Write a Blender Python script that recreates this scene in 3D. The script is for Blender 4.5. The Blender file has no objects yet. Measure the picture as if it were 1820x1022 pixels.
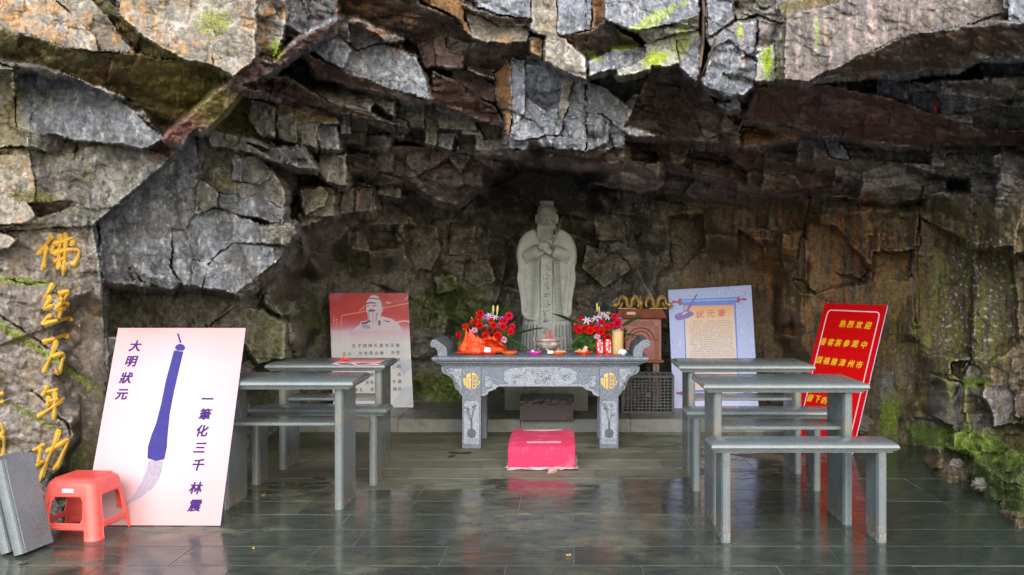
import bpy, bmesh, math, random
import numpy as np
from mathutils import Vector, Matrix, Euler

# ------------------------------------------------------------------ camera, light, exposure
S = bpy.context.scene
COL = S.collection
R = math.radians
CAMH = 1.30
FPX = 1700.0          # focal length in photograph pixels (1820 wide)
VX, VY = 1012.0, 485.0  # vanishing point of the depth lines

cam_d = bpy.data.cameras.new('camera')
cam = bpy.data.objects.new('camera', cam_d)
COL.objects.link(cam)
cam.location = (0, 0, CAMH)
cam.rotation_euler = (R(90), 0, 0)
cam_d.sensor_width = 36.0
cam_d.lens = 36.0 * FPX / 1820.0
cam_d.shift_x = -(VX - 910.0) / 1820.0
cam_d.shift_y = -(511.0 - VY) / 1820.0
cam_d.clip_start = 0.05
cam_d.clip_end = 500
S.camera = cam

SUN_EL, SUN_AZ = 32.0, -160.0     # sun behind and above the visitor, veiled by cloud
w = bpy.data.worlds.new('World'); S.world = w; w.use_nodes = True
nt = w.node_tree; nt.nodes.clear()
wo = nt.nodes.new('ShaderNodeOutputWorld'); wb = nt.nodes.new('ShaderNodeBackground')
sk = nt.nodes.new('ShaderNodeTexSky'); sk.sky_type = 'NISHITA'; sk.sun_disc = False
sk.sun_elevation = R(SUN_EL); sk.sun_rotation = R(180 - 20)
sk.air_density = 1.0; sk.dust_density = 2.0; sk.ozone_density = 1.0
wb.inputs['Strength'].default_value = 0.15
nt.links.new(sk.outputs[0], wb.inputs['Color']); nt.links.new(wb.outputs[0], wo.inputs['Surface'])
sd = bpy.data.lights.new('sun', 'SUN'); sd.energy = 1.25; sd.angle = R(45); sd.color = (1.0, 0.985, 0.965)
sun = bpy.data.objects.new('sun', sd); COL.objects.link(sun)
sdir = Vector((math.sin(R(-20)) , -math.cos(R(-20)), 0)) * math.cos(R(SUN_EL)) + Vector((0, 0, math.sin(R(SUN_EL))))
sun.rotation_euler = sdir.to_track_quat('Z', 'Y').to_euler()
sun.location = (0, -5, 8)
S.view_settings.view_transform = 'Standard'
S.view_settings.look = 'None'
S.view_settings.gamma = 1.0
S.view_settings.use_curve_mapping = False
S.view_settings.exposure = 1.2
S.render.engine = 'CYCLES'
S.cycles.max_bounces = 8
S.cycles.diffuse_bounces = 5

rng = random.Random(7)

# ------------------------------------------------------------------ helpers
def W(px, py, D):
    return ((px - VX) * D / FPX, D, CAMH - (py - VY) * D / FPX)

def tag(o, label=None, cat=None, group=None, kind=None):
    if label: o['label'] = label
    if cat: o['category'] = cat
    if group: o['group'] = group
    if kind: o['kind'] = kind
    return o

def empty(name, loc, rz=0, label=None, cat=None, group=None, kind=None):
    o = bpy.data.objects.new(name, None); COL.objects.link(o)
    o.location = loc; o.rotation_euler = (0, 0, rz); o.empty_display_size = 0.1
    return tag(o, label, cat, group, kind)

def link(name, me, mat=None, parent=None, loc=None, rot=None, scale=None):
    o = bpy.data.objects.new(name, me); COL.objects.link(o)
    if mat is not None and len(me.materials) == 0: me.materials.append(mat)
    if parent: o.parent = parent
    if loc is not None: o.location = loc
    if rot is not None: o.rotation_euler = rot
    if scale is not None: o.scale = (scale,) * 3 if isinstance(scale, (int, float)) else scale
    return o

class MB:
    """collects polygons and links them as one mesh object"""
    def __init__(s): s.v = []; s.f = []
    def add(s, vs, fs):
        b = len(s.v); s.v += [tuple(p) for p in vs]; s.f += [tuple(b + i for i in f) for f in fs]
        return s
    def box(s, x0, x1, y0, y1, z0, z1):
        return s.add([(x0,y0,z0),(x1,y0,z0),(x1,y1,z0),(x0,y1,z0),(x0,y0,z1),(x1,y0,z1),(x1,y1,z1),(x0,y1,z1)],
              [(0,3,2,1),(4,5,6,7),(0,1,5,4),(1,2,6,5),(2,3,7,6),(3,0,4,7)])
    def bbox(s, x0, x1, y0, y1, z0, z1, b=0.004):
        """box with all edges chamfered along z rings"""
        rings = [(b, z0), (0, z0 + b), (0, z1 - b), (b, z1)]
        return s.rings([[(x0+i+b*0,y0+i,z),(x1-i,y0+i,z),(x1-i,y1-i,z),(x0+i,y1-i,z)] for i, z in rings])
    def rings(s, rs, cap=True, closed=True):
        n = len(rs[0]); vs = [p for r in rs for p in r]; fs = []
        for k in range(len(rs) - 1):
            for i in range(n if closed else n - 1):
                j = (i + 1) % n
                fs.append((k*n+i, k*n+j, (k+1)*n+j, (k+1)*n+i))
        if cap:
            fs.append(tuple(range(n))[::-1]); fs.append(tuple((len(rs)-1)*n + i for i in range(n)))
        return s.add(vs, fs)
    def lathe(s, prof, c=(0,0,0), n=20, sx=1, sy=1, cap=True):
        rs = [[(c[0]+r*math.cos(2*math.pi*i/n)*sx, c[1]+r*math.sin(2*math.pi*i/n)*sy, c[2]+z) for i in range(n)] for r, z in prof]
        return s.rings(rs, cap)
    def tube(s, pts, rad, n=8, cap=True):
        P = [Vector(p) for p in pts]
        if isinstance(rad, (int, float)): rad = [rad] * len(P)
        rs = []; up = Vector((0.13, 0.21, 0.97))
        for i, p in enumerate(P):
            t = (P[min(i+1, len(P)-1)] - P[max(i-1, 0)]).normalized()
            a = t.cross(up)
            if a.length < 1e-3: a = t.cross(Vector((1, 0, 0)))
            a.normalize(); b = t.cross(a).normalized(); up = -b if False else up
            rs.append([tuple(p + (a*math.cos(2*math.pi*k/n) + b*math.sin(2*math.pi*k/n)) * rad[i]) for k in range(n)])
        return s.rings(rs, cap)
    def prism(s, poly, y0, y1):
        """poly in XZ, extruded along Y"""
        n = len(poly)
        return s.add([(x, y0, z) for x, z in poly] + [(x, y1, z) for x, z in poly],
            [tuple(range(n)), tuple(range(2*n-1, n-1, -1))] + [(i, n+i, n+(i+1)%n, (i+1)%n) for i in range(n)])
    def ell(s, c, r, n=16, m=10, rot=None):
        vs = []; fs = []
        M = Euler(rot).to_matrix() if rot else Matrix.Identity(3)
        for j in range(m + 1):
            th = math.pi * j / m
            for i in range(n):
                ph = 2*math.pi*i/n
                p = M @ Vector((r[0]*math.sin(th)*math.cos(ph), r[1]*math.sin(th)*math.sin(ph), r[2]*math.cos(th)))
                vs.append((c[0]+p.x, c[1]+p.y, c[2]+p.z))
        for j in range(m):
            for i in range(n):
                fs.append((j*n+i, (j+1)*n+i, (j+1)*n+(i+1)%n, j*n+(i+1)%n))
        return s.add(vs, fs)
    def mesh(s, name='mesh', smooth=False, fixn=True):
        me = bpy.data.meshes.new(name); me.from_pydata(s.v, [], s.f)
        if fixn:
            bm = bmesh.new(); bm.from_mesh(me)
            bmesh.ops.remove_doubles(bm, verts=bm.verts, dist=1e-5)
            bmesh.ops.recalc_face_normals(bm, faces=bm.faces)
            bm.to_mesh(me); bm.free()
        if smooth:
            me.shade_smooth()
            if smooth != 'full':
                try: me.set_sharp_from_angle(angle=R(smooth if isinstance(smooth, (int, float)) and smooth is not True else 35))
                except Exception: pass
        me.update(); return me
    def build(s, name, mat, parent=None, smooth=False, loc=None, rot=None):
        return link(name, s.mesh(name, smooth), mat, parent, loc, rot)

def apply_mods(o, mods):
    for t, kw in mods:
        m = o.modifiers.new('m', t)
        for k, v in kw.items(): setattr(m, k, v)
    dg = bpy.context.evaluated_depsgraph_get(); dg.update()
    me = bpy.data.meshes.new_from_object(o.evaluated_get(dg))
    o.modifiers.clear(); mats = list(o.data.materials); o.data = me
    me.materials.clear()
    for m in mats: me.materials.append(m)
    return o

# ------------------------------------------------------------------ materials
def mat(name, color, rough=0.5, metal=0.0, bump=0.0, bscale=60.0, var=0.0, vscale=8.0, color2=None, spec=None, trans=0.0,
        coat=0.0, speck=None, sscale=220.0, sss=0.0, stain=None, stscale=3.0, stamt=0.5, stretch=None, rvar=0.0, alpha=None, obj=True):
    m = bpy.data.materials.new(name); m.use_nodes = True
    nt = m.node_tree; b = nt.nodes['Principled BSDF']; L = nt.links.new
    def N(t, **k):
        n = nt.nodes.new(t)
        for a, v in k.items(): setattr(n, a, v)
        return n
    tc = N('ShaderNodeTexCoord'); co = tc.outputs['Object']
    if stretch:
        mp = N('ShaderNodeMapping'); mp.inputs['Scale'].default_value = stretch; L(co, mp.inputs[0]); co = mp.outputs[0]
    b.inputs['Roughness'].default_value = rough
    b.inputs['Metallic'].default_value = metal
    if spec is not None: b.inputs['Specular IOR Level'].default_value = spec
    if coat: b.inputs['Coat Weight'].default_value = coat; b.inputs['Coat Roughness'].default_value = 0.08
    if trans: b.inputs['Transmission Weight'].default_value = trans
    if sss: b.inputs['Subsurface Weight'].default_value = sss; b.inputs['Subsurface Radius'].default_value = (.02,.01,.01)
    if alpha is not None: b.inputs['Alpha'].default_value = alpha
    cur = N('ShaderNodeRGB'); cur.outputs[0].default_value = (*color, 1); cur = cur.outputs[0]
    def mixc(fac, a, c2, amt=1.0, blend='MIX'):
        mx = N('ShaderNodeMix', data_type='RGBA', blend_type=blend)
        if amt != 1.0:
            mm = N('ShaderNodeMath', operation='MULTIPLY'); L(fac, mm.inputs[0]); mm.inputs[1].default_value = amt; fac = mm.outputs[0]
        L(fac, mx.inputs['Factor']); L(a, mx.inputs['A'])
        if isinstance(c2, tuple): mx.inputs['B'].default_value = (*c2, 1)
        else: L(c2, mx.inputs['B'])
        return mx.outputs['Result']
    if var or color2:
        n1 = N('ShaderNodeTexNoise'); n1.inputs['Scale'].default_value = vscale; n1.inputs['Detail'].default_value = 6; n1.inputs['Roughness'].default_value = .62
        L(co, n1.inputs['Vector'])
        rp = N('ShaderNodeValToRGB'); rp.color_ramp.elements[0].position = .35; rp.color_ramp.elements[1].position = .68; L(n1.outputs[0], rp.inputs[0])
        c2 = color2 if color2 else tuple(c * (1 - var) for c in color)
        cur = mixc(rp.outputs[0], cur, c2)
    if stain:
        n2 = N('ShaderNodeTexNoise'); n2.inputs['Scale'].default_value = stscale; n2.inputs['Detail'].default_value = 8; n2.inputs['Roughness'].default_value = .68
        L(co, n2.inputs['Vector'])
        rp = N('ShaderNodeValToRGB'); rp.color_ramp.elements[0].position = .53; rp.color_ramp.elements[1].position = .66; L(n2.outputs[0], rp.inputs[0])
        cur = mixc(rp.outputs[0], cur, stain, stamt)
    if speck:
        n3 = N('ShaderNodeTexNoise'); n3.inputs['Scale'].default_value = sscale; n3.inputs['Detail'].default_value = 2
        L(tc.outputs['Object'], n3.inputs['Vector'])
        rp = N('ShaderNodeValToRGB'); rp.color_ramp.elements[0].position = .56; rp.color_ramp.elements[1].position = .62; L(n3.outputs[0], rp.inputs[0])
        cur = mixc(rp.outputs[0], cur, speck, .7)
    L(cur, b.inputs['Base Color'])
    if rvar:
        n4 = N('ShaderNodeTexNoise'); n4.inputs['Scale'].default_value = vscale * 1.7; n4.inputs['Detail'].default_value = 5; L(co, n4.inputs['Vector'])
        mr = N('ShaderNodeMapRange'); mr.inputs[1].default_value = .3; mr.inputs[2].default_value = .7
        mr.inputs[3].default_value = max(.02, rough - rvar); mr.inputs[4].default_value = min(1, rough + rvar)
        L(n4.outputs[0], mr.inputs[0]); L(mr.outputs[0], b.inputs['Roughness'])
    if bump:
        nb = N('ShaderNodeTexNoise'); nb.inputs['Scale'].default_value = bscale; nb.inputs['Detail'].default_value = 5; L(co, nb.inputs['Vector'])
        bp = N('ShaderNodeBump'); bp.inputs['Strength'].default_value = min(1, bump); bp.inputs['Distance'].default_value = .01
        L(nb.outputs[0], bp.inputs['Height']); L(bp.outputs[0], b.inputs['Normal'])
    return m

# ------------------------------------------------------------------ numpy noise
def _h(ix, iy, s):
    n = (ix.astype(np.int64) * 374761393 + iy.astype(np.int64) * 668265263 + s * 974634777) & 0xffffffff
    n = ((n ^ (n >> 13)) * 1274126177) & 0xffffffff
    n = ((n ^ (n >> 16)) * 2246822519) & 0xffffffff
    return ((n ^ (n >> 15)) & 0xffffff) / float(0xffffff)

def vnoise(x, y, s=0):
    x0 = np.floor(x); y0 = np.floor(y); fx = x - x0; fy = y - y0
    ix = x0.astype(np.int64); iy = y0.astype(np.int64)
    ux = fx*fx*fx*(fx*(fx*6-15)+10); uy = fy*fy*fy*(fy*(fy*6-15)+10)
    def g(dx, dy):
        a = _h(ix+dx, iy+dy, s) * 2*np.pi
        return np.cos(a)*(fx-dx) + np.sin(a)*(fy-dy)
    n = (g(0,0)*(1-ux)+g(1,0)*ux)*(1-uy) + (g(0,1)*(1-ux)+g(1,1)*ux)*uy
    return n * 1.5        # about -1..1

def fbm(x, y, o=4, s=0, r=.5):
    t = 0; a = 1; k = 0
    for i in range(o):
        t = t + a*vnoise(x*2**i + 17.3*i, y*2**i - 9.1*i, s+i); k += a; a *= r
    return t / k

def voro(x, y, s=0, jit=.9):
    """returns hash-id triple, centre offset, F1, F2"""
    ix = np.floor(x).astype(np.int64); iy = np.floor(y).astype(np.int64)
    f1 = np.full(x.shape, 9.0); f2 = f1.copy(); cx = x*0; cy = x*0; ax = ix*0; ay = iy*0
    for dx in (-1, 0, 1):
        for dy in (-1, 0, 1):
            jx = ix+dx; jy = iy+dy
            px = jx + .5 + jit*(_h(jx, jy, s)-.5); py = jy + .5 + jit*(_h(jx, jy, s+1)-.5)
            d = (px-x)**2 + (py-y)**2
            m = d < f1
            f2 = np.where(m, f1, np.minimum(f2, d)); f1 = np.where(m, d, f1)
            cx = np.where(m, px, cx); cy = np.where(m, py, cy); ax = np.where(m, jx, ax); ay = np.where(m, jy, ay)
    return (_h(ax, ay, s+2), _h(ax, ay, s+3), _h(ax, ay, s+4)), cx, cy, np.sqrt(f1), np.sqrt(f2)

def smooth(a, b, x):
    t = np.clip((x-a)/(b-a), 0, 1); return t*t*(3-2*t)
# ------------------------------------------------------------------ the cliff with its overhang
BX = np.array([-300, 0, 170, 400, 600, 800, 980, 1180, 1400, 1600, 1820, 2120], float)
BY = np.array([-300, 0, 150, 260, 330, 450, 600, 750, 850, 940, 1040], float)
BD = np.array([
 [5.2,5.1,5.0,5.2,5.6,6.0,6.0,5.8,5.4,5.2,5.0,4.8],
 [4.9,5.0,5.0,5.2,5.9,6.0,5.9,5.7,5.4,5.2,5.0,4.7],
 [4.8,5.0,5.0,5.4,6.5,6.6,6.1,6.0,6.0,6.0,5.6,5.0],
 [4.8,5.2,5.6,5.8,6.9,7.2,6.5,6.9,6.9,6.8,6.2,5.5],
 [4.8,5.2,5.7,5.9,7.6,8.7,9.1,8.7,8.2,7.6,6.6,5.7],
 [4.7,5.1,5.5,6.0,8.3,9.4,9.6,9.3,8.6,7.8,6.6,5.6],
 [4.6,5.0,5.5,6.6,8.9,9.3,9.4,9.2,8.4,7.6,6.4,5.4],
 [4.5,4.9,5.5,7.2,8.9,9.2,9.3,9.1,8.2,7.3,6.1,5.1],
 [4.4,4.8,5.5,7.2,8.9,9.1,9.2,9.0,8.0,7.0,5.55,4.9],
 [4.3,4.75,5.5,7.2,8.9,9.1,9.2,9.0,8.0,6.9,5.3,4.7],
 [4.3,4.7,5.5,7.2,8.9,9.1,9.2,9.0,8.0,6.9,5.1,4.6]])
def base_depth(x, y):
    x = np.clip(x, BX[0], BX[-1]-1e-6); y = np.clip(y, BY[0], BY[-1]-1e-6)
    i = np.searchsorted(BX, x, side='right')-1; j = np.searchsorted(BY, y, side='right')-1
    u = (x-BX[i])/(BX[i+1]-BX[i]); v = (y-BY[j])/(BY[j+1]-BY[j])
    u = u*u*(3-2*u)*.6+u*.4; v = v*v*(3-2*v)*.6+v*.4
    return (BD[j,i]*(1-u)+BD[j,i+1]*u)*(1-v) + (BD[j+1,i]*(1-u)+BD[j+1,i+1]*u)*v

xs = np.concatenate([np.arange(-290, -14, 12.0), np.arange(-14, 1834, 1.9), np.arange(1834, 2110, 12.0)])
ys = np.concatenate([np.arange(-290, -14, 12.0), np.arange(-14, 930, 1.9), np.arange(930, 1035, 7.0)])
PX, PY = np.meshgrid(xs, ys)
# rough, irregular outlines
wx = PX + 5.0*fbm(PX/38, PY/38, 4, 11) + 1.6*fbm(PX/7, PY/7, 2, 13)
wy = PY + 5.0*fbm(PX/38+50, PY/38, 4, 12) + 1.6*fbm(PX/7+40, PY/7, 2, 14)

# zones of different fracture
leftw = smooth(690, 610, PX) * smooth(190, 240, PY)
rightw = smooth(1120, 1250, PX) * smooth(330, 380, PY)
backw = smooth(610, 690, PX) * smooth(1250, 1150, PX) * smooth(320, 360, PY)
ceil = 1 - np.clip(leftw+rightw+backw, 0, 1)

def facets(sx, sy, ang, seed, amp, tilt, curv, gx=0.0, gy=0.0, terr=0.0):
    """conchoidal, blocky fracture: the nearest of many small planes wins, so faces meet in sharp edges"""
    c, s = math.cos(ang), math.sin(ang)
    x = (wx*c + wy*s)/sx; y = (-wx*s + wy*c)/sy
    ix = np.floor(x).astype(np.int64); iy = np.floor(y).astype(np.int64)
    best = np.full(x.shape, 9.0); sec = best.copy(); hid = x*0; bx_ = x*0; by_ = x*0
    for dx in (-1, 0, 1):
        for dy in (-1, 0, 1):
            jx = ix+dx; jy = iy+dy
            px = jx + .5 + .95*(_h(jx, jy, seed)-.5); py = jy + .5 + .95*(_h(jx, jy, seed+1)-.5)
            h0 = _h(jx, jy, seed+2); h3 = _h(jx, jy, seed+3); h4 = _h(jx, jy, seed+4)
            ux = x-px; uy = y-py
            v = amp*(h0-.5) + (tilt*(h3-.5)+gx)*ux*sx + (tilt*(h4-.5)+gy)*uy*sy + curv*(ux*ux+uy*uy)
            m = v < best
            sec = np.where(m, best, np.minimum(sec, v)); best = np.where(m, v, best)
            hid = np.where(m, h3*.5+h0*.5, hid); bx_ = np.where(m, px, bx_); by_ = np.where(m, py, by_)
    if terr:
        qx = (bx_*sx)*c - (by_*sy)*s; qy = (bx_*sx)*s + (by_*sy)*c
        best = best + terr*(base_depth(qx, qy) - base_depth(PX, PY))
    return best, (hid-.5)*1.5+.5, smooth(.06*curv, 0, sec-best)

big = smooth(-.1, .2, fbm(PX/160, PY/160, 2, 19))
dc, hc, ec = facets(120, 34, 0.12, 21, .24, .0050, .10, 0, -.001, .9)
dl, hl, el = facets(84, 96, -.35, 31, .36, .0115, .20)
dl2, hl2, el2 = facets(46, 40, .15, 36, .26, .0080, .12, 0, 0, .55)
lm = smooth(430, 520, PX)
dl = dl*(1-lm) + (dl2+.3*dl)*lm; hl = hl*(1-lm)+hl2*lm; el = np.maximum(el*(1-lm), el2*lm)
dr, hr, er = facets(74, 170, .06, 41, .30, .0085, .18)
d1, hb1, eb1 = facets(76, 54, .25, 51, .46, .0125, .22, 0, 0, .4)
d2, hb2, eb2 = facets(34, 26, -.3, 56, .22, .0140, .13)
db = d1*.8 + d2*.8*(.4+.6*big); hb = .5*hb1+.5*hb2; eb = np.maximum(eb1, eb2*big)
d3, h3_, e3_ = facets(40, 64, .1, 46, .18, .0115, .10)
dr = np.minimum(dr + d3*.7*(.4+.6*big), .10); hr = .5*hr+.5*h3_
cell = ceil*dc + leftw*dl + rightw*dr + backw*db
edge = (ceil*ec + leftw*el + rightw*er + backw*eb)*smooth(-.05, .35, fbm(PX/50+9, PY/50, 3, 23))
h1 = ceil*hc + leftw*hl + rightw*hr + backw*hb
h2 = _h(np.floor(h1*97).astype(np.int64), np.floor(h1*41).astype(np.int64), 5)*.0 + (h1*7.7 % 1)

f2a, f2h, f2e = facets(42, 15, .14, 61, .10, .0075, .045)
f2b, f2g, f2f = facets(22, 34, .05, 71, .08, .0085, .04)
f3a, f3h, f3e = facets(13, 8, .3, 81, .026, .0055, .014)
f3b, _q, _q2 = facets(6.5, 5, .7, 91, .009, .0045, .005)
vert = np.clip(rightw + .55*leftw + .5*backw, 0, 1)
medium = (1-vert)*f2a + vert*f2b
medge = ((1-vert)*f2e + vert*f2f)*smooth(0, .3, fbm(PX/30, PY/30+5, 3, 24))
mh = (1-vert)*f2h + vert*f2g

D = base_depth(PX, PY) + cell
AMP = np.ones_like(D)                 # strength of the loose fracture
CODE = np.zeros(D.shape, int)         # colour family
BLK = np.zeros(D.shape, int)

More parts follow.
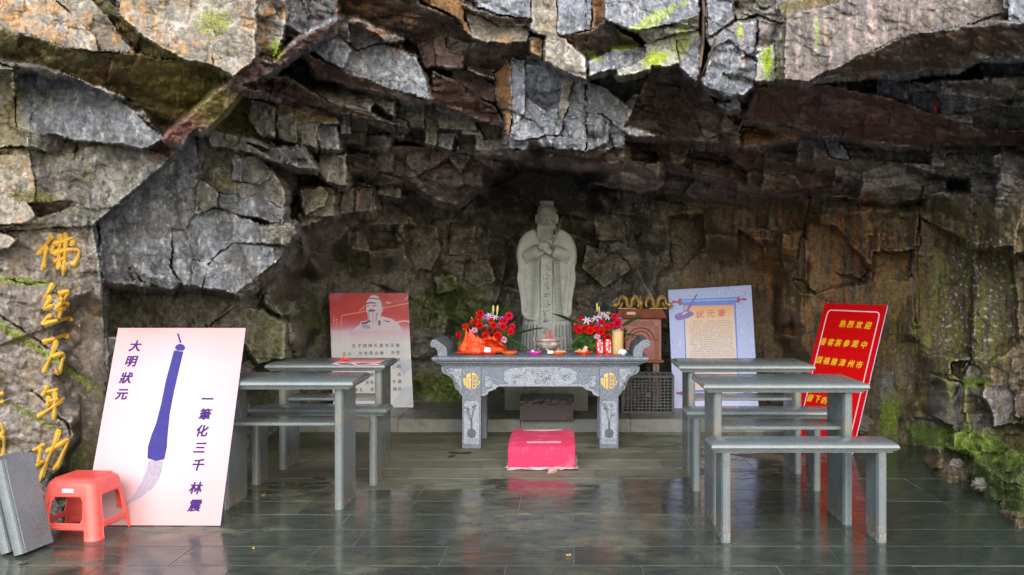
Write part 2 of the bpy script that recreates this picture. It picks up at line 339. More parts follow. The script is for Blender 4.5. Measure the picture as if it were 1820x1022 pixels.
CR = {'A': (0,0,2.839), 'B': (600,0,2.839), 'C': (1180,0,2.839), 'D': (0,330,2.839), 'F': (600,330,2.839),
      'G': (1180,330,2.839), 'H': (1180,662,2.839), 'Z': (430,150,3.714), 'Q': (1560,640,3.931), 'P': (0,0,1.0)}
g, wl, dk, ma, ol, ru, bk, pk, li, gd = 1,2,3,4,5,6,7,8,9,10
UP = (.05,-.93,.25); FR = (0,-1,.05); DN = (.0,-.45,-.9)
BL = [
 # upper left slope
 ('A', [(-860,-860),(280,-860),(280,0),(470,170),(500,260),(330,240),(200,190),(0,140),(-860,100)], (-.1,-.92,.2), 4.95, wl, .35),
 ('A', [(280,0),(280,-860),(470,-860),(480,0),(640,210),(690,270),(500,250),(470,170)], (.35,-.9,.1), 5.0, wl, .4),
 ('A', [(470,0),(470,-860),(560,-860),(560,0),(720,180),(900,300),(950,370),(690,270),(640,200)], (-.35,-.75,-.4), 5.1, ol, .5),
 ('A', [(560,-860),(1290,-860),(1300,160),(1290,290),(1180,390),(1080,330),(900,290),(720,180),(600,80)], (.12,-.9,.28), 4.72, wl, .3),
 ('A', [(1080,140),(1150,110),(1290,150),(1285,300),(1180,390),(1070,330)], (-.2,-.95,.1), 4.65, wl, .3),
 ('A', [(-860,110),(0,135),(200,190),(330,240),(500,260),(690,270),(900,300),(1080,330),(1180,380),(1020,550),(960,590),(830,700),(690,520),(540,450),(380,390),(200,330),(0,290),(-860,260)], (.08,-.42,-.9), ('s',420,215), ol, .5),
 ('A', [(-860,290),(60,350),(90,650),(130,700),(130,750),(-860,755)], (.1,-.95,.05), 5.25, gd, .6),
 ('A', [(1290,-860),(1420,-860),(1440,120),(1390,310),(1290,290)], (-.5,-.85,0), 5.0, wl, .7),
 ('A', [(1440,-860),(1780,-860),(1780,10),(1700,110),(1560,180),(1450,120)], (.1,-.95,.1), 5.5, g, .8),
 ('A', [(1290,300),(1380,310),(1500,190),(1720,90),(1600,210),(1250,440),(1080,620),(940,730),(820,705),(1000,540),(1160,400)], (.45,-.7,-.5), 4.85, ma, .35),
 ('A', [(65,350),(200,360),(380,400),(540,470),(680,560),(760,640),(830,700),(740,745),(500,720),(300,685),(85,655)], (-.06,-.95,.25), 5.18, g, .22),
 ('A', [(-860,755),(160,740),(300,790),(500,725),(740,748),(880,800),(620,1010),(470,1190),(180,1215),(0,1230),(-860,1230)], (.1,-.97,.12), 5.28, gd, .45),
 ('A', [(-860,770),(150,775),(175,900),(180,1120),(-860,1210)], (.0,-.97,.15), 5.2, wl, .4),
 ('D', [(135,90),(370,70),(360,110),(190,160)], (0,-.5,-.8), 5.3, dk, .3),
 # the big leaning block of the left wall
 ('D', [(470,195),(700,0),(860,-140),(990,-290),(1000,-120),(990,0),(985,150),(930,230),(870,215),(860,400),(905,490),(860,525),(700,480),(650,400),(680,480),(520,475),(480,300)], (.18,-.95,.12), 5.62, g, .22),
 ('D', [(640,405),(720,440),(860,460),(905,480),(870,528),(760,500),(690,460)], (-.05,-.8,-.55), 5.5, g, .3),
 ('D', [(865,215),(930,235),(985,150),(1080,110),(1200,150),(1310,200),(1310,290),(1170,290),(1050,390),(1015,510),(915,490),(865,400)], (.05,-.97,.1), 5.68, g, .25),
 ('D', [(965,370),(1050,390),(1015,512),(960,495)], (.45,-.85,.1), 5.62, g, .2),
 ('D', [(1050,395),(1170,290),(1440,300),(1430,360),(1200,550),(1020,508)], (.22,-.93,.1), 5.7, g, .25),
 ('D', [(1430,355),(1445,385),(1210,560),(1195,545)], (.7,-.6,-.4), 5.8, dk, .2),
 ('D', [(1310,210),(1490,195),(1495,270),(1440,300),(1315,290)], (.05,-.97,.1), 5.6, gd, .25),
 ('D', [(1100,30),(1330,60),(1430,110),(1425,205),(1310,170),(1190,140),(1100,110)], (.1,-.9,.2), 5.75, g, .35),
 ('D', [(990,-290),(1100,-210),(1360,-100),(1440,30),(1430,110),(1330,60),(1100,30),(1000,-40)], (.1,-.95,.1), 5.85, gd, .5),
 ('A', [(1165,800),(1310,810),(1360,900),(1300,940),(1170,910)], (.05,-.95,.1), 5.75, g, .25),
 ('A', [(1050,650),(1250,690),(1590,850),(1450,830),(1240,760),(1060,735)], (.05,-.9,.2), 5.7, gd, .35),
 ('A', [(1230,455),(1560,520),(1780,610),(1600,650),(1600,740),(1250,690),(1050,650)], (.1,-.95,-.1), 6.0, ol, .45),
 ('D', [(520,480),(860,530),(1020,510),(1190,560),(1060,700),(1040,760),(520,760)], (.1,-.97,.05), 6.35, gd, .35),
 ('D', [(1200,590),(1440,690),(1440,870),(1300,900),(1200,760),(1060,705)], (.2,-.95,.1), 6.5, pk, .4),
 ('D', [(1455,690),(1530,700),(1530,800),(1450,800)], (.1,-.95,.2), 6.9, pk, .3),
 ('D', [(1530,680),(1580,680),(1605,750),(1590,850),(1540,870),(1500,860),(1530,790)], (.4,-.85,.2), 7.1, gd, .3),
 ('D', [(1500,150),(1620,10),(1695,45),(1645,165),(1530,205)], (.1,-.93,.2), 6.75, gd, .5),
 ('D', [(1445,300),(1515,215),(1535,330),(1500,420),(1400,445)], (.2,-.95,.1), 6.25, gd, .5),
 ('D', [(1300,490),(1440,445),(1505,425),(1480,640),(1420,665),(1330,590)], (.25,-.93,.1), 6.7, gd, .6),
 ('D', [(1505,430),(1565,500),(1580,555),(1485,575)], (.1,-.93,.25), 7.1, pk, .4),
 ('F', [(330,190),(500,205),(525,330),(470,425),(345,400)], (.1,-.95,.15), 8.95, 11, .7),
 ('F', [(480,462),(600,450),(612,520),(500,552)], (0,-.93,.3), 8.85, gd, .5),
 ('F', [(60,345),(150,330),(165,420),(70,432)], (.1,-.95,.1), 8.6, 11, .6),
 ('F', [(1250,300),(1400,320),(1480,420),(1350,520),(1230,420)], (-.15,-.95,.1), 9.28, 11, 1.0),
 ('F', [(560,180),(700,200),(690,330),(560,350)], (0,-.95,.15), 9.1, 11, .7),
 ('F', [(150,200),(310,190),(300,310),(160,320)], (.1,-.95,.15), 8.75, 11, .7),
 ('F', [(640,380),(760,370),(800,480),(700,520),(640,470)], (-.1,-.95,.1), 9.1, 11, .7),
 ('F', [(1290,130),(1500,150),(1480,280),(1300,270)], (-.1,-.9,-.2), 9.2, 11, 1.0),
 ('G', [(20,150),(200,140),(210,300),(100,420),(30,380)], (-.1,-.95,.1), 8.95, 11, .7),
 # the inscribed rock at the left
 ('D', [(-860,225),(0,230),(170,215),(470,200),(480,300),(500,450),(520,700),(550,850),(530,1022),(560,2000),(-860,2000)], (.16,-.96,.12), ('d',150,700,5.22), 12, .42),
 ('D', [(-860,240),(20,235),(90,275),(40,320),(-860,330)], (.0,-.9,.3), 5.08, wl, .3),
 # ceiling, left of the middle
 ('Z', [(0,0),(300,-60),(560,110),(760,180),(1080,260),(1090,290),(940,250),(730,215),(560,160),(380,130),(200,60),(60,30)], (-.1,-.5,-.8), 5.9, ma, .5),
 ('B', [(60,230),(200,205),(300,240),(400,290),(440,380),(470,505),(440,492),(230,440),(25,355)], (-.08,-.95,.2), 5.72, g, .22),
 ('B', [(60,120),(200,170),(230,210),(100,250),(60,235)], (-.1,-.9,-.3), 5.75, g, .3),
 ('A', [(1550,240),(1640,200),(1700,180),(1770,250),(1730,345),(1640,310)], (0,-.93,.25), 5.5, g, .25),
 ('A', [(1500,245),(1640,310),(1730,350),(1860,400),(2040,470),(2140,500),(2030,505),(1960,480),(1817,450),(1600,380)], (-.05,-.5,-.85), ('d',1600,320,5.55), ma, .3),
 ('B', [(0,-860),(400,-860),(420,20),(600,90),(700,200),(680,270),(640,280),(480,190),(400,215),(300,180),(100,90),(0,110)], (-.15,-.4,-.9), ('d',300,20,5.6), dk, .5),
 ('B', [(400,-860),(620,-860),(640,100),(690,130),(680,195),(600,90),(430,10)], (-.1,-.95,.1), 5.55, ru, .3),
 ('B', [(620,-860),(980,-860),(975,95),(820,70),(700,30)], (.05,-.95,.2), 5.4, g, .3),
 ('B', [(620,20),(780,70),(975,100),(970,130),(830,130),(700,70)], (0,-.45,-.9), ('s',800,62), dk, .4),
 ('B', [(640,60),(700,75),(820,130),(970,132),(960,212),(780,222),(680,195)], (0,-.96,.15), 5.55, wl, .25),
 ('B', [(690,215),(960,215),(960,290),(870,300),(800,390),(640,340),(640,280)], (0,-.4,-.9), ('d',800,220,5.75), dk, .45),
 ('B', [(980,-860),(1100,-860),(1105,160),(1180,240),(1252,285),(1252,400),(1190,392),(1040,325),(1045,180),(980,150)], (-.25,-.93,.12), 5.3, wl, .2),
 ('B', [(972,190),(1035,188),(1032,305),(975,265)], (.1,-.95,.1), 5.45, ru, .25),
 ('B', [(1100,-860),(1280,-860),(1282,150),(1120,182),(1105,160)], (-.05,-.97,.15), 5.32, g, .18),
 ('B', [(1282,-860),(1355,-860),(1350,100),(1285,152)], (.75,-.6,0), 5.35, ru, .2),
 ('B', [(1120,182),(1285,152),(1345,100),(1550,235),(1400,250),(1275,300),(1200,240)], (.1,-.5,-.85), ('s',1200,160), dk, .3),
 ('B', [(1358,-860),(1817,-860),(1817,60),(1700,120),(1510,155),(1345,95)], (.1,-.92,.28), 5.2, g, .2),
 ('B', [(1510,155),(1700,120),(1817,60),(1817,150),(1700,190),(1560,222)], (-.1,-.6,-.75), 5.3, gd, .7),
 ('B', [(1275,300),(1400,250),(1552,238),(1555,300),(1400,350),(1260,385)], (.05,-.95,.2), 5.36, g, .15),
 ('B', [(1555,222),(1700,170),(1817,155),(1830,340),(1720,320),(1560,352),(1408,385),(1410,352),(1550,300)], (.0,-.93,.25), 5.32, li, .2),
 ('B', [(1262,387),(1405,355),(1410,390),(1550,360),(1720,325),(1800,430),(1700,480),(1500,480),(1450,520),(1350,440)], (0,-.5,-.85), ('s',1330,372), gd, .4),
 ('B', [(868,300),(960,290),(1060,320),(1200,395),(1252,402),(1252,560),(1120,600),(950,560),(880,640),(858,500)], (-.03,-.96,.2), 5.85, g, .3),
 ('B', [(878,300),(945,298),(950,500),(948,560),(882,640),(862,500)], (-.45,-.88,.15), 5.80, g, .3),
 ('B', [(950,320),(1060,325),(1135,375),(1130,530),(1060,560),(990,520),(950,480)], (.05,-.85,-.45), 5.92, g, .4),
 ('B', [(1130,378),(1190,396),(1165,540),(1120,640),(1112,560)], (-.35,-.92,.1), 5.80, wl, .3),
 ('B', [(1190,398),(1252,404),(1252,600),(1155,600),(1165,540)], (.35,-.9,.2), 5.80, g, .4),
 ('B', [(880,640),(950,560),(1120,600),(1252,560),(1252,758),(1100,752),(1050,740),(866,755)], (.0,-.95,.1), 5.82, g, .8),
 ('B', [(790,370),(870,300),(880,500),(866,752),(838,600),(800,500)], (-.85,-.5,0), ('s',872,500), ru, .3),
 ('B', [(1254,400),(1330,430),(1500,560),(1640,660),(1600,725),(1480,690),(1330,570),(1254,560)], (.15,-.93,.25), 5.82, g, .2),
 ('B', [(900,650),(1000,590),(1140,600),(1120,680),(960,700),(890,720)], (0,-.85,.5), 5.74, g, .5),
 ('B', [(1150,610),(1250,580),(1250,700),(1160,690)], (.25,-.9,.3), 5.76, g, .5),
 ('B', [(870,712),(960,705),(1120,685),(1250,705),(1250,756),(1100,748),(870,752)], (0,-.8,-.55), 5.80, g, .7),
 ('B', [(1254,560),(1330,570),(1480,690),(1520,720),(1400,742),(1254,758)], (.1,-.9,.1), 5.9, g, .8),
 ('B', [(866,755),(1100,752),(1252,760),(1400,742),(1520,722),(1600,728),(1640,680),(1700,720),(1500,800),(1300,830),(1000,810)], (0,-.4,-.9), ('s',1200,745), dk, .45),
 ('B', [(408,208),(488,195),(490,340),(430,342)], (-.2,-.95,.1), 5.85, ma, .2),
 ('B', [(490,192),(542,188),(546,250),(640,278),(632,344),(490,338)], (.05,-.97,.1), 5.78, ma, .18),
 ('B', [(580,350),(640,345),(795,425),(798,525),(700,480),(580,440)], (.15,-.95,.1), 6.05, ma, .2),
 ('B', [(478,360),(580,400),(700,480),(798,540),(850,660),(700,600),(560,540),(475,505)], (-.1,-.5,-.85), 6.1, ma, .8),
 ('Z', [(850,170),(880,110),(960,190),(1095,240),(1095,290),(850,185)], (0,-.95,.1), 6.35, g, .2),
 ('Z', [(1205,120),(1280,130),(1285,400),(1205,390)], (-.05,-.95,.1), 6.5, gd, .3),
 ('Z', [(1290,300),(1410,320),(1385,435),(1300,415)], (-.05,-.93,.2), 6.6, g, .25),
 ('Z', [(1290,180),(1555,230),(1560,310),(1290,290)], (-.05,-.95,.1), 6.45, gd, .3),
 ('Z', [(1430,330),(1540,340),(1530,470),(1430,460)], (0,-.95,.1), 6.9, gd, .3),
 ('Z', [(500,265),(620,260),(640,430),(520,420)], (-.1,-.9,.25), 6.1, g, .25),
 ('Z', [(630,205),(725,200),(725,330),(650,330)], (.1,-.93,.2), 6.2, g, .3),
 ('Z', [(360,270),(500,250),(500,420),(380,400)], (.1,-.9,.2), 6.0, gd, .3),
 ('Z', [(510,460),(690,465),(690,665),(560,650),(500,570)], (.05,-.95,.1), 6.35, gd, .3),
 ('Z', [(690,460),(890,480),(885,575),(700,575)], (0,-.8,-.5), 6.7, dk, .4),
 ('Z', [(660,670),(870,680),(875,850),(640,850)], (.05,-.95,.1), 7.2, gd, .3),
 ('Z', [(480,660),(610,690),(605,880),(450,860)], (.3,-.9,.1), 6.6, gd, .3),
 ('Z', [(700,430),(1060,400),(1300,430),(1600,480),(1740,530),(1760,620),(1560,680),(1400,800),(1280,760),(1100,650),(900,570),(850,480)], (-.05,-.62,-.75), 7.1, pk, .9),
 ('Z', [(60,40),(200,65),(380,135),(560,165),(620,200),(450,190),(300,140),(90,95)], (-.1,-.6,-.75), 6.05, pk, .8),
 ('Z', [(230,190),(360,180),(360,390),(240,370),(220,280)], (.1,-.95,.15), 5.95, gd, .4),
 ('Z', [(60,90),(220,150),(220,360),(120,340),(40,240)], (.15,-.95,.05), 5.9, gd, .45),
 ('Z', [(820,235),(1060,300),(1060,355),(830,330)], (0,-.95,.05), 6.5, gd, .5),
 ('Z', [(1560,240),(1725,290),(1735,360),(1600,350)], (-.1,-.9,.1), 6.6, gd, .5),
 ('Z', [(380,700),(520,670),(570,720),(540,800),(420,860),(390,790)], (.2,-.9,.25), 6.45, gd, .4),
 ('Z', [(0,470),(120,480),(185,560),(180,620),(60,665),(0,640)], (.05,-.93,.2), 5.8, gd, .35),
 ('Z', [(740,690),(860,680),(860,830),(745,850)], (.05,-.95,.15), 7.15, pk, .4),
 ('Z', [(900,660),(1060,680),(1050,740),(880,730)], (.0,-.95,.1), 7.4, gd, .5),
 ('Z', [(0,370),(160,420),(400,410),(490,560),(380,555),(190,470)], (-.1,-.9,.2), 5.8, g, .4),
 # right of the middle
 ('C', [(205,-860),(350,-860),(352,100),(215,192)], (.05,-.96,.2), 5.28, g, .18),
 ('C', [(352,-860),(560,-860),(560,20),(400,100),(360,98)], (0,-.9,-.1), 5.5, gd, .8),
 ('C', [(215,195),(370,110),(465,105),(460,300),(330,200),(240,240)], (.1,-.95,.2), 5.3, g, .2),
 ('C', [(240,240),(330,200),(460,300),(458,440),(400,480),(300,490),(200,430),(190,400)], (0,-.93,.2), 5.35, g, .6),
 ('C', [(60,200),(195,190),(180,350),(160,430),(80,340)], (-.25,-.9,.2), 5.35, g, .3),
 ('C', [(265,520),(380,500),(390,560),(280,550)], (0,-.95,.1), 5.7, g, .2),
 ('C', [(470,95),(610,110),(600,210),(560,222),(470,240)], (.2,-.8,-.4), 5.35, gd, .2),
 ('C', [(466,240),(560,225),(562,405),(462,414)], (0,-.97,.15), 5.22, li, .15),
 ('C', [(566,210),(612,112),(606,400),(564,402)], (-.8,-.55,0), 5.15, ol, .2),
 ('C', [(612,100),(690,60),(900,0),(950,-60),(950,-860),(1705,-860),(1710,60),(1500,130),(1300,160),(1200,180),(1080,240),(900,330),(720,415),(608,395)], (.03,-.95,.22), 4.95, pk, .14),
 ('C', [(1735,-860),(2800,-860),(2800,110),(1735,112)], (0,-.95,.2), 4.92, g, .2),
 ('C', [(570,20),(900,-60),(900,0),(690,60),(600,105)], (0,-.85,.4), 5.15, ol, .3),
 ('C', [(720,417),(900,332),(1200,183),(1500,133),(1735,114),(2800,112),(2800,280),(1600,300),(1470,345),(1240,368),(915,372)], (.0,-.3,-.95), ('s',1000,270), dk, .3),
 ('C', [(915,376),(1070,373),(1075,470),(920,450)], (0,-.96,.1), 6.1, gd, .15),
 ('C', [(1085,378),(1235,375),(1235,502),(1080,490)], (.05,-.96,.1), 6.0, g, .15),
 ('C', [(1245,372),(1470,350),(1590,305),(1610,400),(1245,412)], (0,-.9,.2), 6.15, gd, .5),
 ('C', [(1600,300),(1817,288),(2800,290),(2800,372),(1600,385)], (0,-.95,.1), 6.0, g, .4),
 ('C', [(1240,460),(1400,470),(1395,575),(1250,545)], (.0,-.96,.15), 6.05, g, .15),
 ('C', [(1402,470),(1590,500),(1575,552),(1450,580),(1402,575)], (.05,-.96,.15), 6.0, g, .15),
 ('C', [(460,440),(720,420),(900,440),(1230,520),(1400,595),(1700,660),(1900,680),(2800,690),(2800,745),(1200,730),(800,690),(600,620),(400,620)], (0,-.35,-.93), ('d',760,430,5.6), ma, .35),
 ('C', [(1560,545),(1700,540),(2800,560),(2800,665),(1560,650)], (0,-.95,.1), 6.2, gd, .35),
 ('C', [(390,640),(690,655),(700,700),(400,745)], (0,-.95,.1), 6.6, ru, .4),
 ('C', [(800,700),(870,690),(935,760),(930,812),(830,790)], (-.2,-.93,.2), 6.7, g, .3),
 ('C', [(1050,740),(1350,740),(1350,830),(1060,812)], (0,-.95,.1), 7.0, gd, .4),
 ('C', [(1420,770),(1665,770),(1665,862),(1420,835)], (0,-.95,.1), 6.7, gd, .4),
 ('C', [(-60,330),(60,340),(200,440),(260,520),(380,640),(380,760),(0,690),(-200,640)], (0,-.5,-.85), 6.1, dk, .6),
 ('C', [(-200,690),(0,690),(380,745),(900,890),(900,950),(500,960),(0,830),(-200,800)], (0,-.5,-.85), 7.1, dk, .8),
 # right wall
 ('G', [(740,200),(870,200),(960,310),(1020,370),(1035,430),(1025,500),(860,520),(760,542),(705,470),(710,300)], (-.15,-.95,.1), 7.95, 11, .25),
 ('G', [(600,240),(705,220),(710,470),(620,460),(585,340)], (.1,-.95,.1), 8.15, 11, .3),
 ('G', [(610,460),(700,480),(770,545),(700,540)], (0,-.8,-.5), 8.1, 11, .2),
 ('G', [(1045,330),(1260,330),(1240,480),(1045,490)], (-.1,-.95,.1), 7.55, 11, .45),
 ('G', [(370,210),(500,300),(505,500),(370,505)], (-.1,-.97,.0), 8.6, 11, .3),
 ('G', [(1290,160),(1540,280),(1550,540),(1550,860),(1280,850)], (-.3,-.93,.1), 7.05, 11, .35),
 ('G', [(1560,330),(1760,300),(1790,800),(1640,900),(1560,850)], (-.35,-.9,.1), 6.55, 11, .35),
 ('Q', [(510,0),(600,0),(575,130),(520,90)], (-.1,-.9,.3), 6.7, 11, .3),
 ('Q', [(610,0),(720,60),(730,120),(640,145),(578,140)], (-.3,-.9,.3), 6.5, pk, .3),
 ('Q', [(370,100),(560,140),(600,160),(600,440),(540,480),(400,400),(340,380)], (-.2,-.93,.2), 6.5, pk, .35),
 ('Q', [(610,165),(740,170),(735,260),(800,460),(700,480),(610,430)], (-.2,-.93,.2), 6.25, dk, .35),
 ('Q', [(745,170),(900,180),(960,240),(950,340),(900,450),(820,465),(770,300),(735,260)], (-.3,-.9,.25), 5.95, pk, .3),
 ('Q', [(960,200),(1300,190),(1300,420),(960,400)], (-.3,-.9,.2), 5.75, dk, .3),
 ('Q', [(0,110),(110,90),(120,290),(0,330)], (.1,-.95,.1), 7.2, pk, .3),
 ('Q', [(920,860),(1000,760),(1300,730),(1300,1000),(1000,880)], (-.3,-.8,.5), 5.25, pk, .3),
 ('Q', [(500,520),(900,440),(1300,430),(1300,740),(1000,770),(930,860),(700,700),(480,610)], (-.3,-.75,.6), ('d',700,600,6.12), ol, .8),
 ('Q', [(240,390),(520,450),(540,600),(250,600)], (-.1,-.85,.5), 6.85, gd, .4),
]
def inpoly(X, Y, P):
    r = np.zeros(X.shape, bool); n = len(P)
    for i in range(n):
        x1, y1 = P[i]; x2, y2 = P[(i+1) % n]
        if y1 == y2: continue
        c = ((y1 > Y) != (y2 > Y)) & (X < (x2-x1)*(Y-y1)/(y2-y1)+x1)
        r ^= c
    return r
wide = fbm(PX/90, PY/90, 3, 5)
for k, (cr, pts, n, anc, code, amp) in enumerate(BL):
    ox, oy, s = CR[cr]
    P = [(ox+x/s, oy+y/s) for x, y in pts]
    ax_ = np.array([p[0] for p in P]); ay_ = np.array([p[1] for p in P])
    inx = np.nonzero((xs > ax_.min()-14) & (xs < ax_.max()+14))[0]; iny = np.nonzero((ys > ay_.min()-14) & (ys < ay_.max()+14))[0]
    if len(inx) == 0 or len(iny) == 0: continue
    sl = (slice(iny[0], iny[-1]+1), slice(inx[0], inx[-1]+1))
    m = inpoly(wx[sl], wy[sl], P)
    if isinstance(anc, tuple):
        qx, qy = ox+anc[1]/s, oy+anc[2]/s
        if anc[0] == 's':
            d0 = D[np.argmin(abs(ys-qy)), np.argmin(abs(xs-qx))] + .01
        else: d0 = anc[3]
    else:
        qx, qy = np.clip(ax_, -20, 1840).mean(), np.clip(ay_, -10, 1000).mean(); d0 = anc
    rx, rz = (PX[sl]-VX)/FPX, -(PY[sl]-VY)/FPX
    nd0 = n[0]*(qx-VX)/FPX + n[1] - n[2]*(qy-VY)/FPX
    nd = n[0]*rx + n[1] + n[2]*rz
    nd = np.minimum(nd, -.12)
    dd = d0*nd0/nd
    dd = np.clip(dd, d0-.5, d0+1.1)
    D[sl] = np.where(m, dd, D[sl]); AMP[sl] = np.where(m, amp, AMP[sl]); CODE[sl] = np.where(m, code, CODE[sl]); BLK[sl] = np.where(m, k+1, BLK[sl])

# blocks are broken off, not cut out: every step keeps a sloping broken face of its own
slope = .030 + .030*(1+fbm(PX/40, PY/40, 3, 151)*1.6).clip(.2, 2)
slope = slope*np.where((PX < -14) | (PX > 1834) | (PY < -14), 6, 1)
def slope_limit(n=6):
    global D
    for it in range(n):
        E = D.copy()
        E[1:] = np.minimum(E[1:], D[:-1]+slope[1:]*1.9*.8); E[:-1] = np.minimum(E[:-1], D[1:]+slope[:-1]*1.9)
        E[:,1:] = np.minimum(E[:,1:], D[:,:-1]+slope[:,1:]*1.9); E[:,:-1] = np.minimum(E[:,:-1], D[:,1:]+slope[:,:-1]*1.9)
        D = E
slope_limit()
# cracks along the joints between blocks
e = np.zeros_like(D)
e[:, 1:] = np.maximum(e[:, 1:], BLK[:, 1:] != BLK[:, :-1]); e[1:, :] = np.maximum(e[1:, :], BLK[1:, :] != BLK[:-1, :])
crackn = smooth(-.15, .35, fbm(PX/60, PY/60, 2, 77))
D = D + .05*e*crackn
inb = (BLK > 0)
flat = np.isin(CODE, [wl, g, li]) & (AMP < .5)
AMP = AMP + .10*flat
D = D + np.where(inb, dl*AMP*.40, 0)
D = D + .05*AMP*np.where(inb, .5, 1)*edge
D = D + AMP*medium*np.where(flat, .7, 1) + .02*AMP*medge + np.where(flat, .18, .5+.5*AMP)*f3a + np.where(flat, .25, .5+.5*AMP)*f3b
st = fbm((wx*.98+wy*.2)/80, (-wx*.2+wy*.98)/12, 4, 101, .42)
sv = fbm(wx/12, wy/100, 4, 111, .42)
D = D + (.001+.017*AMP**1.5)*((1-vert)*st + vert*sv) + .03*fbm(PX/60, PY/60, 4, 121, .45)*(.3+AMP*.7)
D = D + .0022*fbm(PX/5, PY/5, 2, 131)
# a few long fissures
n_fis = fbm(PX/35, PY/35, 3, 141)
def fissure(pts, wd, dp):
    global D
    for (x1, y1), (x2, y2) in zip(pts[:-1], pts[1:]):
        vx, vy = x2-x1, y2-y1; t = np.clip(((wx-x1)*vx+(wy-y1)*vy)/(vx*vx+vy*vy), 0, 1)
        dd = np.hypot(wx-x1-t*vx+9*wide, wy-y1-t*vy+6*n_fis); D = D + dp*smooth(wd*.55, 0, dd)
for p_, w_, d_ in [([(418,535),(372,580),(380,640)],4,.12), ([(170,395),(185,560),(190,700)],5,.15), ([(0,560),(60,600),(170,690)],5,.07), ([(0,500),(80,505),(120,540)],4,.06),
    ([(60,690),(120,760),(160,840)],5,.08), ([(1455,470),(1530,500),(1545,470)],5,.14), ([(1545,440),(1548,490),(1535,540)],4,.12), ([(1728,520),(1726,640),(1700,700)],5,.18),
    ([(1600,640),(1605,780)],6,.2), ([(1440,340),(1430,400),(1410,500)],5,.14), ([(1010,500),(1140,420),(1220,400)],5,.1), ([(700,400),(760,520),(740,620)],5,.1),
    ([(1640,330),(1620,480),(1630,600)],5,.14), ([(1100,330),(1120,440)],4,.1), ([(1245,0),(1246,60),(1238,150)],2.2,.05), ([(1040,0),(1042,90),(1045,200)],2.5,.06), ([(760,0),(800,60)],3,.06)]:
    fissure(p_, w_, d_)

D = np.where(PX > 1540, np.minimum(D, base_depth(PX, PY)+.16), D)
# keep the rock clear behind the boards that lean on it
cx_w = PX + 55*fbm(PX/90, PY/90, 3, 161); cy_w = PY + 45*fbm(PX/90+30, PY/90, 3, 162)
def clear(x0, x1, y0, y1, fn, sf=70):
    global D
    m = smooth(x0-sf-15, x0-12, cx_w)*smooth(x1+sf+15, x1+12, cx_w)*smooth(y0-sf-15, y0-12, cy_w)*smooth(y1+sf, y1, PY)
    hard = smooth(x0-12, x0-4, PX)*smooth(x1+12, x1+4, PX)*smooth(y0-12, y0-4, PY)*smooth(y1+12, y1, PY)
    m = np.maximum(m, hard)
    need = fn(PX, PY) + .35*(D-base_depth(PX, PY)).clip(-.25, .3) + .09
    D = D + m*np.maximum(0, need-D)
clear(930, 1022, 330, 600, lambda x, y: 9.0+0*x, 40)
clear(575, 748, 506, 740, lambda x, y: 8.85+0*x)
clear(1178, 1358, 500, 740, lambda x, y: 8.80+0*x)
clear(1395, 1590, 526, 825, lambda x, y: 7.95-(x-1395)/195*.62)
clear(150, 450, 566, 960, lambda x, y: 5.40+.25*smooth(150,260,x), 30)
# ---- colour of the stone (its own colour, stains, moss, lichen and some painted light)
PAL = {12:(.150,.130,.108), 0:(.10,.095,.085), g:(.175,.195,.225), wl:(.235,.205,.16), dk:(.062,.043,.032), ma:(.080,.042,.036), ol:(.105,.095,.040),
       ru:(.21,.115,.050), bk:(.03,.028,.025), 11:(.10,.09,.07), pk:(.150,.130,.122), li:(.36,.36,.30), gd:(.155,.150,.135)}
C = np.zeros(D.shape+(3,))
JX = np.clip(np.arange(len(xs))[None, :] + np.round(3.5*fbm(PX/10, PY/10, 3, 501)*2).astype(int), 0, len(xs)-1)
JY = np.clip(np.arange(len(ys))[:, None] + np.round(3.5*fbm(PX/10+60, PY/10, 3, 502)*2).astype(int), 0, len(ys)-1)
CJ = CODE[JY, JX]
for k_, c_ in PAL.items(): C[CJ == k_] = c_
# loose rock: by region
free = (CODE == 0) | (CODE == 11)
def lay(mask, col, amt=1.0):
    global C
    a = np.clip(mask*amt, 0, 1)[..., None]; C = C*(1-a) + np.array(col)*a
def blob(x, y, rx_, ry_, ang=0, soft=.5, nz=.5, ns=40, seed=0):
    c, s = math.cos(ang), math.sin(ang)
    u = ((PX-x)*c+(PY-y)*s)/rx_; v = (-(PX-x)*s+(PY-y)*c)/ry_
    d = 1-np.sqrt(u*u+v*v)
    return smooth(0, soft, d + nz*fbm(PX/ns, PY/ns, 4, 200+seed, .6))
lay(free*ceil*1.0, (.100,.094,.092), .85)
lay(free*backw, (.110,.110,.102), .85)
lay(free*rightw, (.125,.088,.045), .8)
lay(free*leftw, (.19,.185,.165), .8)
n1 = fbm(PX/55, PY/55, 5, 301, .6); n2 = fbm(PX/24+7, PY/24, 5, 302, .62); n3 = fbm(PX/9, PY/9, 4, 303, .6)
nv = fbm(PX/14, PY/140, 5, 304, .6); nv2 = fbm(PX/8+30, PY/90, 4, 305, .6)
lightrock = np.isin(CODE, [g, wl, pk, li, gd])
# per-piece tone; random ceiling faces painted paler to read as lit facets
C = C * (1 + .35*(h1-.5)*np.where(inb, .5, 1.3) + .30*(mh-.5)*AMP)[..., None]
lay(smooth(.45, .75, h2)*free*backw, (.16,.15,.12), .6)
lay(smooth(.45, .6, h2)*free*ceil, (.19,.175,.16), .75)
lay(smooth(.55, .8, mh)*free*ceil, (.21,.195,.18), .6)
lay(smooth(.5, .7, fbm(PX/70, PY/30, 4, 315)+.3)*free*ceil, (.10,.055,.04), .6)
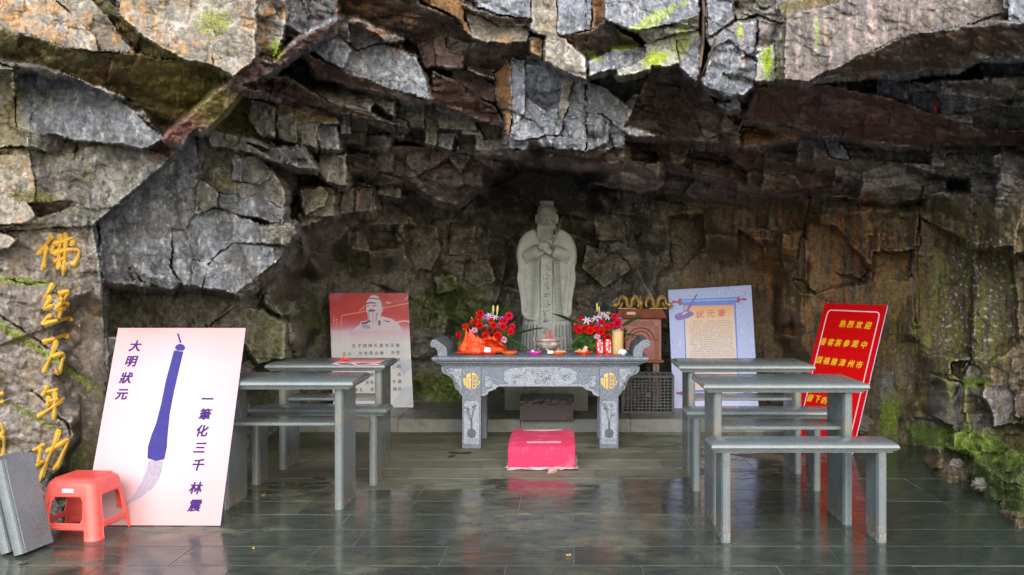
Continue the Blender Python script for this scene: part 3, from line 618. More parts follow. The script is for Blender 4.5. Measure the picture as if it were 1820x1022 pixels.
# black water marks and pale scars
lay(lightrock*smooth(.12, .5, .5*nv+.7*n2), (.075,.07,.06), .55)
lay(lightrock*smooth(.15, .45, -n1+.4*n2), (.09,.095,.105), .5)
lay((CODE == g)*smooth(.1, .5, n2), (.33,.35,.38), .55)
lay((CODE == g)*smooth(.1, .55, nv2+.2*n1), (.35,.31,.26), .5)
lay((CODE == g)*smooth(.0, .35, fbm(PX/32+8, PY/32, 5, 310, .65)), (.095,.10,.115), .75)
lay((CODE == g)*smooth(.1, .45, fbm(PX/20+8, PY/50, 5, 311, .65)), (.36,.36,.36), .7)
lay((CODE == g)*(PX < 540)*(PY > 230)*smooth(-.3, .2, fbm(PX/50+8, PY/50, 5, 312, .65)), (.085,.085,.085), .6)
lay((CODE == wl)*smooth(.0, .4, n1+.5*nv), (.36,.33,.28), .7)
lay((CODE == wl)*smooth(.0, .3, fbm(PX/26+8, PY/36, 5, 313, .65)), (.17,.16,.13), .6)
lay((CODE == wl)*smooth(.08, .34, fbm(PX/40+5, PY/55, 5, 321, .65)), (.33,.19,.07), .8)
lay((CODE == wl)*smooth(.22, .40, fbm(PX/24+5, PY/40, 5, 322, .65)), (.36,.16,.045), .8)
lay((CODE == wl)*smooth(.16, .36, fbm(PX/30+15, PY/30, 5, 323, .65)), (.42,.40,.36), .8)
lay((CODE == wl)*smooth(.1, .4, -n2+.2*n1), (.15,.155,.155), .75)
lay((CODE == pk)*smooth(.1, .5, nv2*.15+1.1*n2), (.31,.285,.275), .6)
lay((CODE == pk)*smooth(.0, .35, fbm(PX/110+3, PY/80, 4, 306, .6)), (.12,.095,.085), .7)
lay((CODE == pk)*smooth(.1, .4, fbm(PX/45+3, PY/45, 4, 307, .6)), (.10,.085,.07), .6)
lay((CODE == pk)*smooth(.1, .5, -n2), (.17,.13,.12), .7)
lay((CODE == pk)*smooth(.25, .6, nv), (.34,.21,.11), .5)
ins = (CODE == 12)
lay(ins*smooth(.0, .35, fbm(PX/70+3, PY/60, 4, 306, .6)), (.085,.075,.06), .8)
lay(ins*smooth(.1, .45, fbm(PX/38+3, PY/38, 4, 307, .62)), (.27,.245,.235), .75)
lay(ins*smooth(.1, .4, fbm(PX/38+33, PY/60, 4, 308, .62)), (.19,.13,.06), .6)
lay(ins*smooth(.15, .45, n2), (.35,.33,.33), .5)
lay((CODE == ru)*smooth(.0, .5, n2), (.27,.12,.03), .6)
lay((CODE == ru)*smooth(.1, .5, -nv), (.10,.085,.06), .7)
lay((CODE == dk)*smooth(.1, .5, n2), (.15,.075,.035), .6)
lay((CODE == dk)*smooth(.55, .75, mh), (.17,.15,.13), .6)
lay((CODE == ma)*smooth(.6, .8, mh), (.16,.13,.12), .5)
lay((CODE == ma)*smooth(.1, .5, n2), (.15,.085,.07), .5)
lay((CODE == ma)*smooth(.1, .5, -n1), (.05,.04,.045), .6)
lay((CODE == ol)*smooth(-.1, .4, n1), (.13,.075,.035), .7)
lay((CODE == ol)*smooth(.1, .5, n2), (.12,.125,.03), .6)
lay((CODE == gd)*smooth(.1, .5, n2+.3*nv), (.25,.24,.22), .6)
lay((CODE == gd)*smooth(.1, .5, -n1), (.09,.075,.05), .6)
lay((CODE == li)*smooth(.1, .4, n2), (.40,.38,.33), .6)
# damp black-green film, blue-black bruises and limey wash, patchy
lay(lightrock*smooth(.14, .34, fbm(PX/18+25, PY/26, 5, 331, .65)), (.050,.048,.040), .65)
lay((CODE == g)*smooth(.12, .32, fbm(PX/15+5, PY/15, 5, 332, .65)), (.075,.085,.115), .7)
lay((CODE == g)*smooth(.18, .34, fbm(PX/11+9, PY/22, 5, 333, .65)), (.40,.40,.41), .7)
lay((CODE == gd)*smooth(.05, .3, fbm(PX/60+9, PY/60, 4, 334, .65)), (.11,.105,.05), .6)
lay((CODE == gd)*smooth(.1, .3, fbm(PX/16+9, PY/24, 5, 335, .65)), (.28,.26,.23), .6)
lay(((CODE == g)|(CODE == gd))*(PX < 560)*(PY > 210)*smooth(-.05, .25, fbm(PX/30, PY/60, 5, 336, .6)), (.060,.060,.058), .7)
lay(free*leftw*smooth(.0, .3, fbm(PX/40, PY/50, 5, 337, .6)), (.075,.075,.035), .7)
lay(free*leftw*smooth(.1, .3, fbm(PX/16, PY/20, 5, 338, .6)), (.20,.185,.16), .6)
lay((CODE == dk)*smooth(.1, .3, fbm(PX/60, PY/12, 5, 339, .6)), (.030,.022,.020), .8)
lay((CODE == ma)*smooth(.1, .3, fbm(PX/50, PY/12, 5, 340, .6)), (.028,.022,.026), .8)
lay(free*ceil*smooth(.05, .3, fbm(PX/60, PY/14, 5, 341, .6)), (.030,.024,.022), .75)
lay(free*backw*smooth(.1, .3, fbm(PX/14, PY/18, 5, 342, .65)), (.28,.26,.22), .6)
# local stains, and one plain dark patch above the statue
lay(blob(330,160,130,60,.5,seed=1), (.15,.13,.03), .75)          # olive growth on the upper left underside
lay(blob(250,55,60,60,0,seed=2)*smooth(0,.3,nv), (.45,.24,.08), .8)
lay(blob(60,30,130,40,.2,seed=3)*smooth(-.2,.3,n2), (.48,.28,.12), .7)
lay(blob(310,240,80,20,-.8,seed=4), (.14,.05,.04), .7)
lay(blob(650,40,120,60,.3,seed=5)*smooth(-.1,.3,n2), (.20,.09,.03), .7)
lay(blob(20,230,40,120,0,seed=6), (.20,.17,.08), .6)
lay(blob(80,560,60,260,0,nz=.8,seed=7)*smooth(0,.4,n2), (.24,.20,.17), .6)
lay(blob(1500,500,220,170,.1,nz=.8,seed=8)*(rightw)*smooth(-.3,.3,nv), (.23,.098,.028), .85)
lay(blob(1380,600,150,160,.1,nz=.8,seed=9)*rightw*smooth(-.2,.3,-nv), (.15,.10,.035), .7)
lay(blob(1290,520,60,180,.0,nz=.8,seed=10)*rightw*smooth(-.1,.3,nv2), (.045,.042,.04), .7)
lay(blob(1700,560,140,240,.1,nz=.9,seed=11)*rightw*smooth(-.2,.3,nv), (.14,.14,.028), .8)
lay(blob(1730,540,90,150,.1,nz=.9,seed=12)*smooth(.25,.4,fbm(PX/6,PY/8,3,401)), (.55,.55,.52), .8)
lay(blob(1450,60,260,70,-.2,nz=.5,seed=13)*smooth(-.1,.4,nv), (.42,.33,.30), .6)
lay(blob(1450,60,260,90,-.2,nz=.5,seed=13)*smooth(.3,.5,nv2), (.34,.20,.08), .7)
lay(blob(1380,160,40,40,0,seed=14), (.11,.09,.03), .4)
lay(blob(640,460,260,120,0,nz=.8,seed=15)*backw*smooth(-.1,.4,n2), (.15,.125,.085), .7)
lay(blob(1120,440,100,90,0,nz=.9,seed=16)*backw, (.12,.115,.11), .5)
lay(blob(960,350,180,60,0,nz=.6,seed=17), (.035,.033,.030), .8)  # dark patch where the ceiling meets the back wall
# moss and lichen
MOSS = (.060,.085,.012); MOSSB = (.14,.20,.015); LICH = (.36,.46,.04)
def moss(m, c=MOSS, a=.85):
    global mossm
    lay(m, c, a); mossm = np.maximum(mossm, m*a)
mossm = np.zeros_like(D)
moss(blob(20,590,90,10,.55,nz=.6,ns=14,seed=20), (.16,.19,.03))
moss(blob(110,650,130,9,.62,nz=.6,ns=14,seed=21), (.15,.18,.03))
moss(blob(40,500,90,8,.1,nz=.7,ns=14,seed=22), (.16,.20,.03))
moss(blob(60,350,60,14,.1,nz=.7,ns=14,seed=23), (.17,.16,.05))
moss(blob(60,740,60,8,.5,nz=.7,ns=14,seed=24), (.12,.14,.03))
moss(blob(160,830,60,60,0,nz=.9,ns=14,seed=25), (.10,.11,.03), .7)
moss(blob(800,540,90,60,0,nz=.9,ns=26,seed=26), MOSS, .8)
moss(blob(800,690,100,40,0,nz=.9,ns=26,seed=27), MOSSB, .7)
moss(blob(470,640,80,120,0,nz=.9,ns=26,seed=28), (.10,.11,.03), .6)
moss(blob(560,560,60,50,0,nz=.9,ns=20,seed=29), MOSS, .6)
moss(blob(1160,35,70,14,-.5,nz=.8,ns=12,seed=30), LICH, .5)
moss(blob(1165,105,30,16,-.3,nz=.8,ns=12,seed=31), LICH, .9)
moss(blob(1110,85,35,6,-.1,nz=.5,ns=12,seed=32), (.20,.26,.02), .8)
moss(blob(1055,100,20,8,.6,nz=.5,ns=12,seed=33), (.20,.26,.02), .8)
moss(blob(1364,108,13,34,0,nz=.7,ns=9,seed=34), LICH, .95)
moss(blob(1210,75,20,40,.3,nz=.8,ns=12,seed=35), (.40,.46,.14), .6)
moss(blob(1452,55,6,40,0,nz=.8,ns=9,seed=36), (.25,.34,.10), .6)
moss(blob(1315,55,6,16,0,nz=.8,ns=9,seed=36), LICH, .8)
moss(blob(490,90,18,20,0,nz=.8,ns=9,seed=37), (.20,.26,.02), .8)
moss(blob(380,40,40,30,0,nz=.9,ns=9,seed=38), (.22,.24,.05), .6)
moss(blob(1720,790,150,30,.25,nz=.9,ns=18,seed=39), MOSSB, .9)
moss(blob(1790,850,120,60,.6,nz=.9,ns=18,seed=40), MOSS, .85)
moss(blob(1580,740,24,50,.1,nz=.8,ns=14,seed=41), MOSSB, .8)
moss(blob(1730,680,40,10,0,nz=.8,ns=14,seed=42), MOSSB, .9)
moss(blob(1660,600,120,160,0,nz=1.0,ns=22,seed=43)*smooth(-.1,.3,nv), (.11,.12,.02), .7)
moss(blob(1450,800,150,20,0,nz=.9,ns=18,seed=44), MOSS, .8)
lay(rightw*free*smooth(.12,.4,-nv2+.4*n2), (.028,.024,.02), .75)
lay(rightw*free*smooth(.2,.5,nv2), (.24,.16,.075), .5)
lay(backw*free*smooth(.1,.4,n2), (.24,.23,.21), .55)
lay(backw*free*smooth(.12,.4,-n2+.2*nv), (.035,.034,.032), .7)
C = C * (1 + .26*n3 + .12*fbm(PX/3.5, PY/3.5, 2, 411))[..., None]
C = C * (1 - .45*e*crackn)[..., None]
# edge highlights painted into the colour: convex rock edges are lightened
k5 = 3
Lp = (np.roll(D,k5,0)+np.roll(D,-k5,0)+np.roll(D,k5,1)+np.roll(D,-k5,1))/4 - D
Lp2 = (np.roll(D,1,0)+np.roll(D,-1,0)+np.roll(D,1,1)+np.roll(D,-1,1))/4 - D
edge_light = np.clip(smooth(.010, .05, Lp)*.8 + smooth(.003, .012, Lp2)*.5, 0, 1)*smooth(-.3, .3, n2+.1)
C = C*(1+.75*edge_light[..., None]) + .035*edge_light[..., None]*np.array((1,.97,.93))
C = np.clip(C, .006, .8)
wet = np.clip(np.isin(CODE, [dk, ma, bk])*.6 + free*.2*(1-backw) + .35*(CODE == ru), 0, 1)*smooth(-.5, .3, n1)
wet = np.clip(wet + .3*blob(1000,500,160,200,0,nz=.8,seed=50)*backw, 0, 1)

Xw = (PX-VX)*D/FPX; Zw = CAMH-(PY-VY)*D/FPX
V = np.stack([Xw, D, Zw], -1)
ny_, nx_ = D.shape
idx = np.arange(ny_*nx_).reshape(ny_, nx_)
quad = np.stack([idx[:-1,:-1], idx[1:,:-1], idx[1:,1:], idx[:-1,1:]], -1)
zq = np.maximum(Zw[:-1,:-1], Zw[:-1,1:]) > -.08
bq = BLK[:-1,:-1]

def rock_material():
    m = bpy.data.materials.new('cliff_rock'); m.use_nodes = True
    nt = m.node_tree; b = nt.nodes['Principled BSDF']; L = nt.links.new; N = nt.nodes.new
    b.inputs['Specular IOR Level'].default_value = .35
    a = N('ShaderNodeAttribute'); a.attribute_name = 'stone'
    t = N('ShaderNodeTexCoord')
    n = N('ShaderNodeTexNoise'); n.inputs['Scale'].default_value = 38; n.inputs['Detail'].default_value = 8; n.inputs['Roughness'].default_value = .7; L(t.outputs['Object'], n.inputs['Vector'])
    mr = N('ShaderNodeMapRange'); mr.inputs[1].default_value = .3; mr.inputs[2].default_value = .7; mr.inputs[3].default_value = .48; mr.inputs[4].default_value = 1.6
    L(n.outputs[0], mr.inputs[0])
    mx = N('ShaderNodeMix'); mx.data_type = 'RGBA'; mx.blend_type = 'MULTIPLY'; mx.inputs['Factor'].default_value = 1
    L(a.outputs['Color'], mx.inputs['A']); L(mr.outputs[0], mx.inputs['B'])
    # pale mineral specks
    n2 = N('ShaderNodeTexNoise'); n2.inputs['Scale'].default_value = 120; n2.inputs['Detail'].default_value = 3; L(t.outputs['Object'], n2.inputs['Vector'])
    r2 = N('ShaderNodeValToRGB'); r2.color_ramp.elements[0].position = .63; r2.color_ramp.elements[1].position = .74; L(n2.outputs[0], r2.inputs[0])
    sc = N('ShaderNodeMix'); sc.data_type = 'RGBA'; sc.blend_type = 'ADD'; L(r2.outputs[0], sc.inputs['Factor'])
    L(mx.outputs['Result'], sc.inputs['A']); sc.inputs['B'].default_value = (.10,.10,.10,1)
    # hairline crack network, wandering and broken
    wn = N('ShaderNodeTexNoise'); wn.inputs['Scale'].default_value = 5; wn.inputs['Detail'].default_value = 5; L(t.outputs['Object'], wn.inputs['Vector'])
    wa = N('ShaderNodeVectorMath'); wa.operation = 'MULTIPLY_ADD'; L(wn.outputs['Color'], wa.inputs[0]); wa.inputs[1].default_value = (.35,.35,.35); L(t.outputs['Object'], wa.inputs[2])
    mpv = N('ShaderNodeMapping'); mpv.inputs['Scale'].default_value = (1.0,1.0,.75); mpv.inputs['Rotation'].default_value = (0,.4,0); L(wa.outputs[0], mpv.inputs[0])
    crk = None
    for sc_, w_ in ((3.2,.022),(6.5,.045),(15,.05)):
        vo = N('ShaderNodeTexVoronoi'); vo.feature = 'DISTANCE_TO_EDGE'; vo.inputs['Scale'].default_value = sc_; L(mpv.outputs[0], vo.inputs['Vector'])
        m1 = N('ShaderNodeMapRange'); m1.inputs[1].default_value = 0; m1.inputs[2].default_value = w_; m1.inputs[3].default_value = 1; m1.inputs[4].default_value = 0; L(vo.outputs['Distance'], m1.inputs[0])
        mn_ = N('ShaderNodeTexNoise'); mn_.inputs['Scale'].default_value = sc_*.5; L(t.outputs['Object'], mn_.inputs['Vector'])
        m2 = N('ShaderNodeMapRange'); m2.inputs[1].default_value = .46; m2.inputs[2].default_value = .58; L(mn_.outputs[0], m2.inputs[0])
        mm = N('ShaderNodeMath'); mm.operation = 'MULTIPLY'; L(m1.outputs[0], mm.inputs[0]); L(m2.outputs[0], mm.inputs[1])
        if crk is None: crk = mm.outputs[0]
        else:
            mx2 = N('ShaderNodeMath'); mx2.operation = 'MAXIMUM'; L(crk, mx2.inputs[0]); L(mm.outputs[0], mx2.inputs[1]); crk = mx2.outputs[0]
    cf = N('ShaderNodeMath'); cf.operation = 'MULTIPLY'; L(crk, cf.inputs[0]); cf.inputs[1].default_value = .55
    cm = N('ShaderNodeMix'); cm.data_type = 'RGBA'; L(cf.outputs[0], cm.inputs['Factor']); L(sc.outputs['Result'], cm.inputs['A']); cm.inputs['B'].default_value = (.018,.015,.012,1)
    L(cm.outputs['Result'], b.inputs['Base Color'])
    rr = N('ShaderNodeMapRange'); rr.inputs[1].default_value = 0; rr.inputs[2].default_value = 1; rr.inputs[3].default_value = .78; rr.inputs[4].default_value = .30
    L(a.outputs['Alpha'], rr.inputs[0]); L(rr.outputs[0], b.inputs['Roughness'])
    bn = N('ShaderNodeTexNoise'); bn.inputs['Scale'].default_value = 55; bn.inputs['Detail'].default_value = 9; bn.inputs['Roughness'].default_value = .72; L(t.outputs['Object'], bn.inputs['Vector'])
    bp = N('ShaderNodeBump'); bp.inputs['Strength'].default_value = .42; bp.inputs['Distance'].default_value = .012
    hs = N('ShaderNodeMath'); hs.operation = 'MULTIPLY_ADD'; L(crk, hs.inputs[0]); hs.inputs[1].default_value = -.8; L(bn.outputs[0], hs.inputs[2])
    L(hs.outputs[0], bp.inputs['Height']); L(bp.outputs[0], b.inputs['Normal'])
    return m
ROCK = rock_material()
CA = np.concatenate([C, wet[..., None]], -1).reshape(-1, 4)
Vf = V.reshape(-1, 3)
def rock_piece(name, mask, parent):
    q = quad[mask]
    if len(q) == 0: return None
    u, inv = np.unique(q.ravel(), return_inverse=True)
    me = bpy.data.meshes.new(name)
    me.vertices.add(len(u)); me.vertices.foreach_set('co', Vf[u].astype(np.float32).ravel())
    me.loops.add(q.size); me.loops.foreach_set('vertex_index', inv.astype(np.int32).ravel())
    me.polygons.add(len(q)); me.polygons.foreach_set('loop_start', np.arange(0, q.size, 4, dtype=np.int32))
    try: me.polygons.foreach_set('loop_total', np.full(len(q), 4, dtype=np.int32))
    except Exception: pass
    me.update(calc_edges=True)
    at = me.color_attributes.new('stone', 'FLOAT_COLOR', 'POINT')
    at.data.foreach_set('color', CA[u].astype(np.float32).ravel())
    return link(name, me, ROCK, parent)
cliff = rock_piece('cliff', zq & (bq == 0), None); tag(cliff, kind='structure')
cliff['label'] = 'dark wet rock of the overhanging cliff'
for k in range(1, len(BL)+1):
    mk = zq & (bq == k)
    if mk.sum() > 3: rock_piece('rock_block', mk, cliff)

def cliff_depth(px, py):
    return float(D[np.argmin(abs(ys-py)), np.argmin(abs(xs-px))])
# ------------------------------------------------------------------ ground
def floor_material(name, wetbias=0.0, joint=False):
    m = bpy.data.materials.new(name); m.use_nodes = True
    nt = m.node_tree; b = nt.nodes['Principled BSDF']; L = nt.links.new
    def N(t, **k):
        n = nt.nodes.new(t)
        for a, v in k.items(): setattr(n, a, v)
        return n
    ge = N('ShaderNodeNewGeometry'); P = ge.outputs['Position']
    sp = N('ShaderNodeSeparateXYZ'); L(P, sp.inputs[0])
    def noise(sc, det=6, ro=.6, off=(0,0,0), str_=(1,1,1)):
        mp = N('ShaderNodeMapping'); mp.inputs['Location'].default_value = off; mp.inputs['Scale'].default_value = str_; L(P, mp.inputs[0])
        n = N('ShaderNodeTexNoise'); n.inputs['Scale'].default_value = sc; n.inputs['Detail'].default_value = det; n.inputs['Roughness'].default_value = ro
        L(mp.outputs[0], n.inputs['Vector']); return n.outputs[0]
    def rng_(v, a, b_, c=0., d=1.):
        mr = N('ShaderNodeMapRange'); mr.clamp = True
        L(v, mr.inputs[0]); mr.inputs[1].default_value = a; mr.inputs[2].default_value = b_; mr.inputs[3].default_value = c; mr.inputs[4].default_value = d
        return mr.outputs[0]
    def M(op, a, b_):
        n = N('ShaderNodeMath', operation=op)
        for i, v in enumerate((a, b_)):
            if isinstance(v, (int, float)): n.inputs[i].default_value = v
            else: L(v, n.inputs[i])
        return n.outputs[0]
    def mix(f, a, c):
        mx = N('ShaderNodeMix', data_type='RGBA')
        L(f, mx.inputs['Factor'])
        for s_, v in (('A', a), ('B', c)):
            if isinstance(v, tuple): mx.inputs[s_].default_value = (*v, 1)
            else: L(v, mx.inputs[s_])
        return mx.outputs['Result']
    # wetness: front and right of the yard is wet, the strip before the altar and the left edge dry out in patches
    n1 = noise(1.1, 5, .55); n2 = noise(3.5, 7, .65, (3,1,0), (.7,1.6,1))
    yb = rng_(sp.outputs['Y'], 5.45, 6.2, .36, -.32)
    xb = rng_(sp.outputs['X'], .35, 1.1, 0, .55)
    xl = rng_(sp.outputs['X'], -1.5, -2.2, 0, -.16)
    s = M('ADD', M('ADD', yb, xb), xl)
    s = M('ADD', s, M('MULTIPLY', M('SUBTRACT', n1, .5), 1.5)); s = M('ADD', s, M('MULTIPLY', M('SUBTRACT', n2, .5), 1.5))
    wetm = rng_(s, -.06 - wetbias, .10 - wetbias)
    grain = noise(16, 8, .7, (0,0,0), (.45,1.6,1))
    oi = N('ShaderNodeObjectInfo')
    dry = mix(rng_(grain, .35, .65), (.10,.10,.078), (.20,.20,.155))
    dry = mix(rng_(noise(5, 6, .6, (7,2,0)), .5, .68), dry, (.13,.13,.05))
    wetc = mix(rng_(grain, .35, .65), (.030,.037,.030), (.075,.085,.066))
    wetc = mix(rng_(noise(2.6, 6, .65, (1,9,0)), .5, .66), wetc, (.12,.12,.08))
    # green film near the cliff
    gm = M('MULTIPLY', rng_(sp.outputs['Y'], 6.5, 7.5), rng_(noise(4, 6, .65, (5,5,0)), .40, .60))
    wetc = mix(rng_(sp.outputs['X'], .3, 1.6), wetc, mix(rng_(grain, .35, .65), (.018,.026,.021), (.042,.054,.042)))
    col = mix(wetm, dry, wetc)
    col = mix(M('MULTIPLY', gm, .75), col, (.045,.070,.015))
    tone = N('ShaderNodeMix', data_type='RGBA', blend_type='MULTIPLY'); tone.inputs['Factor'].default_value = 1
    tv = N('ShaderNodeMapRange'); L(oi.outputs['Random'], tv.inputs[0]); tv.inputs[3].default_value = .82; tv.inputs[4].default_value = 1.15
    L(col, tone.inputs['A']); L(tv.outputs[0], tone.inputs['B']); col = tone.outputs['Result']
    L(col, b.inputs['Base Color'])
    rw = rng_(noise(9, 6, .6, (2,2,0)), .35, .65, .06, .30)
    rgh = N('ShaderNodeMix'); L(wetm, rgh.inputs['Factor']); rgh.inputs['A'].default_value = .62; L(rw, rgh.inputs['B'])
    L(rgh.outputs['Result'], b.inputs['Roughness'])
    b.inputs['IOR'].default_value = 1.45
    bh = noise(60, 4, .6, (0,0,0), (.6,1.4,1)); bh2 = noise(7, 3, .5)
    hh = M('ADD', M('MULTIPLY', bh, .35), bh2)
    bp = N('ShaderNodeBump'); bp.inputs['Distance'].default_value = .004
    L(rng_(wetm, 0, 1, .6, .16), bp.inputs['Strength']); L(hh, bp.inputs['Height']); L(bp.outputs[0], b.inputs['Normal'])
    return m
TILE = floor_material('wet_paving')
m = floor_material('joint_fill', .1)
JOINT = mat('joint_mortar', (.22,.23,.21), .35, color2=(.05,.055,.05), vscale=.8, stain=(.03,.035,.03), stscale=1.5, stamt=.9)
gnd = MB().box(-60, 60, -60, 60, -.40, -.006).build('ground', mat('ground_concrete', (.16,.16,.14), .6, bump=.3, var=.3, vscale=1.2))
tag(gnd, kind='structure')
pav = empty('paving', (0,0,0), kind='structure')
MB().box(-4.2, .62, 3.0, 8.2, -.005, -.0015).build('joint_bed', JOINT, pav)
MB().box(.62, 4.2, 3.0, 8.2, -.0065, -.0028).build('joint_bed', mat('pale_joint', (.50,.52,.49), .4, color2=(.16,.17,.15), vscale=1.6), pav)  # joint bed is paler right of the middle
tmesh = {}
def tile_mesh(wd, dp):
    key = (round(wd,3), round(dp,3))
    if key not in tmesh:
        b = .0018; gj = .0042
        mb = MB().rings([[(x0,y0,z),(x1,y0,z),(x1,y1,z),(x0,y1,z)] for x0,x1,y0,y1,z in
            [(.001,wd-.001,gj,dp-gj,-.02),(.001,wd-.001,gj,dp-gj,-b),(.001+b,wd-.001-b,gj+b,dp-gj-b,0)]])
        tmesh[key] = mb.mesh('tile'); tmesh[key].materials.append(TILE)
    return tmesh[key]
row0 = 4.246 - .3*3
ys_t = [row0 + .3*i for i in range(16)]
r_ = random.Random(3)
for j, y in enumerate(ys_t):
    off = [0, .3][(j//3) % 2] + (.15 if j in (4, 9) else 0)
    x = -3.9 + off + .02
    near = y < 4.3
    while x < 3.9:
        wd = .6
        dx = x
        vis = abs((dx+.3)) < y*.62 + .9
        if vis and y > 3.3:
            o = link('tile', tile_mesh(wd, .3), None, pav, (x, y, r_.uniform(-.0008, .0008)))
            o.rotation_euler = (r_.uniform(-.0012,.0012), r_.uniform(-.0012,.0012), 0)
        x += wd
# raised ledge of the shrine
LEDG = mat('mossy_granite', (.20,.21,.19), .45, var=.4, vscale=5, stain=(.055,.085,.020), stscale=3.2, stamt=.85, bump=.3, rvar=.2, speck=(.35,.36,.35))
led = empty('shrine_ledge', (0,0,0), kind='structure')
xk = -3.4
kk = 0
while xk < 2.0:
    wd = [.9, 1.1, 1.0][kk % 3]; kk += 1
    MB().bbox(xk+.002, xk+wd-.002, 7.81, 8.11, -.01, .106, .006).build('kerbstone', LEDG, led)
    for q in range(2):
        MB().bbox(xk+.003+q*wd/2, xk+wd/2-.003+q*wd/2, 8.115, 10.2, -.01, .104-.001*q, .004).build('slab', LEDG, led)
    xk += wd
# ------------------------------------------------------------------ shared materials of the furniture
GRAN = mat('desk_granite', (.135,.165,.168), .22, var=.22, vscale=5, stain=(.085,.10,.09), stscale=9, stamt=.4, speck=(.24,.26,.26), sscale=260, bump=.08, bscale=200, rvar=.1)
ALT = mat('altar_granite', (.115,.145,.190), .38, var=.2, vscale=9, speck=(.42,.46,.52), sscale=190, bump=.1, bscale=180)
CARV = mat('carved_granite', (.27,.31,.365), .75, var=.22, vscale=30, speck=(.55,.58,.62), sscale=160, bump=.6, bscale=90)
CARVD = mat('carving_line', (.085,.10,.12), .7)
GOLD = mat('gold_paint', (.72,.50,.13), .45, var=.3, vscale=30, bump=.15)
STAT = mat('statue_stone', (.46,.50,.49), .72, var=.30, vscale=11, stain=(.26,.29,.24), stscale=6, stamt=.5, speck=(.54,.57,.56), sscale=170, bump=.25, bscale=110)
STATD = mat('statue_engraving', (.12,.14,.14), .85)
REDP = mat('red_plastic', (.72,.035,.012), .3, sss=.1)
ORAP = mat('orange_plastic', (.80,.16,.015), .3, sss=.1)
MAGP = mat('magenta_plastic', (.66,.05,.42), .3, sss=.1)
WHITE = mat('white_paper', (.78,.77,.74), .6, bump=.2, bscale=40)

# ------------------------------------------------------------------ stone desks and benches
SLABP = [(.026,0),(.026,.010),(.012,.0115),(.012,.015),(.004,.019),(0,.027),(.003,.037),(.010,.0445),(.020,.048),(.024,.05)]
def slab_rings(x0, x1, y0, y1, z0, prof=SLABP):
    return [[(x0+i,y0+i,z0+z),(x1-i,y0+i,z0+z),(x1-i,y1-i,z0+z),(x0+i,y1-i,z0+z)] for i, z in prof]
def foot_stain(m, amt=1.0):
    """rust and lime that crept up from the wet floor"""
    nt = m.node_tree; b = nt.nodes['Principled BSDF']; L = nt.links.new; N = nt.nodes.new
    src = b.inputs['Base Color'].links[0].from_socket
    t = N('ShaderNodeTexCoord'); sp = N('ShaderNodeSeparateXYZ'); L(t.outputs['Object'], sp.inputs[0])
    for col, z0, sc, lo in (((.26,.13,.045,1), .16, 9, .46), ((.48,.46,.40,1), .10, 30, .50), ((.30,.20,.09,1), -.0, 7, .50)):
        n = N('ShaderNodeTexNoise'); n.inputs['Scale'].default_value = sc; n.inputs['Detail'].default_value = 7; n.inputs['Roughness'].default_value = .7; L(t.outputs['Object'], n.inputs['Vector'])
        m1 = N('ShaderNodeMapRange'); m1.inputs[1].default_value = lo; m1.inputs[2].default_value = lo+.12; L(n.outputs[0], m1.inputs[0])
        m2 = N('ShaderNodeMapRange'); L(sp.outputs['Z'], m2.inputs[0])
        if z0 > 0: m2.inputs[1].default_value = z0; m2.inputs[2].default_value = .0
        else: m2.inputs[1].default_value = .30; m2.inputs[2].default_value = .46
        mm = N('ShaderNodeMath'); mm.operation = 'MULTIPLY'; L(m1.outputs[0], mm.inputs[0]); L(m2.outputs[0], mm.inputs[1])
        m3 = N('ShaderNodeMath'); m3.operation = 'MULTIPLY'; L(mm.outputs[0], m3.inputs[0]); m3.inputs[1].default_value = amt
        mx = N('ShaderNodeMix'); mx.data_type = 'RGBA'; L(m3.outputs[0], mx.inputs['Factor']); L(src, mx.inputs['A']); mx.inputs['B'].default_value = col; src = mx.outputs['Result']
    L(src, b.inputs['Base Color']); return m
GLEG = foot_stain(GRAN.copy(), .45); GLEG.name = 'desk_granite_leg'
GRUST = foot_stain(GRAN.copy(), 1.0); GRUST.name = 'rust_stained_leg'
def panel_mesh(dep, h, th=.046):
    """a leg panel with a rounded and beaded front edge; origin at its front bottom centre"""
    a = th/2
    pts = [(-a,.028),(-a*.86,.026),(-a*.86,.020),(-a*.96,.016),(-a*.8,.006),(-a*.4,.0006),(0,0),(a*.4,.0006),(a*.8,.006),(a*.96,.016),(a*.86,.020),(a*.86,.026),(a,.028),(a,dep),(-a,dep)]
    mb = MB().rings([[(x,y,z) for x,y in pts] for z in (0, h)])
    return mb.mesh('leg', 30)
def desk(x0, x1, y0, h, dep, legs, shelf, label, yleg=.05, pdep=.33):
    t = empty('stone_desk', ((x0+x1)/2, y0, 0), 0, label, 'desk', 'stone desks facing the altar')
    cx = (x0+x1)/2; hw = (x1-x0)/2
    MB().rings(slab_rings(-hw, hw, 0, dep, h-.05)).build('tabletop', GRAN, t, 30)
    pm = panel_mesh(pdep, h-.0505)
    for lx in legs: link('leg', pm, GLEG, t, (lx-cx, yleg, 0))
    MB().bbox(legs[0]-cx+.0235, legs[1]-cx-.0235, yleg+.06, yleg+pdep-.01, shelf-.018, shelf, .003).build('shelf', GRAN, t)
    return t
def bench(x0, x1, y0, h, dep, legs, label, pdep=.19):
    t = empty('stone_bench', ((x0+x1)/2, y0, 0), 0, label, 'bench', 'stone benches behind the desks')
    cx = (x0+x1)/2; hw = (x1-x0)/2
    MB().rings(slab_rings(-hw, hw, 0, dep, h-.05)).build('seat', GRAN, t, 30)
    pm = panel_mesh(pdep, h-.0505)
    for lx in legs: link('leg', pm, GRUST if y0 < 5 else GLEG, t, (lx-cx, .025, 0))
    return t
desk(.683, 1.533, 4.87, .738, .48, (.765, 1.437), .50, 'grey stone desk on the right, directly behind the nearest stone bench')
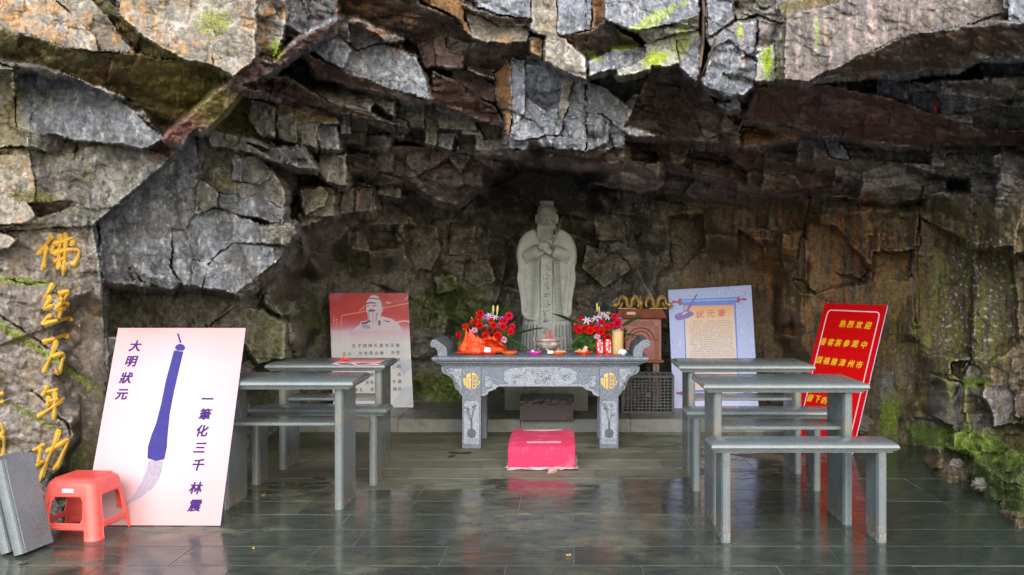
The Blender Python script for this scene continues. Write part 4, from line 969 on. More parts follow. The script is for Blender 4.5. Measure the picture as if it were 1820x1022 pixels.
desk(.70, 1.576, 6.12, .712, .50, (.79, 1.478), .485, 'grey stone desk on the right, in front of the blue scroll board')
desk(-1.995, -1.175, 5.19, .715, .47, (-1.90, -1.268), .47, 'grey stone desk beside the pink brush board, nearer of the two left desks')
desk(-1.993, -1.206, 6.25, .706, .47, (-1.895, -1.262), .468, 'grey stone desk on the left with pink sheet of paper on top')
bench(.679, 1.583, 4.575, .485, .225, (.757, 1.508), 'nearest grey stone bench with rust stained legs, front right')
bench(.693, 1.59, 5.66, .484, .225, (.76, 1.475), 'grey stone bench on the right, between the two right desks')
bench(-1.969, -1.112, 5.82, .476, .225, (-1.925, -1.205), 'grey stone bench on the left, between the two left desks')

# loose slabs leaning at the left
LSL = mat('slab_granite', (.17,.195,.205), .4, var=.3, vscale=6, stain=(.11,.085,.07), stscale=5, stamt=.5, speck=(.30,.33,.34), bump=.15, bscale=120)
for k, (x, y, lb, dz) in enumerate([(-2.545, 4.36, 'front slate grey stone slab with beaded edge, leaning beside the red stool', 0), (-2.62, 4.385, 'rear slate grey stone slab, leaning behind another slab at left edge', 0)]):
    pm = panel_mesh(.215, .44, .052); pm.name = 'stone_slab'
    o = link('stone_slab', pm, LSL, None, (x+.028, y, .012), (R(-1), R(-15), R(-7)))
    tag(o, lb, 'stone slab', 'loose stone slabs leaning at the left')

# ------------------------------------------------------------------ altar table
AX, AY, AH = -.215, 7.0, .6875
al = empty('stone_altar', (AX, AY, 0), 0, 'carved blue grey stone altar table with two round gold emblems', 'altar')
hw = .795
prof = [(.075,0),(.075,.012),(.055,.014),(.050,.026),(.030,.030),(.030,.040),(.012,.044),(.004,.052),(0,.062),(.004,.072),(.012,.079),(.02,.081)]
MB().rings(slab_rings(-hw, hw, 0, .62, AH-.081, prof)).build('tabletop', ALT, al, 30)
def scroll(sgn):
    pts = [(.0,0),(-.005,.03),(-.020,.062),(-.032,.080),(-.038,.085),(-.055,.080),(-.075,.082),(-.092,.092),(-.10,.108),(-.097,.125),(-.084,.138),(-.066,.143),(-.048,.139),(-.03,.128),(-.008,.112),(.02,.09),(.04,.066),(.05,.035),(.052,0)]
    pts = [(-x*sgn*-1 if False else x*-sgn, z) for x, z in pts]
    return [(x, z) for x, z in pts]
for sgn, cx in ((1, -.70), (-1, .70)):
    P = [((-sgn)*(-x), z) for x, z in [( -.052,0),(-.055,.035),(-.062,.055),(-.075,.064),(-.088,.064),(-.100,.070),(-.108,.083),(-.108,.100),(-.099,.115),(-.083,.124),(-.064,.122),(-.048,.112),(-.028,.094),(-.006,.080),(.008,.062),(.015,.035),(.016,0)]]
    P = [(cx + (x if sgn > 0 else -x)*1.0, AH + z) for x, z in [( -.052,0),(-.055,.035),(-.062,.055),(-.075,.064),(-.088,.064),(-.100,.070),(-.108,.083),(-.108,.100),(-.099,.115),(-.083,.124),(-.064,.122),(-.048,.112),(-.028,.094),(-.006,.080),(.008,.062),(.015,.035),(.016,0)]]
    m = MB().prism(P, .03, .52).mesh('upturned_end', 40); link('upturned_end', m, ALT, al)
# apron with cusped lower edge (front) and side wings
def sm(pts, n=6):
    out = []
    for i in range(len(pts)-1):
        for k in range(n): out.append((pts[i][0]+(pts[i+1][0]-pts[i][0])*k/n, pts[i][1]+(pts[i+1][1]-pts[i][1])*k/n))
    out.append(pts[-1]); return out
lg = .508      # centre of the legs
ap = [(-lg+.07,AH-.081),(-lg+.07,.385),(-lg+.09,.385),(-lg+.115,.397),(-lg+.125,.42),(-lg+.16,.432),(-lg+.175,.452),(-lg+.21,.458),
      (lg-.21,.458),(lg-.175,.452),(lg-.16,.432),(lg-.125,.42),(lg-.115,.397),(lg-.09,.385),(lg-.07,.385),(lg-.07,AH-.081)]
MB().prism([(x,z) for x,z in ap], .085, .13).build('apron', ALT, al)
# pale bead along the apron edge with curled corners
bead = [(-lg+.075,.392),(-lg+.11,.404),(-lg+.122,.427),(-lg+.155,.439),(-lg+.175,.459),(-lg+.21,.466),(lg-.21,.466),(lg-.175,.459),(lg-.155,.439),(lg-.122,.427),(lg-.11,.404),(lg-.075,.392)]
MB().tube([(x,.083,z) for x,z in bead], .009, 6).build('apron_bead', CARV, al, True)
for sg in (-1, 1):
    mb = MB()
    for (cx, cz, r0, tn) in ((-lg+.12,.475,.032,1.25),(-lg+.165,.452,.022,1.0),(-lg+.11,.515,.018,1.1)):
        mb.tube([(sg*-(-1)*0+ (cx+math.cos(a)*r0*(1-a/9))*-sg, .080, cz+math.sin(a)*r0*(1-a/9)) for a in [k*.5 for k in range(int(12*tn))]], .0075, 6)
        mb.ell((-sg*cx, .083, cz), (r0*.9,.008,r0*.9), 12, 6)
    mb.build('cloud_scroll', CARV, al, True)
# central cartouche
cz = .533; pts = []
w1, h1_ = .262, .070
for i in range(60):
    a = 2*math.pi*i/60; ca, sa = math.cos(a), math.sin(a)
    x = w1*math.copysign(abs(ca)**.55, ca); z = h1_*math.copysign(abs(sa)**.7, sa)
    k = 1 + .045*abs(math.sin(a*6))
    pts.append((x*k, cz + z*k))
MB().prism(pts, .074, .086).build('cartouche', CARV, al)
mb = MB(); r_ = random.Random(11)
for i in range(64):
    x = r_.uniform(-.235,.235); z = cz + r_.uniform(-.055,.055)
    if abs(x) > .2 and abs(z-cz) > .03: continue
    r0 = r_.uniform(.010,.019); a0 = r_.uniform(0,6.28); d = r_.choice((-1,1))
    mb.tube([(x+math.cos(a0+d*a)*r0*(1-a/8), .0735, z+math.sin(a0+d*a)*r0*(1-a/8)) for a in [k*.75 for k in range(8)]], .0018, 4)
mb.build('cloud_carving', CARVD, al)['kind'] = 'stuff'
# wings beyond the legs
for sg in (-1, 1):
    wp = [(lg+.068,AH-.081),(.715,AH-.081),(.712,.580),(.70,.560),(.675,.545),(.640,.535),(.615,.515),(.604,.485),(.598,.455),(.585,.425),(.560,.412),(.545,.400),(.540,.388),(lg+.068,.380)]
    wp = [(lg+.068,AH-.081),(.735,AH-.081),(.733,.575),(.720,.556),(.695,.545),(.665,.530),(.645,.505),(.636,.470),(.626,.440),(.606,.428),(.598,.408),(lg+.068,.385)]
    MB().prism([(sg*x, z) for x,z in wp], .085, .125).build('side_bracket', ALT, al)
    ip = [(lg+.078,.590),(.665,.590),(.668,.570),(.655,.548),(.634,.530),(.620,.505),(.612,.470),(.604,.450),(.588,.438),(lg+.078,.415)]
    ip = [(lg+.076,.590),(.700,.590),(.700,.575),(.690,.562),(.660,.550),(.636,.528),(.624,.500),(.616,.466),(.608,.450),(.592,.440),(lg+.076,.432)]
    MB().prism([(sg*x, z) for x,z in ip], .078, .086).build('bracket_carving', CARV, al)
    mb = MB().tube([(sg*(.690+math.cos(a)*.018*(1-a/9)), .077, .575+math.sin(a)*.018*(1-a/9)) for a in [k*.6 for k in range(12)]], .003, 5)
    r_ = random.Random(5)
    for i in range(22):
        z = r_.uniform(.45,.58); x = lg+.085 + r_.random()*max(.01,(z-.43))*.62
        r0 = .010; a0 = r_.uniform(0,6)
        mb.tube([(sg*(x+math.cos(a0+a)*r0*(1-a/8)), .0775, z+math.sin(a0+a)*r0*(1-a/8)) for a in [k*.8 for k in range(7)]], .0016, 4)
    mb.build('bracket_scrollwork', CARVD, al)['kind'] = 'stuff'
# legs
def emblem_mesh():
    mb = MB(); rr = 1.0
    def rect(x0, x1, z0, z1, n=8):
        for i in range(n):
            for j in range(n):
                q = [(x0+(x1-x0)*(i+a)/n, z0+(z1-z0)*(j+b)/n) for a, b in ((0,0),(1,0),(1,1),(0,1))]
                if min(math.hypot(*p) for p in q) >= rr: continue
                q = [(p[0]/max(1,math.hypot(*p)/rr), p[1]/max(1,math.hypot(*p)/rr)) for p in q]
                mb.add([(x,0,z) for x,z in q]+[(x,.05,z) for x,z in q], [(0,1,2,3),(0,4,5,1),(1,5,6,2),(2,6,7,3),(3,7,4,0)])
    for a in [(-.62,-.10,.40,.9),(-1.,-.10,.16,.30),(-1.,-.76,-.9,.16),(-.68,-.46,-1,.10),(-.38,-.10,-1,.16),
              (.06,.85,.66,1),(.06,.80,.42,.52),(.06,.80,.14,.22),(.06,.18,.14,.52),(.68,.80,.14,.52),
              (.06,.98,-.06,.04),(.06,.98,-.46,-.36),(.06,.98,-1,-.80),(.06,.18,-1,.04),(.46,.58,-1,.04),(.84,1.,-.9,.04)]:
        rect(*a)
    return mb.mesh('emblem')
EM = emblem_mesh()
for v in EM.vertices: v.co = v.co*.0605
lmesh = MB().bbox(-.069, .069, .072, .165, .0, AH-.0815, .004).mesh('leg')
brm = MB().bbox(-.055, .055, .50, .58, .0, AH-.082, .004).mesh('back_leg')
cut = [(-.056,.035),(.056,.035),(.056,.335),(.040,.352),(-.040,.352),(-.056,.335)]
pm_ = MB().prism(cut, .067, .073).mesh('leg_carving')
for sg in (-1, 1):
    l = link('leg', lmesh, ALT, al, (sg*lg, 0, 0))
    link('leg_carving', pm_, CARV, l)
    link('emblem', EM, GOLD, l, (0, .0715-.003, .502))
    link('back_leg', brm, ALT, al, (sg*(lg-.02), 0, 0))
    mb = MB(); r_ = random.Random(20+sg)
    # vase with flowering branches
    mb.ell((0,.0655,.115),(.034,.003,.036),16,6); mb.tube([(0,.066,.14),(0,.066,.20)], .007, 6)
    for k in range(7):
        x1 = r_.uniform(-.045,.045); z1 = r_.uniform(.25,.33)
        mb.tube([(0,.066,.19),(x1*.5+r_.uniform(-.01,.01),.066,.19+(z1-.19)*.5),(x1,.066,z1)], .0018, 4)
        for q in range(7):
            mb.ell((x1+r_.uniform(-.012,.012),.066,z1+r_.uniform(-.012,.012)),(.0042,.0015,.0042),6,4)
    for k in range(3): mb.tube([(-.03+.03*k,.066,.055),(-.02+.03*k,.066,.070),(-.01+.03*k,.066,.055)], .002, 4)
    mb.build('vase_carving', CARVD if sg < 0 else CARVD, l)

# ------------------------------------------------------------------ statue
ped = MB().bbox(-.56, .16, 8.28, 8.98, .10, .50, .01).add([],[])
ped = ped.build('stone_plinth', LEDG); tag(ped, 'plain block of mossy stone under the robed statue', 'plinth')
SX, SY, SZ = -.203, 8.62, .50
stt = empty('robed_statue', (SX, SY, SZ), 0, 'grey stone statue of a bearded robed man with clasped hands', 'statue')
mb = MB()
def ering(z, a, b, yc=0, n=96, pleat=0, k=22, e=1.0, xc=0):
    out = []
    for i in range(n):
        t = 2*math.pi*i/n; c, s = math.cos(t), math.sin(t)
        f = 1 + pleat*(abs(math.sin(k*t/2+.4*math.sin(3*t)))-.5)
        out.append((xc+a*math.copysign(abs(c)**e, c)*f, yc+b*math.copysign(abs(s)**e, s)*f, z))
    return out
mb.rings([ering(0,.245,.17,0,pleat=.07), ering(.03,.240,.168,0,pleat=.07), ering(.2,.224,.155,0,pleat=.06), ering(.38,.212,.148,0,pleat=.045), ering(.6,.20,.14,0,pleat=.02), ering(.9,.195,.135),
          ering(1.03,.20,.13), ering(1.10,.195,.12), ering(1.15,.185,.11), ering(1.185,.145,.09,-.01), ering(1.205,.085,.075,-.01), ering(1.26,.075,.065,-.015)])
for sg in (-1, 1):
    o_ = [(.030,.425),(.050,.390),(.085,.372),(.14,.372),(.19,.385),(.222,.420),(.232,.47),(.220,.56),(.218,.64),(.238,.76),(.262,.88),(.272,.95),(.265,1.02),(.248,1.08),(.215,1.135),(.165,1.175),(.115,1.19),(.08,1.15),(.062,.95),(.055,.8),(.047,.6),(.034,.5)]
    mb.rings([[(sg*(.15+(x-.15)*k), y, .8+(z-.8)*k2) for x, z in o_] for y, k, k2 in ((-.152,.80,.93),(-.142,.93,.98),(-.11,1,1),(.02,1,1),(.07,.85,.95))])
    mb.tube([(sg*.130,0,1.10),(sg*.178,-.015,1.03),(sg*.192,-.04,.955)], [.070,.075,.078], 16)
    mb.tube([(sg*.190,-.05,.955),(sg*.15,-.12,.955),(sg*.085,-.165,.985),(sg*.055,-.18,1.0)], [.083,.074,.062,.048], 16)
    # folds of the hanging sleeve
    for q, (xa, xb) in enumerate(((.215,.205),(.18,.165),(.24,.222))):
        mb.tube([(sg*xa,-.145+q*.005,.90),(sg*(xa+.01),-.158,.75),(sg*xb,-.158,.58),(sg*(xb-.01),-.150,.42)], [.006,.012,.011,.006], 8)
    mb.tube([(sg*.10,-.10,1.13),(sg*.16,-.105,1.08),(sg*.20,-.115,1.03)], [.008,.014,.006], 8)
    mb.tube([(sg*.23,-.09,.87),(sg*.245,-.09,.93),(sg*.22,-.11,.99)], [.006,.013,.006], 8)
    # ear and shoulder drape
    mb.ell((sg*.094,-.03,1.285),(.012,.018,.046),12,8)
    mb.tube([(sg*.055,-.07,1.20),(sg*.085,-.10,1.15),(sg*.075,-.135,1.08),(sg*.05,-.15,1.03)], [.012,.016,.014,.010], 8)
# head
mb.ell((0,-.03,1.305),(.086,.090,.102),24,16)
mb.ell((0,.0,1.358),(.092,.088,.040),24,12)
mb.ell((0,.02,1.30),(.092,.07,.10),20,12)
mb.ell((0,-.040,1.250),(.084,.072,.075),20,12)
mb.tube([(-.052,-.098,1.332),(-.025,-.116,1.338),(0,-.112,1.330),(.025,-.116,1.338),(.052,-.098,1.332)], [.006,.010,.006,.010,.006], 8)
mb.tube([(0,-.112,1.332),(0,-.122,1.31),(0,-.134,1.288)], [.008,.010,.015], 10)
for sg in (-1, 1):
    mb.ell((sg*.030,-.106,1.315),(.019,.012,.010),12,8)
    mb.ell((sg*.040,-.098,1.285),(.024,.018,.020),12,8)
    mb.ell((sg*.012,-.122,1.283),(.010,.010,.008),8,6)
# cap with a topknot
mb.rings([ering(1.385,.080,.075,-.005,32), ering(1.402,.066,.06,-.005,32), ering(1.412,.05,.03,-.01,32)])
mb.rings([ering(1.400,.052,.034,-.01,24), ering(1.415,.064,.036,-.01,24), ering(1.440,.066,.036,-.01,24), ering(1.448,.056,.028,-.01,24)])
body = mb.build('body', STAT, stt)
body = apply_mods(body, [('REMESH', dict(mode='VOXEL', voxel_size=.0075)), ('SMOOTH', dict(factor=.5, iterations=2))])
body.data.shade_smooth()
# beard and moustache
mb = MB(); r_ = random.Random(4)
for k in range(15):
    u = (k-7)/7
    mb.tube([(u*.066,-.100-.012*(1-u*u),1.262-.018*(1-abs(u))),(u*.076,-.132-.01*(1-u*u),1.20),(u*.074+.004*math.sin(k),-.142-.01*(1-u*u),1.13),(u*.056,-.150-.012*(1-u*u),1.065+abs(u)*.03)],
            [.0085,.0095,.0085,.004], 8)
for sg in (-1, 1):
    for j in range(2):
        mb.tube([(sg*.006,-.128,1.272),(sg*(.028+.006*j),-.130,1.262),(sg*(.047+.006*j),-.122,1.225),(sg*(.046+.006*j),-.130,1.15)], [.007,.008,.007,.003], 8)
b = mb.build('beard', STAT, stt, 'full')
# engraved lines of the face, collar, sleeves and pleats
mb = MB()
for sg in (-1, 1):
    mb.tube([(sg*.012,-.1235,1.322),(sg*.030,-.1225,1.328),(sg*.050,-.110,1.320)], 0.0020, 5)
    mb.tube([(sg*.014,-.1225,1.311),(sg*.030,-.1215,1.308),(sg*.048,-.109,1.312)], 0.0022, 5)
    mb.tube([(sg*.015,-.1255,1.300),(sg*.034,-.125,1.285),(sg*.052,-.112,1.275)], 0.0018, 5)
    mb.tube([(sg*.040,-.112,1.19),(sg*.095,-.118,1.14),(sg*.10,-.14,1.06),(sg*.07,-.16,1.0)], 0.0034, 5)
    mb.tube([(sg*.27,-.10,.90),(sg*.235,-.14,.875),(sg*.18,-.152,.88),(sg*.12,-.155,.92)], 0.0034, 5)
    mb.tube([(sg*.262,-.11,1.02),(sg*.235,-.125,.985),(sg*.20,-.14,.99)], 0.0045, 5)
    mb.tube([(sg*.245,-.12,.74),(sg*.20,-.152,.62),(sg*.19,-.153,.45)], 0.0045, 5)
    mb.tube([(sg*.225,-.13,.60),(sg*.212,-.148,.52),(sg*.215,-.14,.44)], 0.0045, 5)
    mb.ell((sg*.235,-.130,.95),(.026,.004,.014),12,6); mb.ell((sg*.205,-.150,.50),(.016,.004,.03),12,6)
    for x in (.085,.115,.145,.175,.20): mb.tube([(sg*x,-.168*math.sqrt(max(0,1-(x/.24)**2))-.003,.34),(sg*x*1.06,-.178*math.sqrt(max(0,1-(x/.245)**2))-.003,.02)], 0.0034, 5)
mb.tube([(-.028,-.139,1.262),(0,-.144,1.268),(.028,-.139,1.262)], 0.0024, 5)
for k in range(9):
    u = (k-4)/4.5; mb.tube([(u*.060,-.127-.010*(1-u*u),1.235),(u*.066,-.146-.010*(1-u*u),1.17),(u*.058,-.154-.010*(1-u*u),1.10)], 0.0018, 4)
for k in range(7):
    a = (k-3)*.42; mb.tube([(math.sin(a)*.060,-.075*math.cos(a)-.012,1.392),(math.sin(a)*.088,-.083*math.cos(a)-.006,1.362)], 0.0030, 4)
mb.build('engraving', STATD, stt)['kind'] = 'stuff'
# hands, one closed over the other: palm, thumb, four bent fingers each
def hand(sg, base, tipdir, up, name='hand'):
    mb = MB(); B = Vector(base); T = Vector(tipdir).normalized(); U = Vector(up).normalized(); Nn = T.cross(U).normalized()
    mb.tube([B-T*.06, B-T*.02, B+T*.03], [.026,.031,.029], 14)
    for f in range(4):
        o = U*(.024-.016*f); L = [.052,.060,.056,.044][f]
        p0 = B+T*.022+o; p1 = p0+T*L*.5; p2 = p1+T*L*.35 - Nn*sg*.010; p3 = p2+T*L*.2 - Nn*sg*.022
        mb.tube([p0,p1,p2,p3], [.0105,.0100,.0092,.0065], 10)
    mb.tube([B-T*.01+U*.024, B+T*.012+U*.040, B+T*.040+U*.043], [.011,.0105,.008], 10)
    o = mb.build(name, STAT, stt)
    apply_mods(o, [('REMESH', dict(mode='VOXEL', voxel_size=.0035)), ('SMOOTH', dict(factor=.5, iterations=1))]); o.data.shade_smooth()
hand(1, (-.006,-.222,1.008), (-.75,-.15,.62), (.62,0,.75))
hand(-1, (-.022,-.186,1.012), (.62,-.1,.70), (-.7,0,.62))
mb = MB().tube([(.112,-.10,1.03),(.108,-.105,1.14)], [.020,.020], 16); mb.build('scroll', STAT, stt, True)
# front cloth with carved signs
mb = MB().rings([[(-.052,y,.06),(.052,y,.06),(.046,y-.003,.92),(-.046,y-.003,.92)] for y in (-.176,-.10)])
mb.build('front_cloth', STAT, stt)
mb = MB()
for z in (.12,.20,.28,.36,.44,.52,.60,.68,.76,.84):
    r_ = random.Random(int(z*100))
    for k in range(9):
        x = r_.uniform(-.032,.02); q = z+r_.uniform(-.025,.025)
        if r_.random() < .5: mb.box(x, x+r_.uniform(.014,.032), -.1795,-.176, q, q+.004)
        else: mb.box(x, x+.004, -.1795,-.176, q, q+r_.uniform(.012,.03))
mb.build('front_carving', STATD, stt)['kind'] = 'stuff'
for sg in (-1, 1):
    mb = MB(); pts = [(.066,.985),(.075,.85),(.085,.70),(.092,.56),(.100,.45),(.112,.40)]
    for (x0,z0),(x1,z1) in zip(pts[:-1], pts[1:]):
        n = max(2, int(abs(z1-z0)/.016))
        for i in range(n):
            t = i/n; x = x0+(x1-x0)*t; z = z0+(z1-z0)*t
            xx = sg*(x+.026)
            mb.box(xx-.017, xx+.017, -.1605, -.14, z-.0025, z+.0015)
            mb.box(xx-.017+(.02 if i%2 else 0), xx-.014+(.02 if i%2 else 0), -.1605, -.14, z-.009, z)
    mb.build('sleeve_carving', STATD, stt)['kind'] = 'stuff'
    mb = MB().tube([(sg*(.062),-.158,.985),(sg*.070,-.160,.85),(sg*.080,-.161,.70),(sg*.088,-.161,.56),(sg*.098,-.158,.44),(sg*.125,-.15,.395)], .0055, 8)
    mb.tube([(sg*(.118),-.150,.975),(sg*.124,-.158,.85),(sg*.130,-.160,.70),(sg*.136,-.160,.56),(sg*.146,-.157,.44),(sg*.165,-.15,.40)], .0050, 8)
    mb.build('sleeve_hem', STAT, stt, True)

# ------------------------------------------------------------------ kneeling block
CUSH = mat('red_felt', (.60,.028,.10), .85, var=.18, vscale=14, bump=.5, bscale=220, stain=(.62,.25,.30), stscale=9, stamt=.35)
kn = empty('kneeling_block', (-.184, 6.3, 0), 0, 'pink red felt kneeling block on grey plastic in front of altar', 'kneeler')
mb = MB()
prof2 = [(0,.012),(0,.143),(.004,.151),(.012,.156),(.22,.178),(.42,.198),(.445,.194),(.455,.18),(.46,.02)]
n2_ = 12
for k in range(n2_+1):
    pass
hwk = .222
rs = []
for x, ins in ((-hwk,.005),(-hwk+.002,.0015),(-hwk+.006,0),(-hwk*.5,0),(0,0),(hwk*.5,0),(hwk-.006,0),(hwk-.002,.0015),(hwk,.005)):
    rs.append([(x*(1-.04*(y>.3)), y+(ins if y<.2 else -ins), z-(ins if z>.03 else 0)+.002*math.sin(x*40+y*20)) for y, z in prof2])
mb.rings(rs); mb.build('block', CUSH, kn, 40)
PLAS = mat('grey_plastic_sheet', (.42,.40,.42), .35, var=.4, vscale=30, bump=.6, bscale=60)
mb = MB(); r_ = random.Random(8)
N_ = 60; ring1 = []; ring2 = []; ring3 = []
for i in range(N_):
    a = 2*math.pi*i/N_; c, s = math.cos(a), math.sin(a)
    x = math.copysign(min(1,abs(c)*1.35), c)*.226; y = .23+math.copysign(min(1,abs(s)*1.35), s)*.232
    k = 1+r_.uniform(.02,.10)
    ring1.append((x*.9,.23+(y-.23)*.9,.021)); ring2.append((x*1.0,.23+(y-.23)*1.0,.016+r_.uniform(0,.008))); ring3.append((x*k,.23+(y-.23)*k,.003+r_.uniform(0,.012)))
mb.rings([ring3, ring2, ring1], cap=False); mb.build('plastic_sheet', PLAS, kn)
mb = MB()
for i in range(46):
    t = i/45
    x = -.10+.22*t; y = .09+.012*math.sin(i*2.1)
    z = .155+.022*(y/.2)
    mb.box(x, x+.003+.004*r_.random(), y-.006*r_.random()-.002, y+.012*r_.random(), z+.001, z+.0065)
mb.build('worn_lettering', mat('worn_white', (.55,.38,.42), .8), kn)['kind'] = 'stuff'
MB().ell((-.02,.40,.1975),(.12,.020,.004),24,6).ell((.07,.41,.198),(.07,.012,.004),20,6).build('torn_patch', mat('torn_cloth', (.45,.36,.36), .9, bump=.6, bscale=90), kn)
o = MB().tube([(.07,-.02,.004),(.09,-.045,.012),(.06,-.075,.006),(.05,-.10,.004)], [.012,.018,.02,.008], 7).build('crumpled_wrapper', mat('pink_wrapper', (.55,.30,.30), .4, bump=.5), None)
o.location = (-.184, 6.3, 0); tag(o, 'crumpled pinkish wrapper lying before the red kneeling block', 'wrapper')

# box under the altar
bx = empty('brown_box', (-.184, 7.72, .106), 0, 'brown box with dark ragged cover on ledge under altar', 'box')
BRB = mat('brown_board', (.060,.042,.045), .55, var=.3, vscale=8, stain=(.16,.08,.03), stscale=12, stamt=.5)
MB().bbox(-.215, .215, 0, .30, .001, .135, .004).build('body', BRB, bx)
mb = MB(); r_ = random.Random(2)
mb.rings([[(x*.222*(1 if j<3 else .97)+r_.uniform(-.003,.003), (.30 if y>0 else -.01)+r_.uniform(-.004,.004), z) for x in np.linspace(-1,1,14) for y in (0,)] + [(x*.222, .30, z) for x in np.linspace(1,-1,14)] for j, z in enumerate((.128,.14,.16,.172,.178))])
mb.build('cover', mat('dark_cover', (.022,.020,.022), .35, bump=1, bscale=40, stain=(.16,.15,.13), stscale=25, stamt=.5), bx)

# ------------------------------------------------------------------ cabinet behind the altar
REDW = mat('red_granite', (.36,.125,.105), .5, var=.35, vscale=18, speck=(.55,.33,.30), sscale=150, bump=.25)
RUSW = mat('brown_red_wood', (.26,.085,.045), .4, var=.4, vscale=14, bump=.2)
cb = empty('offering_cabinet', (.635, 8.5, .106), 0, 'reddish stone cabinet with arched front and gold figures on roof', 'cabinet')
mb = MB().bbox(-.18, .18, 0, .30, .42, .79, .004); mb.build('cabinet_body', REDW, cb)
mb = MB().rings([[(-.20,-.03,.786),(.20,-.03,.786),(.20,.33,.786),(-.20,.33,.786)],[(-.225,-.05,.80),(.225,-.05,.80),(.225,.35,.80),(-.225,.35,.80)],[(-.19,-.01,.875),(.19,-.01,.875),(.19,.30,.875),(-.19,.30,.875)]]); mb.build('roof', RUSW, cb)
MB().bbox(-.20,.20,-.01,.31,.395,.42,.003).build('base_board', RUSW, cb)
MB().rings([[( -.15+.02*0+x, -.006, z) for x, z in [(0,.43),(.012,.43),(.012,.70),(0,.70)]],[( -.15+x, .0, z) for x, z in [(0,.43),(.012,.43),(.012,.70),(0,.70)]]]).build('moulding', RUSW, cb)
mb = MB()
for a0, rr_ in ((0,.105),(0,.075)):
    mb.tube([(math.cos(a)*rr_*1.1, -.004, .60+math.sin(a)*rr_) for a in np.linspace(0,math.pi,16)], .006, 6)
mb.tube([(-.115,-.004,.60),(-.16,-.004,.60)], .005, 6); mb.tube([(.115,-.004,.60),(.16,-.004,.60)], .005, 6)
mb.ell((0,-.002,.60),(.035,.008,.05),16,8)
mb.build('arch_moulding', RUSW, cb)
MB().box(.125,.16,-.006,.0,.43,.72).box(-.16,-.125,-.006,.0,.43,.72).box(-.12,.12,-.006,0,.722,.765).build('side_carving', RUSW, cb)
for x in (-.15,-.11,.13,.16):
    MB().tube([(x,.05,.0),(x*.95,.05,.396)], .016, 10).build('leg', mat('pale_wood_leg', (.30,.20,.16), .6) if x == -.15 else bpy.data.materials['pale_wood_leg'], cb, True)
MB().box(-.13,-.05,-.056,-.050,.825,.85).build('paper_tag', mat('pale_tag', (.62,.45,.42), .6), cb, rot=None)
def dragon(sg, x):
    d = empty('golden_dragon', (.635+x, 8.52, .981), 0, ('left gold dragon ornament coiled on the cabinet roof' if x < 0 else 'right gold dragon ornament coiled on the roof, partly behind the blue board'), 'ornament', 'gold dragons on the cabinet')
    mb = MB()
    pts = []; rad = []
    key = [(-.10,.012),(-.108,.05),(-.095,.085),(-.070,.098),(-.050,.082),(-.045,.045),(-.035,.020),(-.015,.018),(-.003,.045),(.005,.082),(.030,.100),(.058,.092),(.070,.060),(.072,.035),(.090,.026)]
    for i in range(len(key)-1):
        for q in range(4):
            t = q/4; p0 = key[max(0,i-1)]; p1 = key[i]; p2 = key[i+1]; p3 = key[min(len(key)-1,i+2)]
            c_ = [0.5*((2*p1[j])+(-p0[j]+p2[j])*t+(2*p0[j]-5*p1[j]+4*p2[j]-p3[j])*t*t+(-p0[j]+3*p1[j]-3*p2[j]+p3[j])*t**3) for j in (0,1)]
            pts.append((sg*c_[0], .010*math.sin((i+t)*1.2), c_[1])); rad.append(.007+.011*math.sin(math.pi*min(1,(i+t)/13))**.6)
    mb.tube(pts, rad, 10)
    mb.ell((sg*.100,-.010,.035),(.026,.02,.024),12,8); mb.ell((sg*.122,-.012,.026),(.015,.013,.010),10,6)
    for i in range(2, len(pts)-2, 3):
        p = Vector(pts[i]); mb.add([p+Vector((-.006,0,rad[i]*.8)), p+Vector((.006,0,rad[i]*.8)), p+Vector((-sg*.006,0,rad[i]+.014))], [(0,1,2)])
    for lx in (-.05,.04):
        mb.tube([(sg*lx,-.01,.05),(sg*(lx+.012),-.02,.02),(sg*(lx+.03),-.03,.005)], [.010,.008,.006], 8)
    for hx in (0, .014): mb.tube([(sg*.098,-.004+hx,.078),(sg*.085,-.004+hx,.10)], [.004,.002], 6)
    mb.build('dragon_body', OGOLD, d, True)
    MB().bbox(-.08,.08,-.03,.03,-.001,.008,.002).build('base', OGOLD, d)
OGOLD = mat('old_gold', (.50,.34,.09), .38, metal=.35, var=.4, vscale=30, bump=.4)
dragon(-1, -.125); dragon(1, .155)
o = MB().lathe([(.020,0),(.024,.01),(.012,.018),(.020,.03),(.026,.045),(.022,.062),(.012,.075),(.014,.083),(.007,.095),(.001,.118)], n=18).build('gourd_finial', OGOLD, None, True, (.635,8.55,.981))
tag(o, 'small gold gourd finial between the two dragon ornaments', 'ornament')

# ------------------------------------------------------------------ plastic crate on its side
CRT = mat('grey_crate_plastic', (.085,.095,.105), .45, bump=.1, var=.3, vscale=12)
cr = empty('plastic_crate', (.665, 8.10, .106), R(-2), 'dark grey plastic lattice crate lying on its side on the ledge', 'crate')
mb = MB(); cw, ch = .222, .325
for x0,x1,z0,z1 in ((-cw,cw,0,.022),(-cw,cw,ch-.022,ch),(-cw,-cw+.02,.02,ch-.02),(cw-.02,cw,.02,ch-.02)): mb.bbox(x0,x1,0,.03,z0,z1,.003)
mb.build('rim', CRT, cr)
mb = MB()
for i in range(1, 13): mb.box(-cw+.02+i*(2*cw-.04)/13-.0035, -cw+.02+i*(2*cw-.04)/13+.0035, .004,.014,.02,ch-.02)
for j in range(1, 11): mb.box(-cw+.02, cw-.02, .003,.015,.02+j*(ch-.04)/11-.004, .02+j*(ch-.04)/11+.004)
mb.build('bottom_lattice', CRT, cr)
MB().lathe([(.022,0),(.022,.012),(.001,.012)], n=16).build('hub', CRT, cr, loc=(0,.002,ch/2), rot=(R(90),0,0))
